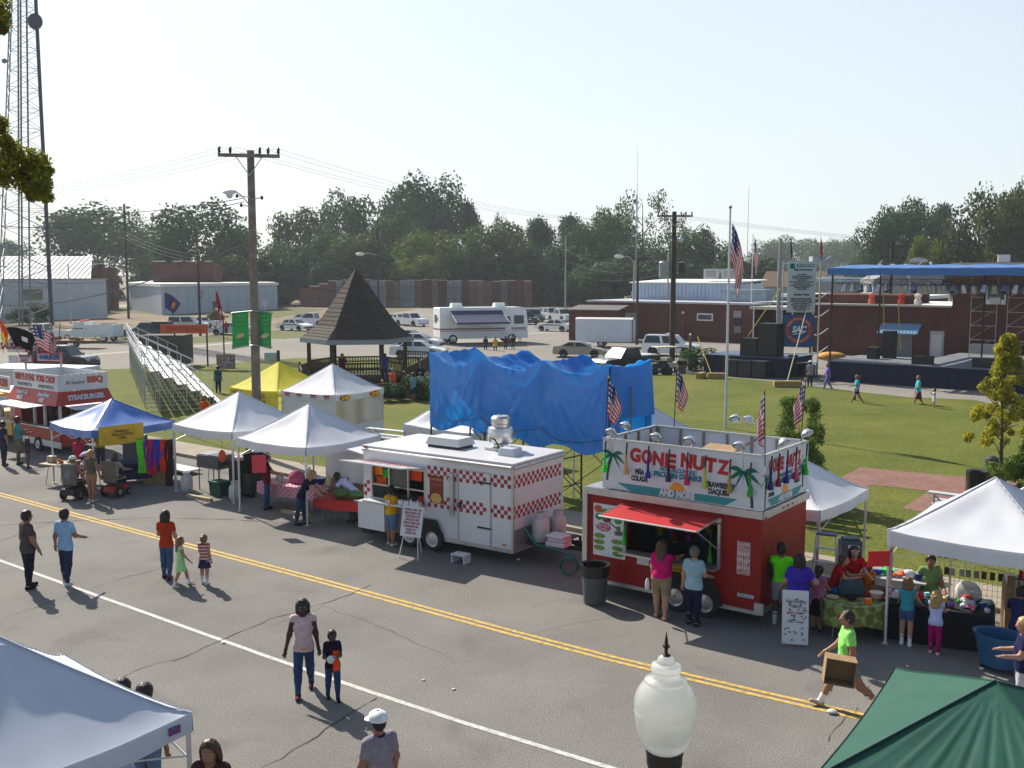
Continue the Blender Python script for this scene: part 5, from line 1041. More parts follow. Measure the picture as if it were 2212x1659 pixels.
# flags on the tower
def drape(name,label,root,loc,w,h,colf,staff=None,rz=0.,spread=.3,fold=.06,cat='flag',grp=None,down=.82,nx=26,ny=13,staff_r=.012,staff_m=None,lift=.5):
    t=thing(name,label,cat,(0,0,0),0,grp)
    if root is not None: put(t,loc,root,rz)
    else: t.location=loc; t.rotation_euler=(0,0,R(rz))
    if staff: MB().tube((0,0,-staff),(0,0,.06),staff_r,staff_m or mat('staff_black',(.03,.03,.03),.5),6).ell((0,0,.09),(.03,.03,.04),mat('brass',(.5,.3,.08),.3,.8),6,5).build('staff',t)
    mb=MB(); vs=[]
    for j in range(ny+1):
        for i in range(nx+1):
            a,b=i/nx,j/ny; vs.append((.02+(a**.7)*w*spread*(1-.5*b)*(1-.2*a),fold*math.sin(a*9+b*2)*a**.4*(.3+b),-b*h*(1-lift*a)-a*w*down*.8))
    k=len(mb.v); mb.v+=vs
    for j in range(ny):
        for i in range(nx):
            mb.f.append((j*(nx+1)+i,(j+1)*(nx+1)+i,(j+1)*(nx+1)+i+1,j*(nx+1)+i+1)); mb.mi.append(mb._m(colf((i+.5)/nx,(j+.5)/ny))); mb.sm.append(True)
    mb.build('cloth',t); return t
FR_,FW_,FB_=mat('flag_red',(.36,.012,.03),.7,trans=.12),mat('flag_white',(.5,.46,.48),.7,trans=.12),mat('flag_blue',(.012,.018,.09),.7,trans=.2)
def usa(a,b):
    if a<.40 and b<.54:
        return FW_ if (int(a*60)%4==1 and int(b*26)%4==1) else FB_
    return FR_ if int(b*13)%2==0 else FW_
fp=P(1567,925,.09); FP=thing('flagpole','tall white flagpole with a limp striped flag at its top','flagpole',(fp.x,fp.y,.09)); yf=fp.y; zt=CH-(458-VH)*yf/FPX
MB().tube((0,0,0),(0,0,zt),.075,mat('flagpole_white',(.60,.62,.64),.35,.3),10,.045).build('shaft',FP); MB().ell((0,0,zt+.08),(.08,.08,.08),mat('brass_ball',(.35,.2,.12),.35,.5),10,8).build('finial',FP)
drape('flag','large striped flag hanging limp from the tall white flagpole',None,(fp.x+.06,yf-.02,CH-(484-VH)*yf/FPX),2.9,1.75,usa,rz=0,spread=.27,fold=.13,down=.9,lift=.2)
f2=P(1622,830); t=thing('flagpole','second thinner flagpole with a faded flag, far behind the tall one','flagpole',(AT(1622,700,110).x,110,0)); MB().tube((0,0,0),(0,0,zat(1622,505,110)),.07,M['flagpole_white'],6,.04).build('shaft',t); t2=drape('flag','faded red and white flag limp on the second flagpole',None,(t.location.x+.1,109.9,zat(1622,512,110)),4.,2.2,usa,spread=.15,fold=.1,down=.85,lift=.3)
redm=cloth('b01818'); grm=cloth('0f5a34')
drape('flag','small red pennant flag above the right of the sponsor banner',BTW,(2.4,0,CH+75*k),1.6,1.0,lambda a,b:redm,staff=1.5,spread=.12,fold=.05,lift=.35); drape('flag','small green pennant flag above the left of the sponsor banner',BTW,(.3,0,CH+75*k),1.6,1.0,lambda a,b:grm,staff=1.7,spread=.12,fold=.05,lift=.35)
# hay bales and straps
HY=mat('hay',(.36,.23,.09),.95,var=.4,vs=14,bump=.6,bs=40)
def bale(p,rz,label,w=1.0): 
    o=MB().box((0,0,.2),(w,.45,.4),HY).build('hay_bale',loc=(p.x,p.y,.09),rz=rz,bevel=.04); return tag(o,label,'hay bale','hay bales around the strap anchors')
q=P(1548,818,.09); bale(q,-8,'right hay bale of the L shaped pair near the side platform',1.25); bale(q+Vector((-1.0,.35,0)),60,'left angled hay bale of the L shaped pair near the side platform',1.0)
q=P(1701,836,.09); bale(q,-3,'long hay bale with a pale strap rising from it below the logo banner',1.75)
ys=mat('yellow_strap',(.55,.42,.05),.7); pls=mat('pale_strap',(.6,.55,.4),.7)
def strap(a,b,m,label): o=Vector(a); return tag(MB().tube((0,0,0),Vector(b)-o,.035,m,5).build('guy_strap',loc=o),label,'strap','guy straps of the stage')
strap(P(1537,808,.1),AT(1507,727,76),ys,'yellow strap rising from the L shaped hay bales'); strap(P(1699,830,.1),AT(1746,655,y0-.3),pls,'pale strap crossing the round logo banner')
strap(AT(1611,733,y0+1),AT(1686,622,y0+1),ys,'yellow strap from the shorter speaker stack up to the tower'); strap(AT(1766,716,y0+2),AT(1775,603,y0-1),ys,'yellow strap hanging down from the left canopy corner'); strap(AT(1910,755,78),AT(1908,610,76),ys,'yellow strap in front of the rear stage mast'); strap(AT(1945,755,78),AT(1940,650,76),ys,'second yellow strap right of the rear stage mast')
t=tag(MB().ell((0,0,.35),(1.1,.8,.35),mat('orange_cover',(.55,.28,.06),.8)).build('covered_equipment',loc=AT(1795,780,y0+3)),'orange covered heap behind the banner tower','cover')
t=thing('amplifier_rack','low grey equipment table beneath the banner tower','table',(b0.x+1.2,y0-.4,0)); MB().box((0,0,1.0),(2.2,.8,.06),mat('table_grey',(.3,.3,.3),.6)).build('table_top',t); 
for x in(-1,-.4,.4,1):
    MB().tube((x,-.3,0),(x,-.3,1),.03,tm,5).build('leg',t)
MB().box((-.6,0,1.3),(.6,.5,.5),black()).box((.5,0,.45),(.9,.6,.8),black()).build('rack',t)
# ---------- lawn plants and bins ----------
def smalltree(p,H,rad,lm,label,seed,lobes,per=260,ls=.035,z0=.3,tr=.06):
    t=thing('tree',label,'tree',(p.x,p.y,.09)); trunkmesh(MB(),H,tr,rad*.8,seed,9,z0).build('trunk',t); me=leaf_cloud('crown',seed,lobes,per,ls,.1); me.materials[0]=LM[lm]; o=bpy.data.objects.new('crown',me); COL.objects.link(o); o.parent=t; return t
rg=random.Random(12); p=P(2158,1100,.09); H=7.3-(722-VH)*p.y/FPX+.0
lob=[]
for i in range(105):
    f=rg.random()**.85; z=2.0+f*(H-2.15); rr=(1.05*(1-f)**.8+.07)*math.sqrt(rg.random()); a=rg.uniform(0,6.28); lob.append(((rr*math.cos(a),rr*math.sin(a),z),rg.uniform(.10,.2)))
smalltree(p,H,1.2,'yellow','young maple turning yellow and orange at the right of the lawn',31,lob,900,.034,.3,.07)
p=P(2200,1105,.09); lob=[]
for i in range(45):
    a=rg.uniform(0,6.28); r=rg.uniform(0,1.1); lob.append(((r*math.cos(a),r*math.sin(a),.35+rg.random()*1.7*(1-.4*r)),rg.uniform(.2,.32)))
me=leaf_cloud('bush',32,lob,1100,.033,.1); me.materials[0]=LM['fresh']; o=bpy.data.objects.new('bush',me); COL.objects.link(o); o.location=(p.x+.3,p.y,.09); tag(o,'leafy bright green bush at the right edge behind the bin','bush')
p=P(1722,1085,.09); lob=[]
for i in range(120):
    f=rg.random(); z=.5+f*2.75; sx=rg.choice([-.36,.36]) if f>.6 else rg.uniform(-.62,.62); rr=.3*(1-f)+.08; lob.append(((sx*(1 if f>.5 else 1)+rg.uniform(-rr,rr),rg.uniform(-.5,.5)*(1-f*.5),z),rg.uniform(.13,.24)))
smalltree(p,3.1,.6,'fresh','slender two topped young tree behind the drinks sign',33,lob,700,.030,.3,.045)
def bin_(p,h,r,label,cap=None,z=0,m=None,name='trash_can'):
    t=thing(name,label,'trash can',(p.x,p.y,z)); m=m or mat('bin_grey',(.075,.08,.085),.6,var=.15)
    MB().lathe((0,0,0),[(.01,.02),(r*.82,.02),(r,h*.9),(r*1.08,h*.9),(r*1.08,h),(r*.95,h),(r*.8,h*.3),(.01,h*.28)],m,20).build('body',t)
    bl=mat('bin_liner',(.012,.012,.014),.25)
    MB().lathe((0,0,0),[(r*1.02,h*.72),(r*1.12,h*.95),(r*1.13,h*1.02),(r*.9,h*1.0),(r*.78,h*.4),(.01,h*.35)],bl,18).build('liner',t); return t
TC=bin_(P(1287,1312),.88,.30,'grey trash can with a black liner at the corner of the red trailer'); TC.location.y+=.3
for s in(-1,1): pass
bin_(P(1473,808),.95,.33,'grey trash can at the foot of the transformer pole')
t=thing('trash_can','dark round litter bin at the brick path by the yellow tree','trash can',(P(2108,1072,.09).x,P(2108,1072,.09).y,.09)); MB().lathe((0,0,0),[(.01,0),(.28,0),(.3,.75),(.33,.78),(.33,.85),(.2,.82),(.18,.6),(.01,.6)],black(),16).build('body',t)
for i in range(16): a=2*math.pi*i/16; MB().tube((.31*math.cos(a),.31*math.sin(a),.03),(.31*math.cos(a),.31*math.sin(a),.78),.012,black(),4).build('slat',t) if i%2 else None
t=thing('trash_can','tall grey litter bin with a small dome beside the yellow tree','trash can',(P(2141,1052,.09).x,P(2141,1052,.09).y,.09)); MB().lathe((0,0,0),[(.01,0),(.2,0),(.24,.85),(.01,.86)],M['bin_grey'],14).build('body',t); MB().lathe((0,0,.86),[(.25,0),(.22,.12),(.1,.2),(.01,.22)],black(),14).build('lid',t)
bush(P(1500,800),3.2,2.2,'mid','green shrub between the transformer pole and the stage wing',n=12,ls=.05,seed=7)
tag(MB().tube((0,0,0),(0,0,2.6),.14,wood(),7,.1).ell((0,0,2.7),(.1,.1,.1),white(),6,5).build('wooden_post',loc=P(1490,800)),'short wooden post with a white tip right of the transformer pole','post')
# globe street lamp in the foreground
yg=7.3; x0=AT(1437,1530,yg).x; kz=yg/FPX; gl=thing('street_lamp','ornate street lamp with a frosted acorn globe in the foreground','street lamp',(x0,yg,0))
def zg(v): return AT(1437,v,yg).z
FG=bpy.data.materials.new('frosted_globe'); FG.use_nodes=True; b=FG.node_tree.nodes['Principled BSDF']; b.inputs['Base Color'].default_value=(.93,.95,.92,1); b.inputs['Roughness'].default_value=.32; b.inputs['Specular IOR Level'].default_value=.7; b.inputs['Coat Weight'].default_value=1.; b.inputs['Coat Roughness'].default_value=.1
b.inputs['Transmission Weight'].default_value=.7; b.inputs['IOR'].default_value=1.4; b.inputs['Subsurface Weight'].default_value=.0
tr=FG.node_tree.nodes.new('ShaderNodeBsdfTranslucent'); tr.inputs[0].default_value=(.85,.87,.83,1); mx=FG.node_tree.nodes.new('ShaderNodeMixShader'); mx.inputs[0].default_value=.33; FG.node_tree.links.new(b.outputs[0],mx.inputs[1]); FG.node_tree.links.new(tr.outputs[0],mx.inputs[2]); FG.node_tree.links.new(mx.outputs[0],FG.node_tree.nodes['Material Output'].inputs[0])
GP=[(190,1460),(240,1420),(290,1360),(330,1250),(352,1150),(366,1040),(372,1000),(366,990),(371,960),(370,900),(362,850),(345,800),(318,750),(288,712),(250,675),(252,655),(240,640),(195,622),(172,600),(166,575),(166,555),(180,540),(180,500),(168,480),(115,460),(105,430),(88,395),(55,375)]
zy=lambda y:zg((1400+y*.1977)*.96)
MB().lathe((0,0,0),[(r*.1898*kz,zy(y)) for r,y in GP],FG,56).build('globe',gl)
bz=mat('bronze',(.045,.02,.016),.35,.6)
MB().lathe((0,0,0),[(55*.19*kz,zy(385)),(52*.19*kz,zy(368)),(20*.19*kz,zy(355)),(22*.19*kz,zy(300)),(45*.19*kz,zy(278)),(42*.19*kz,zy(262)),(18*.19*kz,zy(255)),(24*.19*kz,zy(238)),(3*.19*kz,zy(108))],bz,16).build('finial',gl)
MB().lathe((0,0,0),[(195*.19*kz,zy(1462)),(222*.19*kz,zy(1440)),(226*.19*kz,zy(1475)),(215*.19*kz,zy(1500)),(212*.19*kz,zy(1600)),(150*.19*kz,zy(1800)),(90*.19*kz,zy(1950)),(15*kz,3.0),(16*kz,1.2),(30*kz,1.0),(36*kz,.1),(40*kz,0)],black(),24).build('post',gl)
# ---------- checkered trailer ----------
tw=mat('trailer_body_white',(.62,.62,.63),.35,var=.05,vs=.8,coat=.3); alt=mat('aluminium_trim',(.5,.5,.5),.35,.7,var=.1,vs=5); CK=mat('checker_red',(.33,.015,.03),.45)
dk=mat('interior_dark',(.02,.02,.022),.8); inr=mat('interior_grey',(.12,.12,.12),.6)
w0=P(787,1137,.3)
XT=thing('food_trailer','white food trailer with red checkered bands and a lifted service flap','food trailer',(w0.x,w0.y,0),-34.5); L,Dp,z0,z1=5.0,2.4,.32,2.55
def wallbox(x0,x1,za,zb,m,y0=0,y1=.05): return MB().box(((x0+x1)/2,(y0+y1)/2,(za+zb)/2),(x1-x0,y1-y0,zb-za),m)
wx0,wx1,wz0,wz1=.28,2.2,1.18,2.1
mb=MB()
for (a,b,c,d) in((0,wx0,z0,z1),(wx1,L,z0,z1),(wx0,wx1,z0,wz0),(wx0,wx1,wz1,z1)): mb.box(((a+b)/2,.03,(c+d)/2),(b-a,.06,d-c),tw)
mb.box((L-.03,Dp/2+.03,(z0+z1)/2),(.06,Dp-.06,z1-z0),tw); mb.box((.03,Dp/2+.03,(z0+z1)/2),(.06,Dp-.06,z1-z0),tw); mb.box((L/2,Dp-.03,(z0+z1)/2),(L-.12,.06,z1-z0),tw)
mb.box((L/2,Dp/2,z0+.03),(L-.13,Dp-.13,.06),inr); mb.build('body',XT)
MB().box((L/2,Dp/2,z1+.02),(L+.04,Dp+.04,.05),tw).build('roof',XT)
mb=MB()
for (a,b) in(((0,0),(L,0)),((L,0),(L,Dp)),((0,0),(0,Dp))):
    A=Vector((a[0],a[1],z1-.06));B_=Vector((b[0],b[1],z1-.06)); d=(B_-A).normalized(); o=Vector((d.y,-d.x,0))*.02; mb.tube(A+o,B_+o,.055,alt,6)
mb.box((L/2,-.012,z0+.04),(L,.03,.1),alt); mb.box((L+.012,Dp/2,z0+.04),(.03,Dp,.1),alt); mb.box((L+.01,-.01,(z0+z1)/2),(.06,.06,z1-z0),alt); mb.box((L+.02,Dp/2,.62),(.03,Dp-.05,.55),mat('diamond_plate',(.35,.35,.36),.4,.7,var=.2,vs=20)); mb.build('trim',XT)
def checks(y,x0,x1,za,n=3,c=.107,axis=0,name='checker_band'):
    mb=MB(); k=int((x1-x0)/c)
    for j in range(n):
        for i in range(k):
            if (i+j)%2==0:
                x=x0+(i+.5)*c; z=za+(j+.5)*c
                if axis==0: mb.box((x,y,z),(c*.97,.004,c*.97),CK)
                else: mb.box((y,x,z),(.004,c*.97,c*.97),CK)
    mb.build(name,XT)
checks(-.004,2.28,L-.03,1.95); checks(-.004,2.28,L-.03,1.17); checks(-.004,.02,.26,1.2,4); checks(L+.004,.02,Dp-.03,1.95,axis=1); checks(L+.004,.02,Dp-.03,1.17,axis=1)
# door
MB().box((3.82,-.01,1.32),(.98,.02,1.86),tw).build('door',XT); checks(-.0225,2.28+.107*10,4.29,1.95); checks(-.0225,2.28+.107*10,4.29,1.17); mb=MB()
for (a,b,c,d) in((3.31,.02,1.32,1.9),(4.33,.02,1.32,1.9)): mb.box((a,-.018,c),(b,.02,d),alt)
mb.box((3.82,-.018,2.27),(1.04,.02,.02),alt); mb.box((3.82,-.018,.38),(1.04,.02,.02),alt); 
for z in(.85,2.02): mb.box((4.15,-.04,z),(.42,.03,.04),darkm())
mb.box((3.38,-.05,1.35),(.07,.05,.14),black()); mb.box((3.12,-.04,1.6),(.12,.06,1.1),alt); mb.box((3.12,-.06,1.98),(.16,.08,.12),steel()); mb.build('door_hardware',XT)
# service window interior, flap, counter
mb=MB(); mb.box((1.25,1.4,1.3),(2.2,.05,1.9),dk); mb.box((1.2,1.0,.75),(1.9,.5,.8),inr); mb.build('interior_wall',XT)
for (x,z,w_,h_,c_) in((.45,1.92,.3,.26,'f08a1e'),(.75,1.86,.25,.22,'2fae4a'),(.55,1.62,.36,.26,'d05a1e'),(1.78,1.93,.42,.3,'e8502a'),(2.0,1.27,.26,.2,'c83a34')): MB().box((x,.12,z),(w_,.01,h_),cloth(c_)).build('notice',XT)
mb=MB()
for x in(.30,.93,1.6,2.18): mb.box((x,.03,1.64),(.05,.07,.92),alt)
mb.box((1.24,.03,1.55),(1.9,.05,.04),alt); mb.box((1.24,.03,2.1),(2.0,.09,.05),alt); mb.build('window_frame',XT)
MB().box((1.27,.06,1.83),(.62,.01,.5),mat('screen_mesh',(.13,.13,.12),.7)).build('insect_screen',XT)
fl=[(.05,-.02,2.15),(2.22,-.02,2.15),(2.22,-1.0,2.3),(.05,-1.0,2.3)]
FLp=MB().prism(fl,(0,0,.035),tw).build('service_flap',XT)
text('FRIED DOUGH  HOT DOGS  FRENCH FRIES\nFUNNEL CAKES   LEMONADE',.12,paint('a03048'),FLp,(1.15,-.5,2.275),rx=8.7,w=1.9)
MB().box((1.24,-.18,1.14),(1.95,.38,.035),tw).build('counter',XT)
for k,x in enumerate((1.55,1.75,1.95,2.1)): tag(put(MB().box((0,0,.06),(.16,.14,.12),mat('napkin_white',(.7,.7,.7),.8)).build('napkin_box'),(x,-.2,1.16),XT),f"{['first','second','third','fourth'][k]} white carton on the counter of the checkered trailer",'carton')
o=MB().box((2.58,-.008,1.66),(.45,.012,.72),mat('poster_red',(.22,.03,.02),.6)).build('menu_poster',XT); text('Fresh Made',.09,mat('poster_yellow',(.7,.5,.1),.6),o,(2.58,-.02,1.93),w=.36); text('FUNNEL CAKE',.06,mat('poster_pink',(.55,.18,.12),.6),o,(2.58,-.02,1.78),w=.38); mb=MB(); mb.ell((2.58,-.02,1.42),(.19,.01,.14),mat('food_gold',(.65,.40,.10),.7,var=.4,vs=30),10,6); mb.build('picture',o)
o=MB().box((.48,-.008,.98),(.62,.01,.16),tw).build('plate',XT); text('Haulmark',.13,paint('404048'),o,(.48,-.016,.98),w=.52)
MB().box((.12,-.012,.62),(.1,.015,.05),mat('amber_lens',(.45,.05,.04),.3)).build('marker_lamp',XT); MB().box((4.75,-.012,.5),(.12,.015,.05),mat('orange_lens',(.6,.22,.05),.3)).build('marker_lamp',XT); MB().box((.12,-.03,2.56),(.12,.03,.05),M['amber_lens']).build('marker_lamp',XT); MB().box((4.72,-.03,2.5),(.12,.03,.05),mat('cream_lens',(.6,.55,.35),.3)).build('marker_lamp',XT)
# lift-up side box left below window
MB().box((.55,-.17,.72),(.95,.3,.72),tw).build('storage_box',XT) ; MB().box((.55,-.18,1.09),(1.0,.34,.03),tw).build('box_lid',XT)
MB().add([(x_+.62*1.02*math.cos(a),-.006,.36+.46*math.sin(a)) for x_ in[2.05] for a in [math.pi*i/14 for i in range(15)]]+[],[tuple(range(15))],dk) if False else None
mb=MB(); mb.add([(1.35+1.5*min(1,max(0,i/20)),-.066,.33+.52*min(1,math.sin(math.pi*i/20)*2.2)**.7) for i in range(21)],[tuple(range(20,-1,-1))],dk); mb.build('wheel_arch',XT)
wsil=mat('rim_white',(.55,.56,.57),.35,.3)
for x in(1.72,2.5): wheel(XT,x,-.02,.33,.2,wsil); wheel(XT,x,Dp-.12,.33,.2,wsil)
# roof gear
acb=mat('roof_unit_white',(.55,.56,.55),.5); mb=MB(); mb.box((2.15,1.15,z1+.22),(1.15,.75,.2),acb,top=.86); mb.box((2.15,1.15,z1+.09),(1.05,.65,.1),black()); mb.build('air_conditioner',XT); 
mb=MB(); mb.box((3.55,1.55,z1+.07),(.62,.62,.1),acb); mb.lathe((3.55,1.55,z1+.12),[(.2,0),(.2,.08),(.33,.14),(.35,.2),(.36,.45),(.33,.5),(.33,.52),(.24,.55),(.24,.62),(.26,.64),(.26,.78),(.2,.84),(.05,.85)],mat('fan_aluminium',(.6,.6,.6),.3,.9,var=.12,vs=12),24); mb.path([(3.7,1.28,z1+.1),(3.62,1.2,z1+.35),(3.5,1.2,z1+.4)],.02,black()); mb.build('exhaust_fan',XT)
MB().box((4.25,1.0,z1+.13),(.55,.5,.24),mat('vent_bluegrey',(.42,.45,.52),.5),top=.8).build('roof_vent',XT,bevel=.03)
# tongue with gas cylinders
mb=MB(); mb.box((L+.75,Dp/2-.3,.42),(1.5,.08,.1),black(),rz=12); mb.box((L+.75,Dp/2+.3,.42),(1.5,.08,.1),black(),rz=-12); mb.box((L+.45,Dp/2,.5),(.8,1.3,.04),darkm()); mb.box((L+1.35,Dp/2,.5),(.5,.12,.12),black()); mb.build('tongue',XT)
mb=MB(); mb.tube((L+1.3,Dp/2,.5),(L+1.3,Dp/2,.1),.03,steel(),6); mb.tube((L+1.25,Dp/2,.7),(L+1.25,Dp/2,.3),.04,black(),6); mb.build('jack',XT)
def gas(label,root,loc,s=1.,grp='propane cylinders'):
    t=thing('propane_tank',label,'gas cylinder',(0,0,0),0,grp); put(t,loc,root) if root is not None else None
    if root is None: t.location=loc
    g_=mat('cylinder_white',(.5,.5,.49),.4,.1); MB().lathe((0,0,0),[(.11*s,0),(.11*s,.03),(.15*s,.08*s),(.155*s,.12*s),(.155*s,.32*s),(.14*s,.39*s),(.06*s,.44*s),(.02,.45*s)],g_,16).build('body',t); MB().lathe((0,0,.42*s),[(.09*s,0),(.1*s,.1*s),(.085*s,.1*s),(.08*s,0)],g_,12).tube((0,0,.42*s),(0,0,.52*s),.02,M['brass'],6).build('collar',t); return t
gas('white propane cylinder nearest the camera on the checkered trailer tongue',XT,(L+.35,.75,.53),1.45); gas('white propane cylinder behind the other one on the trailer tongue',XT,(L+.5,1.35,.53),1.35)
t=tag(put(MB().box((0,0,.06),(.55,.4,.12),mat('bag_white',(.6,.58,.6),.7)).box((.02,.02,.17),(.52,.38,.1),mat('bag_pink',(.6,.45,.5),.7),rz=6).box((0,0,.26),(.54,.4,.08),M['bag_white'],rz=-4).build('folded_bags',bevel=.03),(L+.98,.6,.53),XT),'folded white and pink plastic bags on the trailer tongue','bags')
mb=MB(); mb.path([(0,0,.75),(.35,0,.35),(.9,.1,.3),(1.35,.1,.22)],.022,mat('hose_green',(.0,.16,.10),.5),6)
for k in range(4): mb.path([(1.35+.22*math.cos(a),-.1+.05*k*.5+.05*math.cos(a),.0+.2*math.sin(a)) for a in [2*math.pi*i/12 for i in range(13)]],.02,M['hose_green'],5)
tag(put(mb.build('garden_hose'),(L+.25,.15,.25),XT),'green hose hanging from the checkered trailer end and coiled by the tongue','hose')
t=tag(put(MB().box((0,0,.22),(.42,.3,.03),tw).box((-.19,0,.11),(.03,.28,.22),tw).box((.19,0,.11),(.03,.28,.22),tw).build('step_stool'),(3.75,-.5,0),XT),'small white plastic step stool below the checkered trailer door','step stool')
t=thing('easel_board','white handwritten menu board leaning on an easel by the wheels','menu board',(0,0,0)); put(t,(2.45,-.85,0),XT,8)
bd=MB().box((0,0,.95),(.62,.03,.78),mat('board_white',(.62,.62,.64),.5),rx=-14).build('board',t); 
text('FUNNEL CAKE 4.00\nFRIED OREOS 3.00\nCORN DOG 2.50\nCHILI DOG 3.00\nFRENCH FRIES 3.00\nLEMONADE 3.00\nSODA 1.50\nWATER 1.00',.085,paint('9a2a3a'),t,(0,-.035,.96),rx=76,w=.5)
for x in(-.24,.24): MB().tube((x*1.2,-.2,0),(x*.4,.12,1.5),.014,white(),5).build('leg',t)
MB().tube((0,.45,0),(0,.1,1.45),.014,white(),5).build('leg',t)
# cover on the trailer's far left end (second flap)
MB().prism([(-.9,.3,2.32),(-.02,.3,2.2),(-.02,1.9,2.2),(-.9,1.9,2.32)],(0,0,.03),tw).build('end_flap',XT)
t=tag(put(MB().box((0,0,.35),(.28,.3,.7),mat('cooler_navy',(.02,.04,.12),.4)).build('drink_cooler'),(-.25,.6,.0),XT),'dark blue drinks cooler at the left end of the checkered trailer','cooler'); t.location.z=.75
tag(put(MB().box((0,0,.37),(.35,.5,.74),darkm()).build('crate_stand'),(-.25,.6,0),XT),'dark stand under the blue cooler at the checkered trailer end','stand')
# ---------- red drinks trailer ----------
LR,DR,zr0,zr1,zp=4.25,2.44,.32,2.40,3.58
r0=Vector((1.71,23.05,0))
RT=thing('drinks_trailer','red drinks trailer with a tall white painted sign around its roof','food trailer',(r0.x,r0.y,0),-36.8)
RR=mat('trailer_red',(.27,.006,.006),.5,var=.12,vs=1.3,coat=.05,spec=.25); PW=mat('sign_board_white',(.60,.62,.66),.55,var=.04,vs=1)
vx0,vx1,vz0,vz1=1.08,3.3,1.15,2.02
mb=MB()
for (a,b,c,d) in((0.05,vx0,zr0,zr1),(vx1,LR,zr0,zr1),(vx0,vx1,zr0,vz0),(vx0,vx1,vz1,zr1)): mb.box(((a+b)/2,.03,(c+d)/2),(b-a,.06,d-c),RR)
mb.box((LR-.03,DR/2+.03,(zr0+zr1)/2),(.06,DR-.06,zr1-zr0),RR); mb.box((.05,DR/2+.03,(zr0+zr1)/2),(.06,DR-.06,zr1-zr0),RR); mb.box((LR/2,DR-.03,(zr0+zr1)/2),(LR-.12,.06,zr1-zr0),RR); mb.box((LR/2,DR/2,zr0+.03),(LR-.13,DR-.13,.06),inr); mb.build('body',RT)
mb=MB(); mb.box((LR/2,DR/2,zr1+.03),(LR+.04,DR+.04,.06),alt); mb.box((LR/2,-.03,zr1-.02),(LR+.06,.07,.16),alt); mb.box((LR+.03,DR/2,zr1-.02),(.07,DR+.06,.16),alt); mb.box((-.0,-.03,1.35),(.12,.09,2.05),alt); mb.box((LR/2,-.025,zr0),(LR,.06,.08),alt); mb.box((LR+.02,DR/2,zr0),(.06,DR,.08),alt); mb.box((LR,-.03,.42),(.2,.08,.24),alt); mb.build('trim',RT)
# parapet
px0=.42; mb=MB(); FRT=MB().box(((px0+LR)/2,.03,(zr1+zp)/2+.05),(LR-px0,.04,zp-zr1-.06),PW).build('sign_panel',RT); RGT=MB().box((LR-.03,DR/2+.05,(zr1+zp)/2+.05),(.04,DR-.1,zp-zr1-.06),PW).build('sign_panel',RT)
MB().box((px0+.02,DR/2+.05,(zr1+zp)/2+.05),(.04,DR-.1,zp-zr1-.06),PW).build('sign_panel',RT); MB().box(((px0+LR)/2,DR,(zr1+zp)/2+.05),(LR-px0,.04,zp-zr1-.06),PW).build('sign_panel',RT)
mb=MB(); fr=mat('frame_brown',(.25,.2,.17),.6,.3)
for k in range(7): mb.box((px0+.1+k*(LR-px0-.2)/6,DR-.05,(zr1+zp)/2+.05),(.04,.05,zp-zr1-.1),fr)
for k in range(4): mb.box((px0+.07,.3+k*.6,(zr1+zp)/2+.05),(.05,.04,zp-zr1-.1),fr); mb.box((LR-.08,.3+k*.6,(zr1+zp)/2+.05),(.05,.04,zp-zr1-.1),fr)
mb.box(((px0+LR)/2,DR-.03,zp+.02),(LR-px0,.07,.04),alt); mb.box(((px0+LR)/2,.03,zp+.02),(LR-px0,.07,.04),alt); mb.box((px0+.02,DR/2,zp+.02),(.07,DR,.04),alt); mb.box((LR-.03,DR/2,zp+.02),(.07,DR,.04),alt)
mb.tube((1.5,1.2,2.5),(3.2,2.3,3.6),.03,fr,5); mb.build('sign_frame',RT)
# writing
LRd=mat('lettering_red',(.42,.012,.02),.5); LTe=mat('lettering_teal',(.03,.20,.30),.5); LBk=mat('lettering_black',(.03,.035,.06),.5); TBn=mat('banner_teal',(.02,.25,.27),.5); SUNm=mat('sun_orange',(.75,.30,.03),.5); PGr=mat('palm_green',(.0,.13,.09),.5); PTr=mat('palm_trunk',(.02,.04,.05),.5)
def palm(par,cx,zb,h,lean,y,s=1.):
    mb=MB(); pts=[(cx+lean*(t*t),zb+h*t) for t in [i/8 for i in range(9)]]
    for (a,b),(c,d) in zip(pts,pts[1:]): w_=.035*s; mb.add([(a-w_,y,b),(a+w_,y,b),(c+w_*.8,y,d),(c-w_*.8,y,d)],[(0,1,2,3)],PTr)
    tx,tz=pts[-1]
    for ang,l_ in((95,.42),(150,.45),(190,.42),(232,.36),(30,.42),(-12,.45),(-50,.42),(265,.3)):
        a=R(ang); q=[]
        for t in [i/6 for i in range(7)]: q.append((tx+math.cos(a)*l_*s*t,tz+math.sin(a)*l_*s*t-.22*s*t*t*abs(math.cos(a))))
        up=[(p[0],p[1]+.055*s*math.sin(math.pi*min(1,i/6+.12))) for i,p in enumerate(q)]; dn=[(p[0],p[1]-.05*s*math.sin(math.pi*min(1,i/6+.12))) for i,p in enumerate(q)]
        for i in range(6): mb.add([(dn[i][0],y-.001,dn[i][1]),(dn[i+1][0],y-.001,dn[i+1][1]),(up[i+1][0],y-.001,up[i+1][1]),(up[i][0],y-.001,up[i][1])],[(0,1,2,3)],PGr)
    mb.build('palm_picture',par)
def signface(par,w,flip=None):
    """local x 0..w, y=0, z zr1..zp ; returns children on an Empty-free frame (panel as parent)"""
    def tx(x): return px0+x
sc=LR-px0; yF=.005
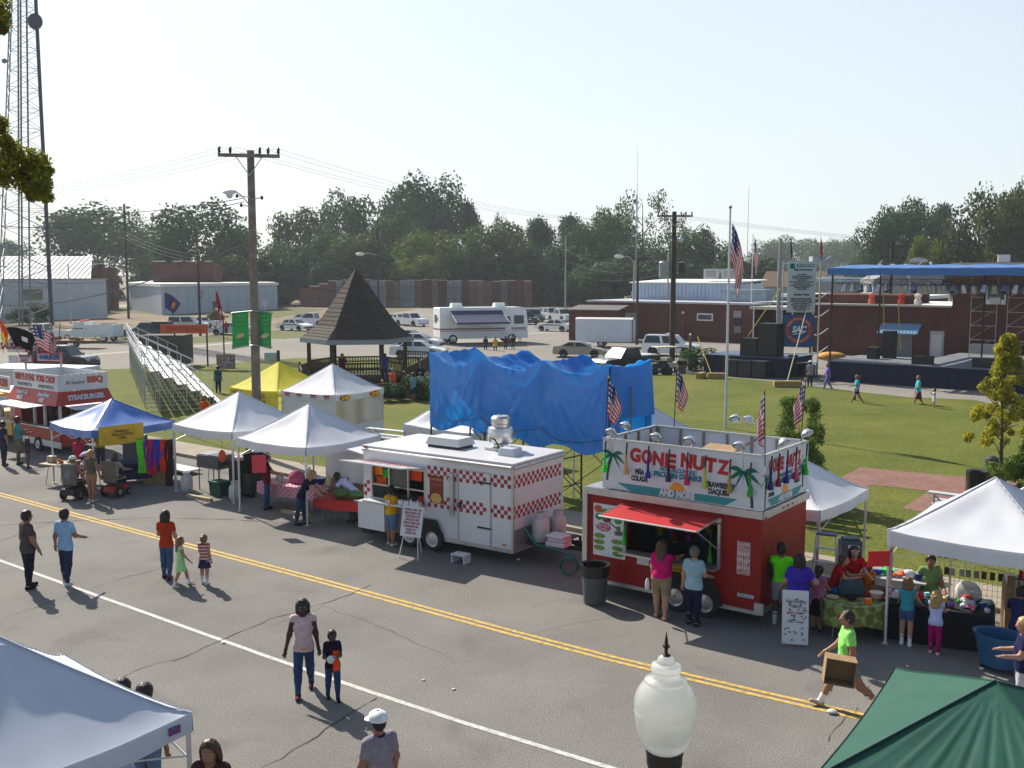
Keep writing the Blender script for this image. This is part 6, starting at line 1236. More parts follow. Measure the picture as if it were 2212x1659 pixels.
def arc_word(s,x0,x1,zf,size,m,par,y,w=.3,rz=0,place=None):
    n=len(s)
    for i,ch in enumerate(s):
        if ch==' ': continue
        f=(i+.5)/n; x=x0+(x1-x0)*f; z=zf(f); sl=math.degrees(math.atan((zf(min(1,f+.05))-zf(max(0,f-.05)))/((x1-x0)*.1)))
        loc=place(x,z) if place else (x,y,z)
        o=text(ch,size,m,par,loc,rz=rz,name='letter',w=w,off=.022,ry=0)
        o.rotation_euler=(R(90),0,R(rz)) ; o.rotation_euler.rotate_axis('Z',R(sl))
palm(FRT,px0+.12,2.66,.6,.14,yF,.85); palm(FRT,px0+3.6,2.5,.72,-.2,yF,1.)
arc_word('GONE',px0+.70,px0+1.84,lambda f:3.30-.05*f,.40,LRd,FRT,yF,.27)
arc_word('NUTZ',px0+1.95,px0+3.08,lambda f:3.31-.06*f,.40,LRd,FRT,yF,.27)
text('NON-ALCOHOLIC',.12,LTe,FRT,(px0+1.9,yF,3.07),w=.88,off=.005); text('FROZEN DRINKS',.15,LTe,FRT,(px0+1.88,yF,2.95),w=1.15,off=.01)
text('PIÑA\nCOLADA',.155,LBk,FRT,(px0+.95,yF,2.86),w=.42,off=.008,line=.95); text('STRAWBERRY\nDAQUIRI',.155,LBk,FRT,(px0+2.85,yF,2.80),w=.74,off=.008,line=.95)
mb=MB(); mb.add([(px0+1.88+.19*math.cos(a),yF-.002,2.61+.21*math.sin(a)) for a in [math.pi*i/12 for i in range(13)]],[tuple(range(13))],SUNm); mb.build('sun_picture',FRT)
mb=MB(); mb.add([(px0+.38,yF-.004,2.64),(px0+.75,yF-.004,2.475),(px0+3.0,yF-.004,2.475),(px0+3.28,yF-.004,2.64)],[(0,1,2,3)],TBn); mb.build('banner_picture',FRT)
text('AND MORE',.19,PW,FRT,(px0+1.88,yF-.008,2.56),w=.86,off=.012)
# end panel writing (faces +x)
xE=LR-.003
arc_word('GONE NUTZ',.28,2.05,lambda f:3.30+.02*math.sin(f*7),.36,LRd,RGT,0,.17,90,lambda x,z:(xE,x,z))
text('NON-ALCOHOLIC',.11,LTe,RGT,(xE,1.2,3.06),rz=90,w=.7); text('FROZEN DRINKS',.14,LTe,RGT,(xE,1.2,2.94),rz=90,w=.95,off=.008)
text('PIÑA\nCOLADA',.13,LBk,RGT,(xE,.45,2.8),rz=90,w=.3); text('STRAWBERRY\nDAQUIRI',.12,LBk,RGT,(xE,1.85,2.86),rz=90,w=.45)
MB().add([(xE,1.2+.17*math.cos(a),2.62+.24*math.sin(a)) for a in [math.pi*i/12 for i in range(13)]],[tuple(range(13))],SUNm).build('sun_picture',RGT)
MB().add([(xE+.003,.25,2.66),(xE+.003,.5,2.49),(xE+.003,1.9,2.49),(xE+.003,2.15,2.66)],[(0,1,2,3)],TBn).build('banner_picture',RGT); text('AND MORE',.17,PW,RGT,(xE+.008,1.2,2.575),rz=90,w=.75,off=.01)
def palmE(cy,zb,h,lean):
    mb=MB(); x=xE+.002
    for i in range(8):
        t,t2=i/8,(i+1)/8; a,b=cy+lean*t*t,cy+lean*t2*t2; mb.add([(x,a-.03,zb+h*t),(x,a+.03,zb+h*t),(x,b+.025,zb+h*t2),(x,b-.025,zb+h*t2)],[(0,1,2,3)],PTr)
    ty,tz=cy+lean,zb+h
    for ang in(95,150,190,235,30,-12,-50):
        a=R(ang); l_=.34; e1_=(ty+math.cos(a)*l_,tz+math.sin(a)*l_-.1); m1=(ty+math.cos(a)*l_*.5,tz+math.sin(a)*l_*.5+.04); m2=(m1[0],m1[1]-.1); mb.add([(x,ty,tz),(x,m2[0],m2[1]),(x,e1_[0],e1_[1]),(x,m1[0],m1[1])],[(0,1,2,3)],PGr)
    mb.build('palm_picture',RGT)
palmE(.12,2.5,.62,.1); palmE(2.2,2.6,.5,-.1)
# awning, window, interior
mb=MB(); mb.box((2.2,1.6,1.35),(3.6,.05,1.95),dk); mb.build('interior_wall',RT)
mb=MB(); rgx=random.Random(4)
for k in range(26): mb.box((1.2+rgx.random()*2.0,1.0+rgx.random()*.4,vz0+.1+rgx.random()*.35),(.12,.12,.25),cloth(rgx.choice(['5a1a16','2a3a6a','7a6a20','1c5a2a','6a2a5a','303030','8a3a20'])))
mb.build('shelf_goods',RT)
MB().box((2.2,-.14,vz0-.02),(2.3,.36,.05),alt).build('counter',RT)
mb=MB(); mb.box((vx0-.03,-.03,(vz0+vz1)/2),(.06,.08,vz1-vz0+.1),alt); mb.box((vx1+.03,-.03,(vz0+vz1)/2),(.06,.08,vz1-vz0+.1),alt); mb.box((2.2,-.03,vz1+.13),(2.35,.1,.1),alt); mb.build('window_frame',RT)
aw=mat('awning_red',(.5,.02,.02),.5,var=.06,trans=.15); MB().prism([(1.05,-.06,2.19),(3.32,-.06,2.19),(3.25,-.98,2.08),(.98,-.98,2.08)],(0,0,.02),aw).build('awning',RT)
mb=MB(); mb.path([(1.02,-.06,2.2),(.95,-1.0,2.09),(3.28,-1.0,2.09),(3.34,-.06,2.2)],.022,alt); mb.tube((1.0,-.95,2.08),(1.06,-.03,1.45),.015,alt); mb.tube((3.26,-.95,2.08),(3.32,-.03,1.5),.015,alt); mb.build('awning_frame',RT)
o=MB().box((.62,-.01,1.5),(.84,.012,1.2),mat('poster_white',(.6,.63,.65),.5)).build('menu_poster',RT)
rgp=random.Random(8)
for (x,z,r,c_) in((.33,1.98,.11,'b8502a'),(.52,1.9,.13,'5a8a2a'),(.7,1.95,.12,'8a9a30'),(.88,1.9,.12,'c07028'),(.55,1.78,.12,'6a2a14'),(.35,1.8,.1,'2f7a3a'),(.85,1.77,.1,'3f8a3a')): MB().ell((x,-.02,z),(r,.012,r*.8),mat('fruit_'+c_,hexc(c_),.6,var=.4,vs=20),10,6).build('picture',o)
MB().ell((.47,-.02,1.57),(.2,.01,.1),paint('b04a6a')).build('badge',o); text('Piña Cool\nDrinks',.075,white(),o,(.47,-.034,1.57),w=.3); text('ICE\nCREAM',.11,paint('404048'),o,(.86,-.02,1.53),w=.2,off=.01)
for (x,z) in((.37,1.36),(.36,1.22),(.36,1.08),(.83,1.28),(.84,1.13),(.86,1.0)): MB().ell((x,-.02,z),(.15,.01,.06),mat('fruit_leaf',(.14,.25,.04),.6,var=.5,vs=25),10,6).build('picture',o)
MB().box((1.5,-.01,.97),(.3,.012,.2),PW).build('notice',RT); yn=mat('notice_yellow',(.6,.36,.02),.6)
for z,h in((1.03,.2),(.83,.16),(.66,.13)):
    o=MB().box((2.42,-.012,z),(.44,.012,h),yn).build('notice',RT); text({1.03:'NACHOS',.83:'SNOW CONE',.66:'CORN DOG'}[z],.09,black(),o,(2.42,-.022,z),w=.36)
o=MB().box((3.87,-.01,1.42),(.3,.012,.7),mat('drinks_label',(.45,.25,.25),.5,var=.5,vs=14)).build('notice',RT); text('Coca-Cola',.1,white(),o,(3.87,-.02,1.72),w=.26,shear=.2); 
for z in(1.52,1.37,1.22): text('IIIIII',.11,white(),o,(3.87,-.02,z),w=.25,name='stripes')
o=MB().box((3.93,-.01,.63),(.36,.012,.07),PW).build('plate',RT); text('Wells Cargo',.06,LTe,o,(3.93,-.02,.63),w=.3)
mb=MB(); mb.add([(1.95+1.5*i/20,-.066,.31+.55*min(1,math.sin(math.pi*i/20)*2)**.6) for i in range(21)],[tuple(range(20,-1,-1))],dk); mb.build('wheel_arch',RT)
for x in(2.35,3.05): wheel(RT,x,-.02,.33,.2); wheel(RT,x,DR-.15,.33,.2)
for y in(.95,1.2,1.45): MB().box((LR+.07,y,zr1-.02),(.02,.1,.04),M['amber_lens']).build('marker_lamp',RT)
MB().box((LR+.02,.03,zr1-.08),(.1,.1,.05),M['amber_lens']).build('marker_lamp',RT)
MB().box((LR+.12,.55,1.15),(.25,.35,.4),black()).build('plug_box',RT)
# floodlights on the parapet, yard cups hanging, small flags
def flood(label,loc,rz=0,double=False):
    t=thing('floodlight',label,'floodlight',(0,0,0),0,'clamp floodlights on the drinks sign'); put(t,loc,RT,rz)
    MB().tube((0,.05,-.12),(0,0,.06),.018,steel(),5).build('bracket',t)
    for s in ((-.17,.17) if double else (0,)):
        mb=MB(); mb.lathe((0,0,0),[(.02,.1),(.06,.09),(.13,.02),(.145,-.02),(.12,-.02)],mat('reflector',(.6,.62,.65),.25,.7),14); mb.ell((0,0,-.02),(.1,.1,.03),M['lamp_lens'],10,5)
        o=mb.build('shade',t); o.location=(s,-.12,.1); o.rotation_euler=(R(-38),R(s*120),0)
for k,(x,lab) in enumerate([(px0+.3,'above the left palm picture'),(px0+1.42,'above the letter O of the painted sign'),(px0+2.22,'above the gap between the two red words'),(px0+3.35,'above the last red letter Z')]): flood('round clamp floodlight '+lab,(x,-.02,zp+.1))
flood('round clamp floodlight at the left rear corner of the drinks sign',(px0+.12,.9,zp+.12)); flood('double round floodlight at the rear rail of the drinks sign',(px0+2.3,DR,zp+.28),0,True)
flood('round clamp floodlight on the right end of the drinks sign',(LR,.8,zp+.12),70); flood('round clamp floodlight at the far right corner of the drinks sign',(LR,DR-.3,zp+.14),60)
def cup(label,loc,colr,rz=0):
    t=thing('yard_cup',label,'drinking cup',(0,0,0),0,'long plastic cups hanging from the drinks sign'); put(t,loc,RT,rz); cm=mat('cup_'+colr,hexc(colr),.25,trans=.3)
    MB().tube((0,0,0),(0,.03,.28),.02,black(),5).build('strap',t); MB().lathe((0,0,-.42),[(.02,0),(.065,.0),(.055,.1),(.03,.17),(.022,.42),(.03,.44),(.01,.45)],cm,10).build('cup',t)
cups=[('d8b060','pale tan'),('1828a0','blue'),('3a2040','dark plum'),('d01858','pink'),('c8d020','yellow'),('b09a30','olive yellow'),('30a030','green')]
for k,(x,(c_,nm)) in enumerate(zip([.85,1.40,1.90,2.34,2.76,3.32,3.77],cups)): cup(f"{nm} long drinking cup hanging on the front of the drinks sign",(px0+x-.38+.2,-.1,zp-.28-.02*k),c_)
cup('neon green long cup on the left palm of the drinks sign',(px0+.12,-.1,zp-.3),'28d828')
for k,(y,(c_,nm)) in enumerate(zip([.25,.65,1.1,1.6,2.2],[('182880','navy'),('a01030','crimson'),('2020a0','royal blue'),('d83070','pink'),('30c830','bright green')])): cup(f"{nm} long drinking cup hanging on the right end of the drinks sign",(LR+.06,y,zp-.28),c_)
cup('bright green bottle shaped cup at the left window edge of the drinks trailer',(vx0,-.12,vz0+.55),'28c828'); cup('green bottle shaped cup at the right window edge of the drinks trailer',(vx1-.15,-.1,vz0+.5),'1c8a2a')
def stickflag(label,root,loc,tilt,ty=0,H=1.45,w=1.1,h=.75,spread=.42,colf=usa,rz=0,grp='small striped flags on the drinks sign'):
    t=drape('flag',label,root,loc,w,h,colf,staff=H,rz=rz,spread=spread,fold=.07,down=.72,grp=grp,lift=.35,staff_r=.012,staff_m=black()); t.rotation_euler=(R(ty),R(tilt),t.rotation_euler.z); return t
stickflag('small striped flag on the left front corner of the drinks sign',RT,(px0+.1,.05,zp+1.32),3,0); stickflag('small striped flag on the rear left of the drinks sign',RT,(px0+.55,DR,zp+1.4),2,0,spread=.36); stickflag('small striped flag at the right front corner of the drinks sign',RT,(LR-.02,0,zp+1.28),4,0,spread=.36,rz=140); stickflag('small striped flag on the far right corner of the drinks sign',RT,(LR-.05,DR-.15,zp+1.32),-4,0,spread=.36,rz=150)
tag(put(MB().box((0,0,.03),(.75,.5,.05),cardb(),rx=8).build('cardboard_sheet'),(px0+2.55,.7,zp-.08),RT),'tan cardboard sheet lying on the drinks sign frame','cardboard')
# folding ladder at the end of the red trailer
t=thing('step_ladder','aluminium step ladder standing at the right end of the red trailer','ladder',(0,0,0)); put(t,(LR+.75,1.7,0),RT,10)
for x in(-.25,.25): MB().tube((x*1.2,-.35,0),(x*.8,0,1.75),.025,AL,5).build('side_rail',t); MB().tube((x*1.2,.45,0),(x*.8,.05,1.7),.02,AL,5).build('side_rail',t)
for k in range(5): f=(k+1)/6; MB().box((0,-.35*(1-f),1.75*f),(.5*(1.1-.3*f),.08,.03),AL).build('step',t)
MB().box((0,.02,1.75),(.42,.2,.04),mat('ladder_blue',(.03,.06,.2),.5)).build('top_cap',t)
# ---------- food stands at the far left ----------
s0=P(120,966,.4); k_=Vector((-18.1,40.6,0)); SB_=thing('food_stand','red and white food stand lettered BBQ and STEAKBURGER','food stand',(k_.x,k_.y,0),RD)   # origin = near corner; x runs left as negative
SR_=mat('stand_red',(.42,.045,.03),.45,var=.08,vs=1); SWh=mat('stand_white',(.6,.61,.62),.5,var=.05,vs=1)
Ls,Ds=3.7,2.1
mb=MB(); mb.box((-Ls/2,.03,.72),(Ls,.06,.75),SR_); mb.box((-.03,Ds/2,.72),(.06,Ds,.75),SR_); mb.box((-Ls/2,-.0,.4),(Ls+.02,.02,.25),SWh); mb.box((-Ls+.25,.03,1.55),(.5,.06,1.0),SR_); mb.box((-Ls/2,Ds,1.3),(Ls,.06,1.9),SWh); mb.box((-Ls,Ds/2,1.3),(.06,Ds,1.9),SR_); mb.box((-Ls/2,Ds/2,.4),(Ls-.1,Ds-.1,.06),inr)
for x,y in((-.05,.05),(-1.25,.03),(-2.1,.03),(-.03,Ds-.05)): mb.box((x,y,1.55),(.09,.09,1.05),SWh)
mb.box((-Ls/2,Ds/2,2.1),(Ls,Ds,.06),SWh); mb.build('body',SB_)
MB().box((-Ls/2,-.15,1.12),(Ls-.6,.35,.04),alt).build('counter',SB_); MB().box((-1.6,1.5,1.5),(3.,.05,.9),dk).build('interior_wall',SB_)
pt=2.55; ov=.32
mb=MB(); A=[(-Ls-.1,-ov,2.05),(ov,-ov,2.05),(ov,Ds+.1,2.05)]; B_=[(-Ls,-.02,pt+.02),(.02,-.02,pt+.02),(.02,Ds,pt+.02)]
mb.add([A[0],A[1],B_[1],B_[0]],[(0,1,2,3)],SR_); mb.add([A[1],A[2],B_[2],B_[1]],[(0,1,2,3)],SR_); mb.add([A[0],B_[0],(-Ls,Ds,pt),(-Ls-.1,Ds,2.05)],[(0,1,2,3)],SR_); MS=mb.build('mansard',SB_)
th=math.degrees(math.atan2(pt-2.03,ov-.02)); mm_=math.cos(R(0))
text('French Cut\nFRIES',.24,PW,MS,(-2.75,-ov/2-.03,2.31),rx=th,w=.95,off=.008); text('Sweet Potato\nFRIES',.24,PW,MS,(-.95,-ov/2-.03,2.31),rx=th,w=.95,off=.008)
o=text('STEAKBURGER',.3,PW,MS,(ov/2+.03,1.05,2.31),rx=th,rz=90,w=1.55,off=.012,shear=.15)
FP_=MB().box((-Ls/2,0,pt+.36),(Ls,.04,.66),SWh).build('sign_panel',SB_); RP_=MB().box((0,Ds/2,pt+.36),(.04,Ds,.66),SWh).build('sign_panel',SB_); MB().box((-Ls,Ds/2,pt+.36),(.04,Ds,.66),SWh).build('sign_panel',SB_); MB().box((-Ls/2,Ds,pt+.36),(Ls,.04,.66),SWh).build('sign_panel',SB_)
text('RIBEYE STEAK  PORK CHOP',.36,SR_,FP_,(-Ls/2,-.03,pt+.47),w=3.3,off=.014); text('SANDWICH        SANDWICH',.2,paint('5a5450'),FP_,(-Ls/2,-.03,pt+.17),w=3.0)
text('Pit Smoked',.2,paint('5a2a20'),RP_,(.03,.68,pt+.36),rz=90,w=.8,shear=.3); text('BBQ',.34,paint('b02a10'),RP_,(.03,1.55,pt+.42),rz=90,w=.7,off=.02)
mb=MB()
for k in range(14): mb.ell((-Ls+.13+k*.265,-.03,pt+.68),(.035,.012,.02),SR_,6,4)
for k in range(8): mb.ell((.03,.13+k*.27,pt+.68),(.012,.035,.02),SR_,6,4)
mb.build('bulb_trim',SB_)
MB().prism([(-Ls+.3,-.1,2.02),(-.5,-.1,2.02),(-.5,-1.15,1.98),(-Ls+.3,-1.15,1.98)],(0,0,.035),SWh).build('awning_flap',SB_); MB().prism([(.05,.15,2.0),(1.05,.15,1.92),(1.05,Ds-.05,1.92),(.05,Ds-.05,2.0)],(0,0,.035),SWh).build('awning_flap',SB_)
mb=MB(); 
for k in range(16): mb.box((-3.2+k*.18,1.2,1.3+.1*(k%3)),(.12,.12,.3+.1*(k%2)),cloth(random.choice(['6a2a4a','8a7a60','30402a','7a3020','505a70'])))
mb.build('shelf_goods',SB_); wheel(SB_,-1.8,-.0,.3,.15)
# second stand left (yellow striped, SHAKES)
q=k_-E*4.55+N*.2; t=thing('food_stand','white and yellow stand lettered SHAKES cut off by the left edge','food stand',(q.x,q.y,0),RD); yw=mat('stand_yellow',(.6,.40,.05),.5)
mb=MB(); mb.box((-1.6,1.0,.75),(3.2,2,.8),yw); mb.box((-.03,1,1.5),(.06,2,1.0),SWh); mb.box((-1.6,2,1.5),(3.2,.06,1.2),SR_); mb.box((-1.6,1,.95),(3.25,2.05,.15),SWh); mb.build('body',t)
MB().box((-1.6,-.15,2.15),(3.4,.5,.12),yw).box((-1.6,1,2.1),(3.3,2.1,.1),SWh).build('roof',t); o=MB().box((-1.6,-.02,2.6),(3.3,.05,.6),SWh).build('sign_panel',t); text('MILK SHAKES',.42,SR_,o,(-1.55,-.06,2.6),w=3.0,off=.02); MB().box((-1.6,-.3,1.12),(3,.4,.05),SWh).build('counter',t)
MB().lathe((-.7,-.15,1.15),[(.16,0),(.18,.3),(.14,.35),(.05,.45)],mat('dispenser',(.5,.5,.48),.4),12).build('dispenser',t)
# third stand behind: hamburger / nachos
q=AT(146,770,50); HS=thing('food_stand','white stand with red edged boards lettered NACHOS WITH CHEESE and HAMBURGERS','food stand',(q.x,50,0),-14); kk=50/FPX
zt=lambda v:CH-(v-VH)*50/FPX
hw2=148*kk+2
MB().box((-hw2/2,1.2,zt(806)/2),(hw2,2.4,zt(806)),SWh).build('body',HS); MB().box((-hw2/2,1.1,zt(802)),(hw2+.2,2.6,.18),SWh,top=.97).build('roof',HS)
o=MB().box((-34*kk,-.28,zt(771)),(64*kk,.06,20*kk),mat('oval_red',(.4,.03,.05),.5)).box((-34*kk,-.32,zt(771)),(60*kk,.04,15*kk),SWh).build('sign_panel',HS); text('HAMBURGERS',.34,mat('letter_blue',(.03,.10,.35),.5),o,(-34*kk,-.36,zt(771)),w=54*kk,off=.012)
o=MB().box((-96*kk,-.28,zt(775)),(34*kk,.06,17*kk),M['oval_red']).box((-96*kk,-.32,zt(775)),(31*kk,.04,13*kk),SWh).build('sign_panel',HS); text('GOLDEN\nBREW',.16,LBk,o,(-96*kk,-.36,zt(775)),w=26*kk)
o=MB().box((-128*kk,-.28,zt(777)),(22*kk,.06,17*kk),SWh).build('sign_panel',HS)
pr_=M['oval_red']; plm=mat('letter_plum',(.14,.01,.08),.5)
o=MB().box((-70*kk,.1,zt(747)),(66*kk,.08,28*kk),SWh).build('sign_panel',HS); text('NACHOS\nWITH\nCHEESE',.26,plm,o,(-70*kk,.05,zt(747)),w=52*kk,off=.012,line=.9)
mb=MB(); mb.box((-37*kk,.05,zt(742)),(4*kk,.1,40*kk),pr_); mb.box((-104*kk,.05,zt(747)),(5*kk,.1,32*kk),pr_); mb.box((-70*kk,.05,zt(731)),(66*kk,.1,3*kk),pr_); mb.box((-88*kk,.05,zt(727)),(5*kk,.1,8*kk),pr_,ry=-35); mb.build('sign_edge',HS)
o=MB().box((-130*kk,.1,zt(749)),(50*kk,.08,28*kk),SWh).build('sign_panel',HS); text('SAUSAGE',.42,plm,o,(-139*kk,.05,zt(750)),w=66*kk,off=.02); MB().box((-125*kk,.05,zt(734)),(45*kk,.1,3*kk),pr_).build('sign_edge',HS)
for dx in(-107,-17): MB().tube((dx*kk,0,zt(804)),(dx*kk,0,zt(780)),.06,steel(),6).build('post',HS)
sg='flags above the hamburger stand'
def fl2(label,u,v,colf,w,h,tilt,spread=.35,rz=0,grp=sg,H=1.6): 
    p=AT(u,v,49.5); t=drape('flag',label,None,p,w,h,colf,staff=H,spread=spread,fold=.08,down=.6,grp=grp,lift=.3,staff_m=black()); t.rotation_euler=(0,R(tilt),R(rz)); return t
rb=lambda a,b: cloth('e8e010') if b>.55 and a<.6 else cloth('f04a10')
fl2('orange and yellow flag at the far left edge',0,692,rb,1.5,1.0,-3,.25); fl2('black flag with a white emblem above the SAUSAGE board',12,708,lambda a,b: FW_ if (.35<a<.6 and .35<b<.6) else cloth('0c1014'),2.0,1.0,-25,.7); fl2('striped flag above the NACHOS board',64,705,usa,2.1,1.1,-18,.6); fl2('striped flag at the right end of the NACHOS board',108,712,usa,1.7,1.0,4,.25); 
p=AT(122,704,49.5); tag(MB().tube((0,0,-1.5),(.18,0,.15),.02,black(),5).build('bare_flag_staff',loc=p),'bare dark staff right of the striped flags','staff')
# blue flag and red flag near the warehouse
p=AT(355,632,118); drape('flag','dark blue flag with a yellow and red emblem in front of the warehouse',None,p,3.0,1.8,lambda a,b: cloth('d8a020') if (.45<a<.62 and .3<b<.7) else (cloth('c03a20') if (.38<a<.7 and .25<b<.75) else FB_),staff=3,spread=.75,fold=.15,down=.55,lift=.3)
p=AT(466,628,75); t=drape('flag','red flag with a white patch on a dark pole by the gabled post',None,p,2.6,.9,lambda a,b: FW_ if (a>.6 and .3<b<.8 and a<.8) else cloth('a01020'),staff=2.5,spread=.2,fold=.1,down=.8,lift=.2); 
# ---------- people ----------
SK={'light':mat('skin_light',(.42,.22,.15),.55,var=.05),'tan':mat('skin_tan',(.30,.14,.085),.55,var=.05),'brown':mat('skin_brown',(.13,.06,.04),.5,var=.05),'dark':mat('skin_dark',(.035,.018,.013),.45,var=.05)}
HR={'dark':mat('hair_dark',(.015,.010,.008),.5,var=.3,vs=30),'brown':mat('hair_brown',(.06,.03,.016),.5,var=.3,vs=30),'blond':mat('hair_blond',(.38,.24,.09),.5,var=.35,vs=30),'grey':mat('hair_grey',(.13,.11,.095),.6,var=.3,vs=30),'tawny':mat('hair_tawny',(.17,.085,.035),.5,var=.35,vs=30)}
def snets(F,o,h):
    nx,ny,nz=F.shape; C=F<0; idx=-np.ones((nx-1,ny-1,nz-1),int)
    c=[C[i:nx-1+i,j:ny-1+j,k:nz-1+k] for i in(0,1) for j in(0,1) for k in(0,1)]
    s=sum(x.astype(int) for x in c); act=(s>0)&(s<8); ids=np.argwhere(act); idx[act]=np.arange(len(ids)); acc=np.zeros((len(ids),3)); cnt=np.zeros(len(ids)); I,J,K=ids.T
    cr=[(i,j,k) for i in(0,1) for j in(0,1) for k in(0,1)]
    for a in range(8):
        for b in range(a+1,8):
            A,B=cr[a],cr[b]
            if sum(abs(x-y) for x,y in zip(A,B))!=1: continue
            fa=F[I+A[0],J+A[1],K+A[2]]; fb=F[I+B[0],J+B[1],K+B[2]]; m=(fa<0)!=(fb<0); t=np.where(m,fa/(fa-fb+1e-12),0)[:,None]
            acc+=np.where(m[:,None],np.array(A)+(np.array(B)-np.array(A))*t,0); cnt+=m
    V=(ids+acc/cnt[:,None])*h+o; faces=[]
    for ax in range(3):
        d=[0,0,0]; d[ax]=1; u=(ax+1)%3; v=(ax+2)%3
        sl0=[slice(1,-1)]*3; sl0[ax]=slice(0,-1); A=C[tuple(slice(1,n-1) if q!=ax else slice(0,n-1) for q,n in enumerate(F.shape))]; B=C[tuple(slice(1,n-1) if q!=ax else slice(1,n) for q,n in enumerate(F.shape))]
        e=np.argwhere(A!=B); 
        if not len(e): continue
        fl=A[tuple(e.T)]; p=e.copy(); 
        for q in range(3):
            if q!=ax: p[:,q]+=1
        def g(du,dv): q=p.copy(); q[:,u]-=du; q[:,v]-=dv; return idx[q[:,0],q[:,1],q[:,2]]
        Q=np.stack([g(1,1),g(0,1),g(0,0),g(1,0)],1); Q[~fl]=Q[~fl][:,::-1]; faces.append(Q)
    Fa=np.vstack(faces); return V,Fa[(Fa>=0).all(1)]
def dcap(p,A,B,r1,r2,sx=1.,sy=1.):
    q=(p-A)/np.array([sx,sy,1]); d=(B-A)/np.array([sx,sy,1]); t=np.clip((q@d)/max(1e-9,d@d),0,1); return (np.linalg.norm(q-t[...,None]*d,axis=-1)-(r1+(r2-r1)*t)),t
def field(p,prims,k=.02):
    F=None
    for (lab,A,B,r1,r2,sx,sy) in prims:
        d,_=dcap(p,A,B,r1,r2,sx,sy)
        if F is None: F=d
        else: h_=np.clip(.5+.5*(F-d)/k,0,1); F=F*(1-h_)+d*h_-k*h_*(1-h_)
    return F
def mesh_of(prims,vox,k,cut=None):
    P_=np.array([x for q in prims for x in(q[1],q[2])]); m=max(max(q[3]*max(q[5],q[6],1),q[4]*max(q[5],q[6],1)) for q in prims)+vox*2; lo=P_.min(0)-m; hi=P_.max(0)+m
    ax=[np.arange(lo[i],hi[i]+vox,vox) for i in range(3)]; G_=np.stack(np.meshgrid(*ax,indexing='ij'),-1); F=field(G_,prims,k)
    if cut is not None: F=np.maximum(F,cut(G_))
    return snets(F,lo,vox)
def mkobj(name,V,Fa,m,parent):
    me=bpy.data.meshes.new(name); n=len(Fa); me.vertices.add(len(V)); me.vertices.foreach_set('co',V.ravel()); me.loops.add(4*n); me.loops.foreach_set('vertex_index',Fa.ravel().astype(np.int32)); me.polygons.add(n); me.polygons.foreach_set('loop_start',np.arange(0,4*n,4)); me.polygons.foreach_set('loop_total',np.full(n,4)); me.polygons.foreach_set('use_smooth',np.ones(n,bool)); me.update(calc_edges=True); me.materials.append(m)
    o=bpy.data.objects.new(name,me); COL.objects.link(o); o.parent=parent; return o
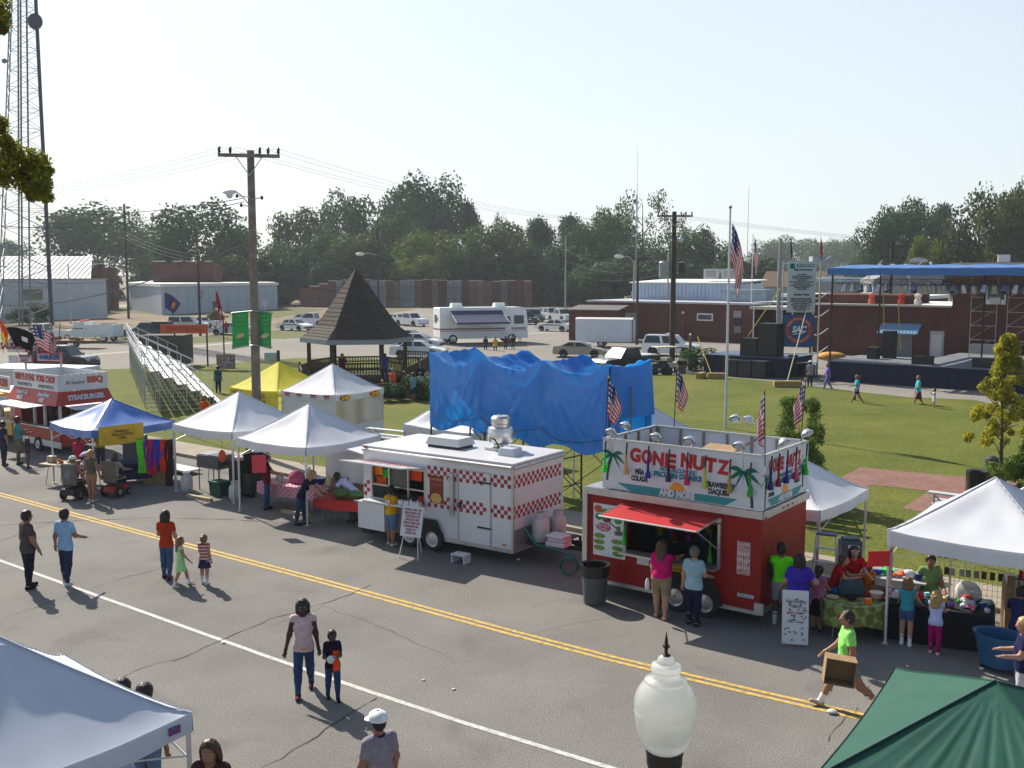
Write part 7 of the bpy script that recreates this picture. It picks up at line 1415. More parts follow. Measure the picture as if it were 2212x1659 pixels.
def person(label,u,v,h,face,top,bot,skin='light',hair='brown',sl=.5,bt='pants',bl=.97,fat=1.,lean=0.,legs=((0,0),(0,0)),arms=((0,8,8),(0,8,8)),hl='short',cap=None,shoe='2a2a2c',socks=None,vox=.022,z=0.,seat=None,yaw=0.,grp=None,loc=None,spread=0.,tk=1.,sole=0.):
    p0=loc or P(u,v,z); H=h; kid=h<1.42; hr=(.060 if not kid else .060+.018*min(1,(1.42-h)/.4))*H
    t=thing('person',label,'person',(p0.x,p0.y,z),face-90,grp); a_=lambda x,y,z_:np.array([x,y,z_],float)*H
    pr=[]; hips=[]; rx=lambda d,ang:(0.,math.sin(R(ang))*d,-math.cos(R(ang))*d)
    feet=[]; low=1e9
    for s,(hp,kn) in zip((-1,1),legs):
        hip=np.array([s*.048*max(1,fat*.95),0,0]); th=np.array(rx(.24,hp)); th[0]+=s*(.008+spread); sh=np.array(rx(.235,hp-kn)); sh[0]+=s*.002; kne=hip+th; an=kne+sh; hips.append((hip,kne,an,hp-kn)); low=min(low,an[2])
    ph=-low+.042 if seat is None else seat/H
    P0=np.array([0,0,ph]); cl,sn=math.cos(R(lean)),math.sin(R(lean)); up=lambda x,y,z_:P0+np.array([x,y*cl+z_*sn,z_*cl-y*sn])
    f=fat; hz_=1-.51-hr/H*1.2
    add=lambda lab,A,B,r1,r2,sx=1.,sy=1.: pr.append((lab,np.array(A)*H,np.array(B)*H,r1*H,r2*H,sx,sy))
    add('torso',up(0,0,0),up(0,0,.05),.062*f,.062*f,1.35); add('torso',up(0,.012*(f-1)*6,.08),up(0,.01*(f-1)*6,.16),.056*f**1.3,.060*f**1.2,1.35); add('torso',up(0,0,.20),up(0,-.004,.265),.062*f,.055,1.5)
    sw=.098 if not kid else .085
    add('torso',up(-sw*.85,-.004,.292),up(sw*.85,-.004,.292),.034*tk,.034*tk)
    add('neck',up(0,-.004,.29),up(0,.006,.37),.034 if not kid else .028,.030 if not kid else .026)
    hc=up(0,.012,hz_); h_r=hr/H
    add('head',hc+np.array([0,-.004,.012]),hc+np.array([0,.004,-.022]),h_r,h_r*.86,.86,1.02); add('head',hc+np.array([0,h_r*.45,-h_r*.75]),hc+np.array([0,h_r*.3,-h_r*.5]),h_r*.42,h_r*.5)
    fx=math.sin(R(-yaw)); fy=math.cos(R(yaw))
    add('head',hc+np.array([fx*h_r*.98,fy*h_r*.98,.0]),hc+np.array([fx*h_r*1.12,fy*h_r*1.12,-h_r*.28]),.006,.009)
    for s in(-1,1): add('head',hc+np.array([s*h_r*.86,-.002,.004]),hc+np.array([s*h_r*.88,-.004,-.012]),.007,.006,.6)
    hands=[]
    for s,(fl,ab,el) in zip((-1,1),[a[:3] for a in arms]):
        inw=arms[0 if s<0 else 1][3] if len(arms[0 if s<0 else 1])>3 else 0
        S_=up(s*sw,-.004,.285); d1=np.array([s*math.sin(R(ab)),math.cos(R(ab))*math.sin(R(fl)),-math.cos(R(ab))*math.cos(R(fl))]); El=S_+d1*.165
        d2=np.array([s*math.sin(R(ab-inw)),math.cos(R(ab-inw))*math.sin(R(fl+el)),-math.cos(R(ab-inw))*math.cos(R(fl+el))]); Wr=El+d2*.145; ff=1+(f-1)*.6
        add('uarm',S_,El,.031*ff*tk,.026*ff); add('farm',El,Wr,.026*ff,.017*ff); Hd=Wr+d2*.05; add('hand',Wr+d2*.01,Hd,.016,.015,1,1); hands.append((Wr,Hd,d2,s))
    for (hip,kne,an,ang) in hips:
        ff=1+(f-1)*.8; add('thigh',P0+hip,P0+kne,.052*ff,.037*ff); add('shin',P0+kne,P0+an,.037*ff,.022); mid=P0+kne*.65+an*.35-np.array([0,.008,0]); add('shin',mid,mid+np.array([0,0,-.03]),.031*ff,.026*ff)
        fa=R(max(-40,min(20,-ang*.6))) if abs(ang)>12 else 0; dy,dz=math.cos(fa),math.sin(fa)*.9; A=P0+an+np.array([0,-.018,-.020]); add('foot',A,A+np.array([0,.105*dy,.105*-dz]),.021,.017,1.15)
    V,Fa=mesh_of(pr,vox,.024*H if H>1.3 else .018*H)
    body=mkobj('body',V,Fa,SK[skin],t)
    Nn=np.empty(len(V)*3,np.float32); body.data.vertices.foreach_get('normal',Nn); Nn=Nn.reshape(-1,3)
    Cc=V[Fa].mean(1); best=None; lab=np.zeros(len(Fa),int); sd=np.zeros(len(Fa)); tt=np.zeros(len(Fa)); L_=['torso','neck','head','uarm','farm','hand','thigh','shin','foot']
    for (lb,A,B,r1,r2,sx,sy) in pr:
        d,ti=dcap(Cc,A,B,r1,r2,sx,sy); 
        if best is None: best=d.copy(); lab[:]=L_.index(lb); tt=ti.copy(); sd[:]=np.sign(A[0])
        else: m=d<best; best[m]=d[m]; lab[m]=L_.index(lb); tt[m]=ti[m]; sd[m]=np.sign(A[0])
    rel=(Cc-P0*H)@np.array([0,sn,cl])/H     # height along the torso
    T=lambda n:lab==L_.index(n)
    def garment(name,mask,off,m):
        Fs=Fa[mask]; 
        if not len(Fs): return None
        us,inv=np.unique(Fs,return_inverse=True); VV=V[us]+Nn[us]*off; return mkobj(name,VV,inv.reshape(-1,4),m,t)
    tm_=top if not isinstance(top,str) else cloth(top); bm_=cloth(bot) if isinstance(bot,str) else bot
    lo=-.03 if bt!='dress' else -.05
    garment('shirt',((T('torso')|T('thigh'))&(rel>lo-.012))|(T('uarm')&(tt<sl*1.0))|(T('neck')&(tt<.12))|(T('farm')&(tt<(sl-1)*1.) if sl>1 else T('torso')&(rel>lo)) ,.012,tm_)
    if bt=='pants': garment('trousers',((T('torso'))&(rel<lo+.05))|T('thigh')|(T('shin')&(tt<bl)),.010,bm_)
    elif bt=='shorts': garment('shorts',(T('torso')&(rel<lo+.05))|(T('thigh')&(tt<bl)),.016,bm_)
    elif bt in('skirt','dress'):
        zt_=ph+ (.03 if bt=='skirt' else .10); zb_=ph-.24*bl; mb=MB(); dx=(legs[0][0]+legs[1][0])*.0012
        mb.lathe((0,0,0),[((.088+.012*i/8)*f*H*(1+.35*(i/8)**1.2),(zt_+(zb_-zt_)*i/8)*H) for i in range(9)],bm_ if bt=='skirt' else tm_,20,1,.78); mb.build('skirt',t)
        if bt=='dress': pass
    for s in(-1,1):
        if socks: garment('sock',T('shin')&(tt>.62)&(sd==s),.006,cloth(socks))
        garment('shoe',T('foot')&(sd==s),.008,cloth(shoe,1,'_shoe'))
    # fingers
    if vox<=.024:
        mb=MB(); sk=SK[skin]
        for (W_,Hd,d2,s) in hands:
            W_,Hd,d=Vector(W_*H),Vector(Hd*H),Vector(d2); sd_=d.cross(Vector((0,1,0)) if abs(d.y)<.8 else Vector((0,0,1))).normalized(); pn=d.cross(sd_)
            for k,ln in enumerate((.036,.042,.040,.031)):
                b0_=Hd+sd_*(k-1.5)*.0105*H-d*.004*H; b1_=b0_+d*ln*.55*H; b2_=b1_+(d*.8+Vector((-s,0,0))*.5).normalized()*ln*.5*H; mb.tube(b0_,b1_,.0058*H,sk,5,.0052*H); mb.tube(b1_,b2_,.0052*H,sk,5,.004*H)
            b0_=W_.lerp(Hd,.35); b1_=b0_+(sd_*-1*.8+d*.6).normalized()*.022*H; mb.tube(b0_,b1_,.0072*H,sk,5,.006*H); mb.tube(b1_,b1_+(d*.9-sd_*.2).normalized()*.018*H,.006*H,sk,5,.0045*H)
        mo=mb.build('fingers',t); bpy.data.objects.remove(mo) if False else None
        if mo: # merge into the body mesh
            import bmesh
            bm=bmesh.new(); bm.from_mesh(body.data); bm.from_mesh(mo.data); bm.to_mesh(body.data); bm.free(); bpy.data.objects.remove(mo)
            body.data.polygons.foreach_set('use_smooth',[True]*len(body.data.polygons))
    # hair
    hm=HR[hair]; HC=hc*H; r=hr; hp_=[]; A2=lambda x,y,zz_:HC+np.array([x,y,zz_])*r
    ad=lambda A,B,r1,r2,sx=1.,sy=1.: hp_.append(('h',A,B,r1*r,r2*r,sx,sy))
    k_=1.17 if hl!='crop' else 1.07
    ad(A2(0,-.12,.22),A2(0,-.18,-.1),k_,k_*.93,.90,1.0)
    if hl in('bob','long','curly'): 
        for s in(-.6,0,.6): ad(A2(s,-.45,-.1),A2(s*1.15,-.62,-1.1),.62,.55)
    if hl in('long','curly'):
        for s in(-.5,0,.5): ad(A2(s,-.6,-.9),A2(s*1.1,-1.0,-2.3 if hl=='curly' else -3.0),.62,.42)
    if hl=='pony': ad(A2(0,-.8,.75),A2(0,-1.35,.35),.35,.4); ad(A2(0,-1.35,.35),A2(0,-1.2,-1.3),.42,.25)
    if hl=='braid': ad(A2(0,-.9,.1),A2(.1,-1.2,-3.0),.36,.2)
    if hl=='afro': hp_.clear(); ad(A2(0,-.1,.25),A2(0,-.25,-.25),1.38,1.3,1.0,1.0)
    nf=np.array([fx*.85,fy*.85,-.5]); cut=lambda G_: (((G_-HC)@nf)-r*.34) if hl not in('curly','afro') else (((G_-HC)@nf)-r*.42)
    def cut2(G_):
        c=cut(G_); return c
    V2,F2=mesh_of(hp_,max(.011,vox*.6),.05,cut2); 
    V2=V2+np.array([[noise.noise(Vector(q)*22)*.008,noise.noise(Vector(q)*22+Vector((5,0,0)))*.008,noise.noise(Vector(q)*30)*.008] for q in V2])
    if hl=='curly' or hl=='afro':
        V2=V2+np.array([[noise.noise(Vector(q)*28)*.022]*3 for q in V2])
    mkobj('hair',V2,F2,hm,t)
    if vox<=.024:
        ek=mat('eye_dark',(.02,.015,.01),.3); ew=mat('eye_white',(.5,.48,.45),.3)
        side=np.array([fy,-fx,0]); fw=np.array([fx,fy,0])
        for s in(-1,1):
            e_=HC+(fw*.90+side*s*.34+np.array([0,0,.12]))*r; MB().ell(e_,(.14*r,.07*r,.075*r),ew,8,5).ell(e_+fw*.045*r,(.06*r,.05*r,.07*r),ek,6,4).build('eye',t); MB().ell(e_+np.array([0,0,.22])*r,(.2*r,.06*r,.045*r),hm,6,4).build('eyebrow',t)
        MB().ell(HC+(fw*.90+np.array([0,0,-.62]))*r,(.22*r,.07*r,.05*r),mat('lips',(.20,.06,.05),.5),8,4).build('mouth',t)
    if cap:
        cm=cloth(cap); mb=MB(); mb.lathe((HC[0],HC[1]-.04*r,HC[2]),[(1.2*r,.25*r),(1.19*r,.6*r),(1.0*r,1.0*r),(.6*r,1.28*r),(.02,1.36*r)],cm,16,.95,1.05)
        br_=[(math.cos(a)*1.0*r,1.0*r+math.sin(a)*1.05*r) for a in [math.pi*i/10 for i in range(11)]]
        fwv=Vector((fx,fy,0)); sdv=Vector((fy,-fx,0)); q=[Vector(HC)+sdv*x+fwv*(y-.35*r)+Vector((0,0,.32*r-.12*y)) for x,y in br_]; mb.prism([tuple(x) for x in q],(0,0,.012),cm); mb.build('cap',t)
    return t
st=mat('striped_top',(.45,.04,.05),.9); n_=st.node_tree; w_=n_.nodes.new('ShaderNodeTexWave'); w_.bands_direction='Z'; w_.inputs['Scale'].default_value=4.2; tc_=n_.nodes.new('ShaderNodeTexCoord'); n_.links.new(tc_.outputs['Object'],w_.inputs['Vector']); cr_=n_.nodes.new('ShaderNodeValToRGB'); cr_.color_ramp.interpolation='CONSTANT'; cr_.color_ramp.elements[0].color=(.36,.05,.05,1); cr_.color_ramp.elements[1].position=.62; cr_.color_ramp.elements[1].color=(.6,.5,.45,1); n_.links.new(w_.outputs['Fac'],cr_.inputs[0]); n_.links.new(cr_.outputs[0],n_.nodes['Principled BSDF'].inputs['Base Color'])
J='30405c'; JD='161c2c'
walk=((22,8),(-16,14)); walk2=((-18,12),(24,6)); rel_=((3,4),(-3,4))
G1='people walking in the street'
person('heavy man in a dark grey brown tee and black jeans on the white line',64,1270,1.83,48,'4a4244',JD,'tan','dark',.62,fat=1.28,legs=((6,4),(-4,3)),arms=((-4,10,18),(8,12,14)),shoe='101010',grp=G1,yaw=0)
person('man in a light blue polo shirt and blue jeans beside the heavy man',145,1262,1.80,75,'8fb4d4','2a3450','tan','dark',.6,fat=1.06,legs=((6,2),(-6,6)),arms=((-6,12,20),(20,8,50)),shoe='c8ccd0',yaw=22,grp=G1)
person('woman in an orange red tee and jeans seen from behind with two girls',362,1250,1.66,85,'b03412','3c5878','light','dark',.55,fat=1.0,legs=((4,2),(-6,4)),arms=((18,12,50),(4,12,10)),hl='bob',shoe='501818',grp=G1)
person('girl in a pale green dress walking beside the woman in orange red',392,1266,1.20,25,'a8d890','a8d890','light','tawny',.15,bt='dress',bl=.75,legs=((24,10),(-14,8)),arms=((0,6,10),(22,10,20)),hl='long',shoe='d0d0d0',socks='d8d8d8',grp=G1)
person('girl with a ponytail in a red and white striped top and denim skirt',443,1262,1.19,88,st,'2a3050','light','tawny',.3,bt='skirt',bl=.72,legs=((4,2),(-4,2)),arms=((20,8,80),(-2,8,12)),hl='pony',shoe='c8ccd0',socks='d0d0d4',grp=G1)
W6=person('woman in a pale pink sleeveless top and jeans walking with a boy',658,1500,1.72,-82,'c8aeb0','2c4468','dark','dark',.12,legs=((-16,14),(14,4)),arms=((-4,9,10),(2,14,12)),hl='bob',shoe='5a2830',vox=.02,grp=G1)
MB().lathe((0,0,1.72*.505),[(.125,-.022),(.13,0),(.125,.022)],mat('belt_gold',(.45,.30,.12),.5),20,1.25,.95).build('belt',W6)
B7=person('boy in an orange and navy jersey holding a white ball',720,1512,1.24,-72,'1c1428','2c4068','dark','dark',.7,legs=((10,8),(-10,8)),arms=((30,4,75,30),(20,12,70,40)),hl='crop',shoe='101418',vox=.018,grp=G1)
MB().grid(6,8,lambda a,b:(.03-.11*a-.02,.118+.012*math.sin(3*a),.92-.36*b),cloth('e8501c')).build('jersey_panel',B7)
tag(MB().ell((0,0,0),(.07,.07,.07),mat('ball_white',(.6,.6,.62),.5),12,8).build('ball',loc=B7.location+Vector((.02,-.26,.82))),'white ball held by the boy in the orange and navy jersey','ball')
G2='people at the near edge of the street'
M8=person('man in a white cap and grey polo with dark trim in the foreground',822,1832,1.80,128,'8c828c','20242c','tan','dark',.6,fat=1.18,legs=rel_,arms=((6,12,30),(4,14,24)),hl='crop',cap='e0e4e4',vox=.018,yaw=25,grp=G2)
MB().lathe((0,0,1.8*.835),[(.075,-.02),(.085,.01),(.07,.03)],cloth('1c1c24'),16,1.1,1.).build('collar',M8)
person('long haired woman in a dark maroon top at the bottom edge, looking down',466,1900,1.78,-95,'4a2a2c','30303c','tan','brown',.6,legs=rel_,arms=((10,18,30),(14,22,40)),hl='long',vox=.018,lean=4,grp=G2)
person('person with short dark hair behind the near white canopy, left of the two heads',275,1752,1.86,100,'b0a8b0','8a8e9a','tan','dark',.6,bt='shorts',bl=.8,legs=rel_,vox=.024,grp=G2)
person('person in blue grey shorts behind the near white canopy, right of the two heads',322,1757,1.82,95,'5a4a52','6a7a94','tan','dark',.6,bt='shorts',bl=.75,legs=rel_,vox=.024,grp=G2)
person('person in a pale lavender shirt bending under the near white canopy',285,1835,1.66,150,'b8b8d0','444a5c','tan','brown',.6,lean=25,arms=((40,12,30),(50,12,30)),vox=.024,grp=G2)
MW_=person('man in a lime green tee striding left with an open cardboard box',1826,1532,1.80,174,'8fe070','7c7c7c','tan','dark',.55,bt='shorts',bl=.62,fat=1.12,legs=((-28,22),(30,4)),arms=((-6,10,14),(22,6,30)),hl='crop',shoe='b0a090',socks='e4e4e4',vox=.018,grp=G1)
o=MB().box((0,0,0),(.012,.48,.42),cardb()).box((-.17,-.235,0),(.34,.012,.42),cardb()).box((-.17,.235,0),(.34,.012,.42),cardb()).box((-.17,0,-.205),(.34,.48,.012),cardb()).box((-.17,0,.205),(.34,.48,.012),cardb()).build('cardboard_box'); o.location=MW_.location+Vector((-.26,-.36,.88)); o.rotation_euler=(R(6),R(4),R(78)); tag(o,'open brown cardboard box carried by the striding man in lime green','box')
G3='customers at the trailers'
Y12=person('person in a yellow number jersey and denim shorts at the checkered trailer window',846,1178,1.62,52,'d09a08','56708c','tan','dark',.7,bt='shorts',bl=.98,fat=1.18,legs=rel_,arms=((45,10,40),(50,8,40)),hl='short',shoe='c8c4c4',grp=G3)
text('67',.2,mat('jersey_white',(.7,.7,.68),.6),Y12,(0,-.135*1.05,1.18),rz=0,w=.2,off=.01)
PK=person('heavy woman in a bright pink tee and khaki shorts ordering at the red trailer',1428,1335,1.68,56,'c01068','8a7860','light','brown',.7,bt='shorts',bl=.85,fat=1.36,legs=((3,2),(-5,2)),arms=((5,12,20),(75,6,15)),hl='long',shoe='c09880',vox=.02,grp=G3)
tag(MB().lathe((0,0,0),[(.03,0),(.05,.05),(.05,.16),(.025,.24),(.01,.26)],mat('bag_white',(.6,.58,.6),.7),10).build('white_bag',loc=PK.location+Vector((-.30,.0,.62))),'small white bag in the left hand of the woman in pink','bag')
person('person in a light blue tee and navy trousers beside the woman in pink',1497,1350,1.66,56,'90b0bc','1a1e3c','light','grey',.6,fat=1.15,legs=rel_,arms=((-6,10,16),(20,10,50)),hl='short',shoe='2a1418',vox=.02,grp=G3)
person('man in a neon green tee and grey shorts at the end of the red trailer',1684,1350,1.74,70,'6cf01c','8c8c94','brown','dark',.6,bt='shorts',bl=.85,legs=rel_,arms=((40,8,40),(20,8,60)),shoe='c0c0cc',socks='d0d0d8',hl='afro' if False else 'short',grp=G3)
person('heavy woman in a purple blue shirt with a hand on her hip',1722,1372,1.68,75,'4030a4','38405c','light','dark',.65,fat=1.38,legs=rel_,arms=((10,20,30),(-10,38,70,60)),hl='bob',shoe='88807c',vox=.02,grp=G3)
person('girl with a dark braid in a dusty pink tank top and dark skirt',1765,1362,1.36,50,'a0607c','2a1428','tan','dark',.15,bt='skirt',bl=1.1,legs=rel_,arms=((20,10,30),(30,10,30)),hl='braid',grp=G3)
G4='people around the green checked table'
person('woman with dark hair in a red tee bending over the green checked table',1795,1348,1.55,-30,'9c1420','30141c','light','brown',.6,lean=18,arms=((40,12,60),(50,12,60)),hl='bob',grp=G4)
V23=person('woman in a red tee wearing a white visor behind the green checked table',1838,1340,1.66,-100,'a81420','28304c','light','dark',.55,lean=12,arms=((35,14,50),(30,14,50)),hl='bob',grp=G4)
MB().lathe((0,.03,1.66*.955),[(.115,-.02),(.12,.02),(.1,.03)],cloth('e4ecf4'),16,.95,1.1).box((0,.17,1.66*.955-.02),(.17,.14,.015),cloth('e4ecf4')).build('visor',V23)
person('child with a dark topknot in an orange top behind the green checked table',1872,1335,1.22,-120,'d87014','303848','brown','dark',.4,arms=((30,10,40),(30,10,40)),hl='pony',grp=G4)
G5='people at the toy stall'
person('girl in a teal tank top and denim shorts at the black toy table',1956,1394,1.36,62,'3890a0','3c5478','light','tawny',.08,bt='shorts',bl=.5,legs=rel_,arms=((30,10,20),(30,20,20)),hl='pony' if False else 'bob',shoe='d8d8dc',socks='d8d8dc',vox=.02,grp=G5)
person('little blond girl in a white tank top and magenta trousers at the toy table',2018,1412,1.24,58,'b8c0e8','a00c60','light','blond',.08,legs=rel_,arms=((40,10,40),(40,10,40)),hl='curly',shoe='c8b8b0',vox=.02,grp=G5)
person('stall keeper in a sage green top seated behind the toy table',2022,1400,1.68,-112,'7c9c60','404838','tan','dark',.45,fat=1.2,seat=.50*1.0,legs=((80,78),(80,78)),arms=((20,14,50),(-10,24,40)),hl='short',grp=G5,loc=Vector((8.95,21.35,0)))
person('woman in a navy tee and white trousers cut by the right edge',2203,1548,1.68,165,'1c2044','b8b4c0','light','blond',.6,fat=1.15,legs=rel_,arms=((20,10,70),(10,12,70)),hl='bob',vox=.02,grp=G5)
person('person in dark blue kneeling at the rack by the right edge',2196,1430,1.6,60,'202c54','20242c','tan','dark',.8,lean=30,legs=((40,80),(10,60)),arms=((50,10,30),(50,10,30)),vox=.024,grp=G5)
G6='people under the white canopies'
person('woman with long blond curls in a navy tee leaning over the red table',652,1134,1.72,-12,'1c2038','22405c','light','blond',.6,lean=30,legs=((6,6),(-8,2)),arms=((45,8,10),(50,8,10)),hl='curly',shoe='14181c',vox=.02,grp=G6)
person('man in a white shirt and grey trousers bending over the watermelons',768,1128,1.74,172,'b4b8dc','484850','brown','dark',.6,lean=48,legs=((20,30),(10,20)),arms=((48,8,12),(52,8,12)),hl='crop',vox=.02,grp=G6)
person('man in a maroon tee and blue jeans standing behind the red paper sign',578,1100,1.76,20,'5c1620','28486c','tan','dark',.6,legs=rel_,arms=((30,10,40),(40,8,30)),shoe='101418',grp=G6)
person('man in a black shirt and black trousers beside the man in maroon',540,1074,1.76,60,'241416','101014','brown','dark',.9,legs=rel_,arms=((20,10,40),(20,8,30)),shoe='08080a',grp=G6)
G7='people at the blue canopy and the food stand'
HS1=person('woman with a lavender headscarf in an olive tank top and tan shorts',200,1084,1.68,80,'5c5a48','9c7050','tan','blond',.1,bt='shorts',bl=.5,legs=((4,2),(-6,2)),arms=((-4,12,14),(-2,14,14)),hl='pony',shoe='c8c0b4',vox=.024,grp=G7)
WC1=person('person in a white hat and pink shirt seated in the grey backed power chair',160,1078,1.62,82,'b08090','404048','light','grey',.6,seat=.62,legs=((82,80),(82,80)),arms=((20,14,60),(20,14,60)),cap='e0e0d0',grp=G7,vox=.024)
WC2=person('woman with brown hair in a pale top seated on the red mobility scooter',248,1072,1.62,75,'a8a088','38507c','light','brown',.5,seat=.62,legs=((82,70),(82,70)),arms=((40,14,40),(40,14,40)),hl='bob',grp=G7,vox=.024,lean=8)
person('man in a teal tee and tan shorts at the food stand counter',42,1003,1.84,40,'508c94','746c58','brown','dark',.6,bt='shorts',bl=.85,fat=1.15,legs=rel_,arms=((40,8,50),(30,8,60)),grp=G7,vox=.026)
person('small child in navy beside the man in teal',62,1012,1.15,30,'1c2444','5c5450','brown','dark',.5,bt='shorts',legs=rel_,grp=G7,vox=.026)
person('person in a pink red shirt behind the table under the blue canopy',172,1032,1.5,-90,'b02850','1c2440','brown','dark',.5,legs=rel_,grp=G7,vox=.028)
person('person in a mustard top beneath the blue canopy',218,1012,1.68,-80,'8c7c28','40383c','brown','dark',.6,legs=rel_,arms=((30,10,60),(30,10,60)),grp=G7,vox=.028)
person('man with a dark cap inside the left edge stand',10,1006,1.7,60,'343048','28303c','tan','dark',.6,legs=rel_,grp=G7,vox=.028)
G8='people on the lawn and at the gazebo'
V3=.034
person('man in an orange tee standing in front of the bleachers',444,940,1.80,70,'d84c10','283040','tan','tawny',.6,fat=1.2,arms=((20,10,60),(30,10,60)),vox=.028,grp=G8)
person('person in a teal top beside the dark post near the bleachers',472,852,1.72,120,'0c5c64','20242c','tan','dark',.6,vox=V3,grp=G8)
person('man in a dark red shirt leaning on the gazebo railing',740,826,1.76,-80,'4c1018','201c20','tan','dark',.7,vox=V3,z=.72,grp=G8,lean=10,arms=((40,10,60),(40,10,60)))
person('person in a blue shirt sitting on the gazebo railing',832,824,1.70,100,'283c7c','202838','tan','dark',.6,vox=V3,z=.72,grp=G8)
person('big man in an orange tee and pale shorts right of the gazebo',849,864,1.82,-30,'e85c2c','8c98ac','light','grey',.6,bt='shorts',fat=1.3,vox=V3,grp=G8,socks='c0c0c0')
person('child in red and white beside the big man in orange',827,866,1.2,-60,'c85048','c8c0c0','light','tawny',.4,bt='shorts',vox=V3,grp=G8)
person('woman in a teal top and dark blue skirt talking near the blue tarp',893,870,1.70,150,'5c98a4','1c2c4c','tan','dark',.5,bt='skirt',bl=.9,fat=1.2,vox=V3,grp=G8)
person('person in black beside the woman in teal near the blue tarp',874,862,1.62,0,'14181c','101418','tan','dark',.6,vox=V3,grp=G8)
person('person in a white shirt and red skirt at the left end of the blue tarp',909,864,1.6,-120,'c8ccd8','b02028','brown','dark',.5,bt='skirt',bl=.8,vox=V3,grp=G8)
person('man in a dark navy jacket near the gazebo ramp',908,848,1.78,-100,'1c2030','181c28','tan','dark',1.9,vox=V3,grp=G8)
G9='people walking past the stage'
person('person in a purple tee and grey blue trousers walking left by the stage',1787,843,1.74,178,'7460c0','5c6c94','tan','grey',.6,legs=walk,arms=((-15,8,10),(15,8,10)),vox=V3,grp=G9)
person('woman in a cyan top and blue shorts striding across the lawn',1850,873,1.70,178,'20a4c0','14286c','tan','tawny',.4,bt='shorts',bl=.55,legs=((26,4),(-24,10)),arms=((-10,10,40),(20,8,60)),hl='pony',vox=V3,grp=G9)
person('small child half hidden behind the striding woman in cyan',1846,868,1.1,178,'b0a060','181c20','tan','tawny',.4,vox=V3,grp=G9)
person('woman in a turquoise tee and brown skirt walking with a small child',1982,876,1.70,175,'34b4c4','4c2024','light','grey',.6,bt='skirt',bl=1.15,fat=1.2,legs=walk,arms=((10,10,60),(-15,14,10)),vox=V3,grp=G9)
person('small child in white beside the woman in turquoise',2017,884,1.12,178,'d8c8dc','d0d0dc','light','brown',.3,bt='shorts',bl=.6,arms=((60,10,80),(0,8,10)),shoe='e0e0e0',vox=V3,grp=G9)
person('person in a white helmet shaped cap at the left corner of the main stage',1749,838,1.75,60,'888c9c','303848','tan','dark',.6,cap='e0e8f0',vox=V3,grp=G9)
GA='people beside the motorhome'
person('person in a blue top and white shorts right of the motorhome',1123,737,1.74,90,'1c3090','b0b8d0','tan','dark',.5,bt='shorts',bl=.8,vox=.04,grp=GA)
person('person in a yellow shirt seated under the motorhome awning',1070,757,1.6,-90,'d89c14','3c1c40','tan','dark',.7,seat=.5,legs=((80,78),(80,78)),fat=1.2,vox=.04,grp=GA)
for k,(u,c_,nm) in enumerate([(1049,'402030','dark plum'),(1092,'601820','dark red'),(1108,'501c24','maroon')]): person(f'person in {nm} seated under the motorhome awning',u,755-k,1.62,-90,c_,'20202c','brown','dark',.7,seat=.5,legs=((80,78),(80,78)),vox=.04,grp=GA)
person('dark clad man standing beside the white sedan near the gazebo',876,775,1.78,20,'141c20','10141c','tan','dark',1.9,vox=.04,grp=GA)
person('person in red bending by the silver sedan left of the green banners',489,724,1.7,-80,'b0182c','181c24','tan','dark',.8,vox=.04,lean=15,grp=GA)
# ---------- stall furniture and goods ----------
def table(label,p,w,d,h,rz,topm,round_=False,z=0):
    t=thing('folding_table',label,'table',(p.x,p.y,z),rz)
    if round_: MB().lathe((0,0,h),[(w/2,-.03),(w/2,0),(.01,0)],topm,28).build('table_top',t)
    else: MB().box((0,0,h-.02),(w,d,.04),topm).build('table_top',t,bevel=.01)
    for x in(-.42,.42):
        for y in(-.4,.4): MB().tube((x*w*1.02,y*d*(.8 if round_ else 1),0),(x*w*.9,y*d*(.7 if round_ else .9),h-.03),.014,mat('table_leg',(.25,.25,.25),.4,.5),5).build('leg',t)
    return t
def tcloth(label,tb,w,d,h,m,drop,wav=.03,round_=False,seed=0):
    mb=MB()
    if round_:
        n=72; ring=lambda r,z,a: (r*math.cos(a),r*math.sin(a),z)
        def fn(a,b):
            an=2*math.pi*a
            if b<.4: return ring(w/2*b/.4,h+.006,an)
            k=(b-.4)/.6; dr=drop*(1+.35*abs(math.sin(2*an))); return ring(w/2+.01+k*(.04+.035*math.sin(11*an+seed)),h+.006-k*dr,an)
        mb.grid(n,14,fn,m)
    else:
        mb.box((0,0,h+.004),(w+.01,d+.01,.008),m)
        for (A,B_) in(((-.5,-.5),(.5,-.5)),((.5,-.5),(.5,.5)),((.5,.5),(-.5,.5)),((-.5,.5),(-.5,-.5))):
            nx,ny=(B_[1]-A[1]),-(B_[0]-A[0])
            mb.grid(24,5,lambda a,b:((A[0]+(B_[0]-A[0])*a)*(w+.012)+nx*b*(.015+wav*math.sin(a*21+seed)+.0),(A[1]+(B_[1]-A[1])*a)*(d+.012)+ny*b*(.015+wav*math.sin(a*21+seed)),h+.006-b*(drop+.03*math.sin(a*5+seed))),m)
    o=mb.build('tablecloth',loc=tb.location); o.rotation_euler=tb.rotation_euler; return tag(o,label,'tablecloth')
def checkm(name,c1,c2,sc,rot=0):
    m=mat(name,c1,.85); n=m.node_tree.nodes; l=m.node_tree.links; tc=n.new('ShaderNodeTexCoord'); mp=n.new('ShaderNodeMapping'); mp.inputs['Rotation'].default_value=(R(rot*.6),R(rot*.4),R(rot)); l.new(tc.outputs['Object'],mp.inputs[0]); ck=n.new('ShaderNodeTexChecker'); ck.inputs['Scale'].default_value=sc; ck.inputs['Color1'].default_value=(*c1,1); ck.inputs['Color2'].default_value=(*c2,1); l.new(mp.outputs[0],ck.inputs[0]); l.new(ck.outputs[0],n['Principled BSDF'].inputs['Base Color']); return m
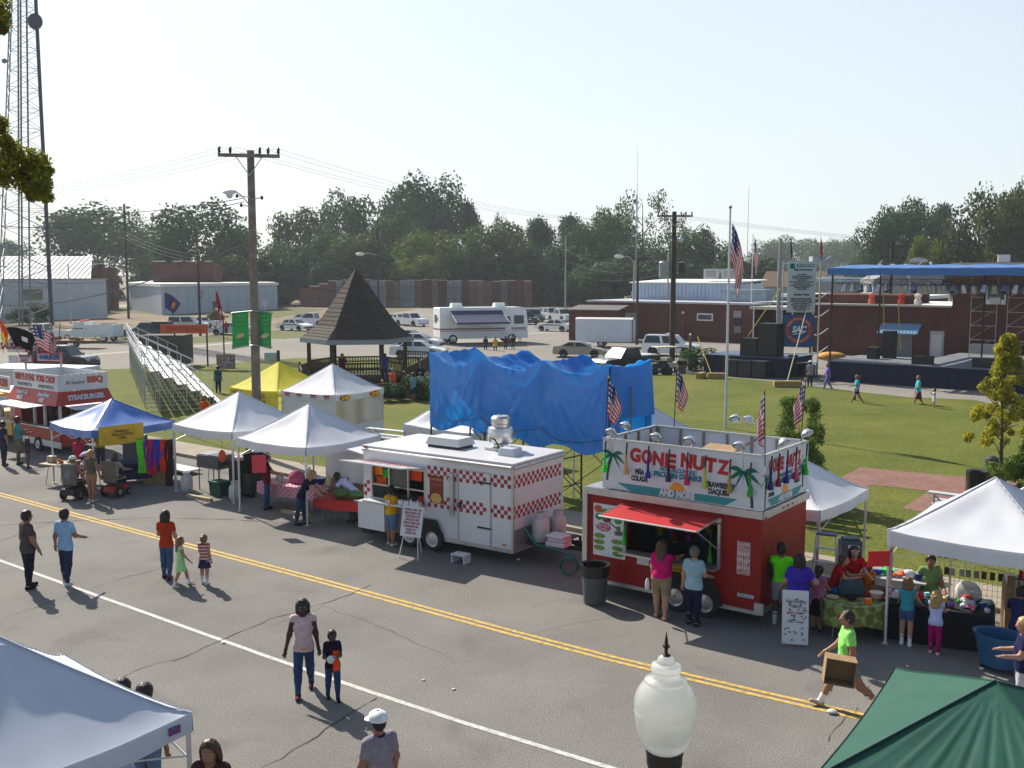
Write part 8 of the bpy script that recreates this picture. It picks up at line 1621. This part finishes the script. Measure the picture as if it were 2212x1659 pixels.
def on(root,x,y,z): m=Matrix.Rotation(root.rotation_euler.z,4,'Z'); return m@Vector((x,y,z))+Vector(root.location)
tgrey=mat('table_top_grey',(.4,.4,.4),.5); RGt=random.Random(21)
def item(root,x,y,z,kind,c_,label,cat,s=.1,rz=0,grp=None):
    m=cloth(c_,1,'_i') if kind in('heap','box','bag') else mat('plastic_'+c_,hexc(c_),.35,var=.05); mb=MB()
    if kind=='box': mb.box((0,0,s*.5),(s*1.4,s,s),m).box((0,0,s*1.01),(s*1.3,s*.5,.004),white())
    elif kind=='jug': mb.lathe((0,0,0),[(.01,0),(s*.5,.01),(s*.52,s*1.3),(s*.3,s*1.6),(s*.15,s*1.75),(s*.16,s*1.95),(.01,s*2)],m,12).tube((s*.45,0,s*.5),(s*.6,0,s*1.2),s*.07,m,5)
    elif kind=='tub': mb.lathe((0,0,0),[(.01,0),(s*.8,.01),(s,s*.9),(s*1.08,s*.9),(s*1.08,s),(s*.9,s*.97),(.01,s*.9)],m,16)
    elif kind=='ball': mb.ell((0,0,s*.6),(s*.6,s*.6,s*.6),m,12,8)
    elif kind=='heap':
        for k in range(5): mb.ell((RGt.uniform(-.6,.6)*s,RGt.uniform(-.6,.6)*s,s*RGt.uniform(.2,.7)),(s*.5,s*.4,s*.35),m,8,5)
    elif kind=='bag': mb.lathe((0,0,0),[(.01,0),(s,.02),(s*1.1,s*.6),(s*.8,s*1.1),(s*.3,s*1.3),(.02,s*1.25)],m,12,1,.6)
    elif kind=='melon': mb.ell((0,0,s*.62),(s*1.1,s*.68,s*.62),m,14,9)
    elif kind=='plate': mb.lathe((0,0,0),[(.01,.0),(s*.7,.0),(s,.03),(s*.98,.035),(s*.6,.01),(.01,.01)],m,16).ell((0,0,.03),(s*.5,s*.4,.04),mat('food_gold',(.65,.40,.10),.7),8,5)
    o=mb.build({'box':'carton','jug':'jug','tub':'tub','ball':'toy_ball','heap':'toy_bundle','bag':'bag','melon':'watermelon','plate':'plate'}[kind],loc=on(root,x,y,z)); o.rotation_euler=(0,0,root.rotation_euler.z+R(rz)); return tag(o,label,cat,grp)
# green checked round table
GC=checkm('green_checks',(.26,.33,.10),(.15,.15,.03),5.2,45)
tb=table('round table draped in green checks between the red trailer and the toy stall',P(1842,1330,.35),1.25,1.25,.74,0,tgrey,True); tcloth('green and olive checked cloth hanging over the round table',tb,1.3,1.3,.74,GC,.36,round_=True)
for x,y,k,c_,lb,cat,s in [(.0,.1,'bag','3c5058','dark patterned cloth bag standing on the green checked table','bag',.26),(.32,.05,'heap','a82c30','red bundle on the green checked table','toy',.12),(.42,-.12,'tub','c8a894','small basket with a face like doll on the green checked table','basket',.13),(-.35,.2,'heap','2c4c8a','blue heap of trinkets on the green checked table','toy',.14),(-.1,-.25,'heap','20242c','dark heap of trinkets at the front of the green checked table','toy',.13),(.15,-.42,'box','f07010','flat orange packet on the green checked table','packet',.09),(-.45,-.1,'plate','c8ccd4','pale plate of trinkets on the green checked table','plate',.12),(-.15,.42,'heap','20885c','green heap behind the patterned bag','toy',.1),(.5,.15,'plate','a8c8c8','pale green plate at the right of the green checked table','plate',.13)]: item(tb,x,y,.755,k,c_,lb,cat,s)
# toy table
p=ST(-4.05,18.75); tb=table('long table under a black cloth covered in toys at the right stall',P(2008,1388,.0)+N*.3,2.05,.85,.74,RD+11,tgrey); tcloth('black cloth reaching the ground around the toy table',tb,2.1,.9,.74,mat('cloth_black',(.01,.01,.014),.9),.72,.02)
cl='ff5a30 3878c8 d8d8e0 c83040 38a0a0 e0c030 7a4aa0 50a850 e87a9a 284a88 b0b8c4 8a5a30 f08a20 60c8d8 a0a0a8 d04a4a 2c6a5a c8c8a8'.split(); nm='orange blue white crimson teal yellow purple green pink navy silver brown amber aqua grey coral pine cream'.split()
pos=[(-.9,-.3),(-.75,.1),(-.5,-.25),(-.3,.05),(-.1,-.28),(.1,.0),(.3,-.25),(.45,.1),(.65,-.2),(.85,.05),(.95,-.3),(-.95,.3),(-.6,.3),(-.2,.32),(.2,.3),(.55,.33),(.8,.33),(0,.18)]
for k,((x,y),c_,n_) in enumerate(zip(pos,cl,nm)): item(tb,x,y,.755,('heap','box','ball','bag')[k%4],c_,f"{n_} {('heap of small toys','toy carton','toy ball','soft toy bag')[k%4]} on the black toy table",'toy',RGt.uniform(.07,.12),RGt.uniform(0,90),'toys on the black table')
for x,y,c_,n_ in [(-.7,-.15,'b8c0c8','cellophane'),(.6,-.05,'c0c8d0','clear plastic'),(.9,.2,'98a8b0','smoky plastic')]: item(tb,x,y,.76,'heap',c_,f'{n_} wrapped bundle on the black toy table','toy',.16)
o=MB().lathe((0,0,0),[(.27,0),(.25,.08),(.15,.15),(.01,.18)],mat('clear_umbrella',(.5,.48,.45),.3,var=.3,vs=8),16).build('toy_umbrella',loc=on(tb,.55,.55,.85)); o.rotation_euler=(R(60),0,0); tag(o,'pale dotted toy umbrella propped behind the toy table','umbrella')
tb2=table('second toy table at the back of the right stall',on(tb,-1.,1.5,0),1.4,.6,.74,RD+11,tgrey)
for k,(c_,n_) in enumerate([('f0c020','yellow'),('2050c0','royal blue'),('30d040','neon green'),('f07040','tangerine'),('e8e8f0','snow white'),('183878','ink blue')]): item(tb2,-.55+.22*k,.05*(-1)**k,.75,('ball','heap','tub','heap','bag','box')[k],c_,f"{n_} {('ball','toy bundle','plastic tub','toy bundle','plush bag','toy box')[k]} on the back table of the right stall",'toy',.13)
# wire grid rack
t=thing('grid_rack','white wire grid rack hung with small packets at the back of the right stall','display rack',on(tb,.5,1.75,0),RD+11); wm_=mat('wire_white',(.55,.55,.52),.4)
for gx in(-.7,.25):
    mb=MB()
    for k in range(10): mb.tube((gx+k*.1,0,.1),(gx+k*.1,0,1.75),.006,wm_,4)
    for k in range(14): mb.tube((gx,0,.15+k*.12),(gx+.9,0,.15+k*.12),.006,wm_,4)
    mb.build('grid_panel',t)
for k in range(30): MB().box((-.62+.15*(k%10)+RGt.uniform(-.02,.02),-.03,1.65-.35*(k//10)),(.1,.03,.16),cloth(RGt.choice(['8a8a84','5a4a38','9a9aa4','6a3a2a','40404a','b0b0a4']))).build('packet',t)
t=thing('cardboard_box','tall open cardboard carton with white packing at the right stall','box',on(tb,1.55,1.3,0),RD+20); MB().box((0,0,.5),(.75,.6,1.0),cardb()).build('carton_body',t); MB().box((0,.0,1.04),(.7,.5,.08),mat('packing_white',(.6,.6,.6),.8),rx=8).build('packing',t); MB().prism([(-.37,-.3,1.0),(.37,-.3,1.0),(.37,-.42,1.25),(-.37,-.42,1.25)],(0,.01,0),cardb()).build('flap',t)
o=MB().box((0,0,.28),(.5,.4,.56),cardb()).box((0,0,.57),(.5,.12,.004),mat('parcel_tape',(.4,.33,.22),.4)).build('cardboard_box',loc=on(tb,-.3,1.2,0)); tag(o,'low brown carton behind the stall keeper','box')
# red sign on tent pole
tag(MB().box((0,0,0),(.42,.015,.3),mat('sign_bright_red',(.62,.015,.02),.6)).build('paper_sign',loc=P(1898,1207,1.93),rz=5),'bright red paper sign fixed to the left pole of the toy stall canopy','sign')
mb=MB(); mb.tube((0,0,0),(0,0,1.0),.035,mat('wrap_red',(.5,.05,.06),.6,col2=(.6,.6,.62),vs=14,var=.1),6); tag(mb.build('striped_wrap',loc=Vector((VT.location.x+.09,VT.location.y-.0,.95))),'red and white wrapped string of packets on the left pole of the toy stall','garland')
# blue wheeled bin
t=thing('wheeled_tub','big blue plastic tub on wheels at the right edge','tub',P(2158,1447),RD-5); bp=mat('plastic_blue_tub',(.02,.09,.20),.4); MB().lathe((0,0,.1),[(.01,0),(.3,0),(.40,.55),(.43,.56),(.43,.6),(.38,.58),(.3,.06),(.01,.05)],bp,20,1.15,.85).build('body',t); 
for x in(-.3,.3): MB().tube((x,-.05,.09),(x+.05,-.05,.09),.09,rubber(),12).build('wheel',t)
MB().tube((-.48,-.15,.6),(-.48,.15,.6),.02,black(),6).build('handle',t)
t=thing('stroller_rack','cluttered dark display cart with blue and red goods at the right edge','display cart',P(2205,1420,0)+N*.5+E*.2,RD); mb=MB()
for x in(-.4,.4):
    for y in(-.25,.25): mb.tube((x,y,0),(x,y,1.5),.02,steel(),5)
for z in(.4,.9,1.45): mb.box((0,0,z),(.85,.55,.03),darkm())
mb.build('frame',t)
for k in range(22): MB().box((RGt.uniform(-.38,.38),RGt.uniform(-.25,.1),RGt.choice([.42,.92,1.47])+.09),(.12,.1,.18),cloth(RGt.choice(['203878','a02838','303038','b8b8c0','c0582c','284858']))).build('packet',t)
# easel price board
t=thing('menu_board','white standing board covered in coloured marks below the man in neon green','sign',P(1716,1395),RD+28); bo=MB().box((0,0,.58),(.5,.03,1.05),mat('board_white',(.62,.62,.64),.5),rx=-8).build('board',t)
for k in range(34):
    z=.14+RGt.random()*.8; MB().ell((RGt.uniform(-.2,.2),-.03-(.0)+(z-.58)*.14,z),(.018,.006,.018),paint(RGt.choice(['202030','a02030','207050','203090','802040'])),6,4).build('mark',bo)
text('Face Painting\nTattoos',.09,LBk,bo,(0,-.03,.86),rx=82,w=.38); text('3.00  Small',.07,LRd,bo,(0,-.03,.68),rx=82,w=.32); text('5.00  Large',.07,PGr,bo,(0,-.03,.5),rx=82,w=.32)
# chair and tote behind the ladder
tag(MB().box((0,0,.45),(.5,.35,.55),mat('tote_bluegrey',(.08,.10,.15),.5)).box((0,0,.76),(.4,.3,.06),mat('tote_bluegrey',(.08,.10,.15),.5)).build('tote_bag',loc=P(1835,1228,.1),bevel=.04),'dark blue grey bag standing on the pavement behind the red trailer canopy','bag')
# ----- beneath white canopy 2 -----
gh=checkm('pink_gingham',(.50,.10,.16),(.60,.42,.46),14); 
p=P(608,1102)+N*.55; tb=table('table under a pink gingham cloth beneath the white canopy',p,2.4,.8,.74,RD+6,tgrey); tcloth('pink gingham cloth over the food table',tb,2.45,.85,.74,gh,.34,.03)
item(tb,.0,.1,.755,'bag','a85878','pink wrapped bundle on the gingham cloth','bundle',.3); item(tb,-.55,-.05,.755,'jug','b8c0cc','white spray jug on the gingham cloth','jug',.16); item(tb,-.85,.1,.755,'jug','a8a898','beige squeeze bottle on the gingham cloth','bottle',.1); item(tb,.95,.0,.755,'plate','b8b8bc','paper plate near the blond woman','plate',.13)
rcl=mat('cloth_bright_red',(.50,.02,.02),.7,var=.06); p=P(735,1140)+N*.5; tb=table('table under a shiny red cloth with watermelons',p,2.1,.85,.74,RD+10,tgrey); tcloth('shiny red plastic cloth over the watermelon table',tb,2.15,.9,.74,rcl,.24,.015)
tag(MB().box((1.02,0,.25),(.03,.8,.5),mat('red_board_dim',(.2,.03,.02),.7)).build('side_board',loc=tb.location,rz=RD+10),'dull red board hanging at the end of the watermelon table','board')
item(tb,-.35,-.1,.755,'melon','40602c','long watermelon at the left of the red table','watermelon',.26,8,'watermelons'); item(tb,.1,.02,.755,'melon','4c6c38','second watermelon at the middle of the red table','watermelon',.22,20,'watermelons'); item(tb,.25,.2,.755,'melon','38502a','dark watermelon at the back of the red table','watermelon',.2,-15,'watermelons'); item(tb,.55,-.1,.755,'plate','c8ccc8','white plate of sliced fruit on the red table','plate',.16); item(tb,.3,-.25,.755,'tub','c8ccd8','small white cup on the red table','cup',.06); item(tb,.72,.05,.755,'box','dcdcd8','white foam tray on the red table','tray',.1)
q=on(tb,-1.0,1.0,0); tb3=table('back table with tubs and bottles beneath the white canopy',on(tb,-1.6,1.15,0),2.6,.7,.74,RD+5,tgrey)
for k,(kd,c_,lb,ct,s) in enumerate([('jug','d0c8b8','tall beige drink cooler jug on the back table','jug',.25),('tub','1c2c6c','navy blue tub with a pale lid on the back table','tub',.2),('jug','d8c878','yellow mustard dispenser on the back table','dispenser',.16),('tub','6a6e70','grey round stock pot on the back table','pot',.27),('box','98a8b8','pale blue carton on the back table','carton',.2),('box','8c6c40','brown flat carton near the man in white','carton',.22)]): item(tb3,-1.1+.44*k,.05,.75,kd,c_,lb,ct,s)
t=thing('folding_chair','dark brown folding chair behind the man bending over the watermelons','chair',P(790,1118)+N*.4,RD-30); bnc=mat('chair_brown',(.06,.035,.025),.5); MB().box((0,0,.45),(.42,.42,.03),bnc).build('seat',t); MB().box((0,.2,.78),(.42,.03,.3),bnc).build('backrest',t)
for x in(-.2,.2): MB().tube((x,-.2,0),(x,.2,.9),.014,bnc,5).build('leg',t); MB().tube((x,.22,0),(x,-.1,.45),.014,bnc,5).build('leg',t)
# white drop cloth behind
o=MB().grid(20,6,lambda a,b:(-1.6+3.2*a,.06*math.sin(15*a)*(1-b*.5),.15+1.9*b),mat('drop_cloth',(.58,.60,.64),.8,trans=.1)).build('drop_cloth',loc=Vector(T2_.location)+E*2.2+N*3.0,rz=RD); tag(o,'pale cloth wall hanging behind the watermelon table','cloth')
tag(MB().box((0,0,0),(.4,.012,.5),mat('sign_coral_red',(.62,.05,.07),.6)).build('paper_sign',loc=P(563,1000,1.80)+Vector((0,-.2,.0)),rz=8),'coral red paper sign hanging in front of the man in maroon','sign')
tag(MB().ell((0,0,0),(.12,.05,.2),mat('sign_orange_red',(.5,.07,.03),.6)).tube((0,0,.2),(0,0,.5),.005,black(),4).build('hanging_sign',loc=P(480,985,1.6)),'small orange red tag hanging under the grill canopy','sign')
# ----- grills beneath white canopy 1 -----
t=thing('grill','square stainless steel grill box on a black stand under the canopy','grill',P(446,1062)+N*.4,RD+4); sg_=mat('grill_steel',(.16,.16,.16),.4,.6,var=.2); MB().box((0,0,1.0),(1.1,.7,.42),sg_).build('body',t); MB().box((0,0,1.225),(1.0,.6,.03),mat('grill_top',(.3,.3,.3),.3,.7)).build('lid',t)
for x in(-.5,.5):
    for y in(-.3,.3): MB().tube((x,y,0),(x,y,.8),.018,black(),5).build('leg',t)
MB().box((.7,0,1.0),(.2,.3,.12),black()).build('handle',t)
t=thing('smoker','tall black steel smoker cabinet with a rack under the canopy','smoker',P(505,1072)+N*.3,RD+4); MB().box((0,0,.62),(.5,.6,1.15),mat('smoker_black',(.035,.033,.033),.5,.4,var=.3)).build('cabinet',t,bevel=.02); MB().box((.5,.05,.45),(.45,.5,.7),mat('smoker_black',(.035,.033,.033),.5,.4,var=.3)).build('firebox',t,bevel=.02)
mb=MB(); 
for k in range(7): mb.tube((.2+k*.1,.1,.8),(.2+k*.1,.1,1.15),.01,black(),4)
for z in(.95,1.12): mb.tube((.2,.1,z),(.8,.1,z),.01,black(),4)
mb.build('rack',t)
gas('white propane cylinder in front of the steel grill box',None,P(404,1062),1.3); gas('grey propane cylinder in front of the black smoker',None,P(508,1082),1.25)
t=thing('storage_tote','dark green plastic tote under the grill table','tote',P(462,1072)+N*.25,RD); MB().box((0,0,.22),(.55,.4,.44),mat('tote_green',(.01,.07,.045),.45),top=1.12).build('body',t); MB().box((0,0,.46),(.66,.48,.04),mat('tote_green',(.01,.07,.045),.45)).build('rim',t)
tb=table('side table with trays and a white tub left of the smoker',P(440,1050)+N*.9,1.6,.6,.7,RD,tgrey); item(tb,.3,0,.71,'tub','b8c4cc','pale blue tub on the side table by the smoker','tub',.22); item(tb,-.3,.05,.71,'box','8c8c90','grey box on the side table by the smoker','box',.22)
for k,(u,v,h_,lb) in enumerate([(545,1040,1.05,'dark navy drum with a white lid behind the man in black'),(528,1052,.72,'low dark cooler with a white lid left of the man in black')]):
    t=thing('drum',lb,'drum',P(u,v)+N*.3,0); MB().lathe((0,0,0),[(.01,0),(.27,0),(.3,h_*.5),(.27,h_),(.01,h_)],mat('drum_navy',(.015,.02,.05),.5),18).build('body',t); MB().lathe((0,0,h_),[(.3,0),(.3,.05),(.01,.06)],white(),18).build('lid',t)
tag(MB().box((0,0,.03),(1.9,.7,.06),mat('board_pale',(.5,.5,.48),.7)).build('pallet_board',loc=P(385,1012,.12),rz=RD),'pale flat board lying at the kerb beside the grill canopy','board')
for k,(u,v) in enumerate([(430,1078),(640,1112)]): tag(MB().box((0,0,.05),(1.2,.12,.09),mat('plank_pine',(.42,.32,.18),.8)).build('plank',loc=P(u,v,0),rz=RD+5),['short pine plank on the ground by the green tote','long pine plank below the gingham table'][k],'plank')
# ----- beneath blue canopy -----
tb=table('long vendor table with tan trays under the blue canopy',P(150,1062)+Vector((0,.9,0)),3.0,.8,.74,-24,mat('table_tan',(.3,.24,.16),.7)); tcloth('navy cloth hanging over the vendor table',table('second vendor table under a navy cloth beneath the blue canopy',P(285,1050)+Vector((0,.7,0)),2.2,.75,.74,10,tgrey),2.25,.8,.74,mat('cloth_navy',(.012,.02,.07),.9),.55)
for k,(kd,c_,lb,s) in enumerate([('box','b8a488','tan tray of trinkets',.2),('heap','b86a3a','rust coloured bundle',.14),('heap','d8c8a0','cream bundle',.13),('tub','8c7a68','brown tub',.13),('box','c8ccd0','white cash box',.16),('heap','303438','black bundle',.14),('jug','e0e0a0','pale yellow bottle',.1)]): item(tb,-1.3+.4*k,.0,.755,kd,c_,lb+' on the long vendor table','goods',s,grp='goods on the vendor table')
for k,(u,c_,nm_,L_) in enumerate([(299,'58d82c','neon green',1.15),(311,'7a2a8a','purple',1.0),(320,'c81c50','pink red',1.2),(329,'3838a8','violet blue',.9),(337,'2848b0','blue',.7),(346,'e03c14','orange red',1.1),(357,'3c2020','dark maroon',1.6)]):
    m=cloth(c_); o=MB().grid(4,8,lambda a,b:((a-.5)*.34*(1-.25*b+.12*math.sin(7*b+k)),.03*math.sin(9*a+5*b),-L_*b),m).tube((-.17,0,.02),(.17,0,.02),.01,black(),4).build('hanging_garment',loc=P(u,952,1.72)+Vector((0,.25,0))); tag(o,f'{nm_} garment hanging under the right side of the blue canopy','garment','garments hanging under the blue canopy')
for (u,v,h_,m_,lb) in [(335,1046,.42,cardb(),'wide brown cardboard carton on the road at the right of the blue canopy'),(335,1046,.5,mat('crate_dark',(.05,.055,.05),.6),'dark grey plastic crate on top of the brown carton')]:
    zb=0 if m_ is M['cardboard'] else .43; tag(MB().box((0,0,h_/2),(.75,.5,h_),m_).box((0,0,h_+.005),(.7,.1,.01),darkm()).build('carton' if zb==0 else 'crate',loc=P(u,v)+Vector((0,.3,zb)),rz=-4,bevel=.01),lb,'box')
t=thing('loudspeaker','grey cabinet loudspeaker under the blue canopy','loudspeaker',P(268,1035)+Vector((0,1.2,0)),0); MB().box((0,0,.95),(.75,.5,.9),mat('cabinet_grey',(.09,.10,.11),.6)).build('cabinet',t); MB().box((0,0,.25),(.6,.4,.5),darkm()).build('base',t)
tag(MB().lathe((0,0,0),[(.25,0),(.23,.06),(.16,.11),(.07,.15),(.01,.16)],mat('umbrella_lilac',(.40,.32,.48),.7,trans=.2),14).tube((0,0,-.7),(0,0,.4),.015,black(),5).build('umbrella',loc=AT(188,984,35.6)),'lilac umbrella under the blue canopy','umbrella')
# power chairs
def chair_(label,per,backc,basec,backw=.5):
    p=per.location; rz=math.degrees(per.rotation_euler.z); t=thing('power_chair',label,'wheelchair',(p.x,p.y,0),rz)
    MB().box((0,.08,.50),(backw,.52,.1),cloth('28282c')).build('seat',t,bevel=.03)
    o=MB().box((0,-.24,.85),(backw,.09,.72),cloth(backc),rx=6).build('backrest',t,bevel=.04); MB().ell((0,-.31,.85),(.12,.01,.18),cloth('7c8084'),10,6).build('print',o) if backc=='6c6c68' else None
    MB().box((0,.05,.28),(.46,.75,.22),basec,top=.9).build('base',t,bevel=.04)
    for x in(-.28,.28): MB().box((x,.05,.68),(.06,.4,.05),black()).build('armrest',t); wheel(t,0,0,.18,.08) if False else None
    for (x,y,r) in((-.28,-.12,.19),(.28,-.12,.19),(-.22,.42,.11),(.22,.42,.11)):
        w_=MB().lathe((0,0,0),[(r*.5,-.04),(r,-.035),(r,.035),(r*.5,.04)],rubber(),14).lathe((0,0,0),[(.01,.04),(r*.5,.035)],steel(),10).lathe((0,0,0),[(r*.5,-.035),(.01,-.04)],steel(),10).build('wheel',t); w_.location=(x,y,r); w_.rotation_euler=(0,R(90),0)
    MB().box((0,.55,.14),(.36,.25,.03),black()).build('footrest',t); return t
chair_('power chair with a grey printed backrest under the white hatted person',WC1,'6c6c68',black()); 
s_=chair_('red mobility scooter with a draped tan backrest',WC2,'7c7468',paint('a01418'))
# small litter and cups on the road
LT=mat('litter_white',(.7,.7,.68),.7)
for k,(u,v,s_,lb) in enumerate([(1797,1541,.09,'crumpled white paper cup lying on the double yellow line'),(482,1390,.04,'tiny white paper scrap on the long road crack'),(980,1490,.035,'tiny white scrap left of the lamp globe'),(915,1470,.03,'tiny white scrap in the middle of the road'),(1120,1210,.05,'white scrap below the checkered trailer corner'),(2120,1446,.05,'white scrap near the blue wheeled tub'),(1960,1440,.03,'white scrap in front of the black toy table'),(15,1440,.04,'white scrap above the lower left canopy')]): tag(MB().ell((0,0,s_*.4),(s_,s_*.7,s_*.45),LT,7,5).ell((s_*.6,.01,s_*.3),(s_*.5,s_*.5,s_*.3),LT,6,4).build('paper_scrap',loc=P(u,v,.004)),lb,'litter')
# green striped cushion mat by white tents left
# ---------- haze ----------
hm=bpy.data.materials.new('haze'); hm.use_nodes=True; n=hm.node_tree.nodes; n.remove(n['Principled BSDF']); pv=n.new('ShaderNodeVolumePrincipled'); pv.inputs['Color'].default_value=(.80,.88,.95,1); pv.inputs['Density'].default_value=.00028; pv.inputs['Anisotropy'].default_value=.2
hm.node_tree.links.new(pv.outputs[0],n['Material Output'].inputs['Volume'])
o=MB().box((0,330,44),(900,800,90),hm).build('haze'); o['kind']='stuff'
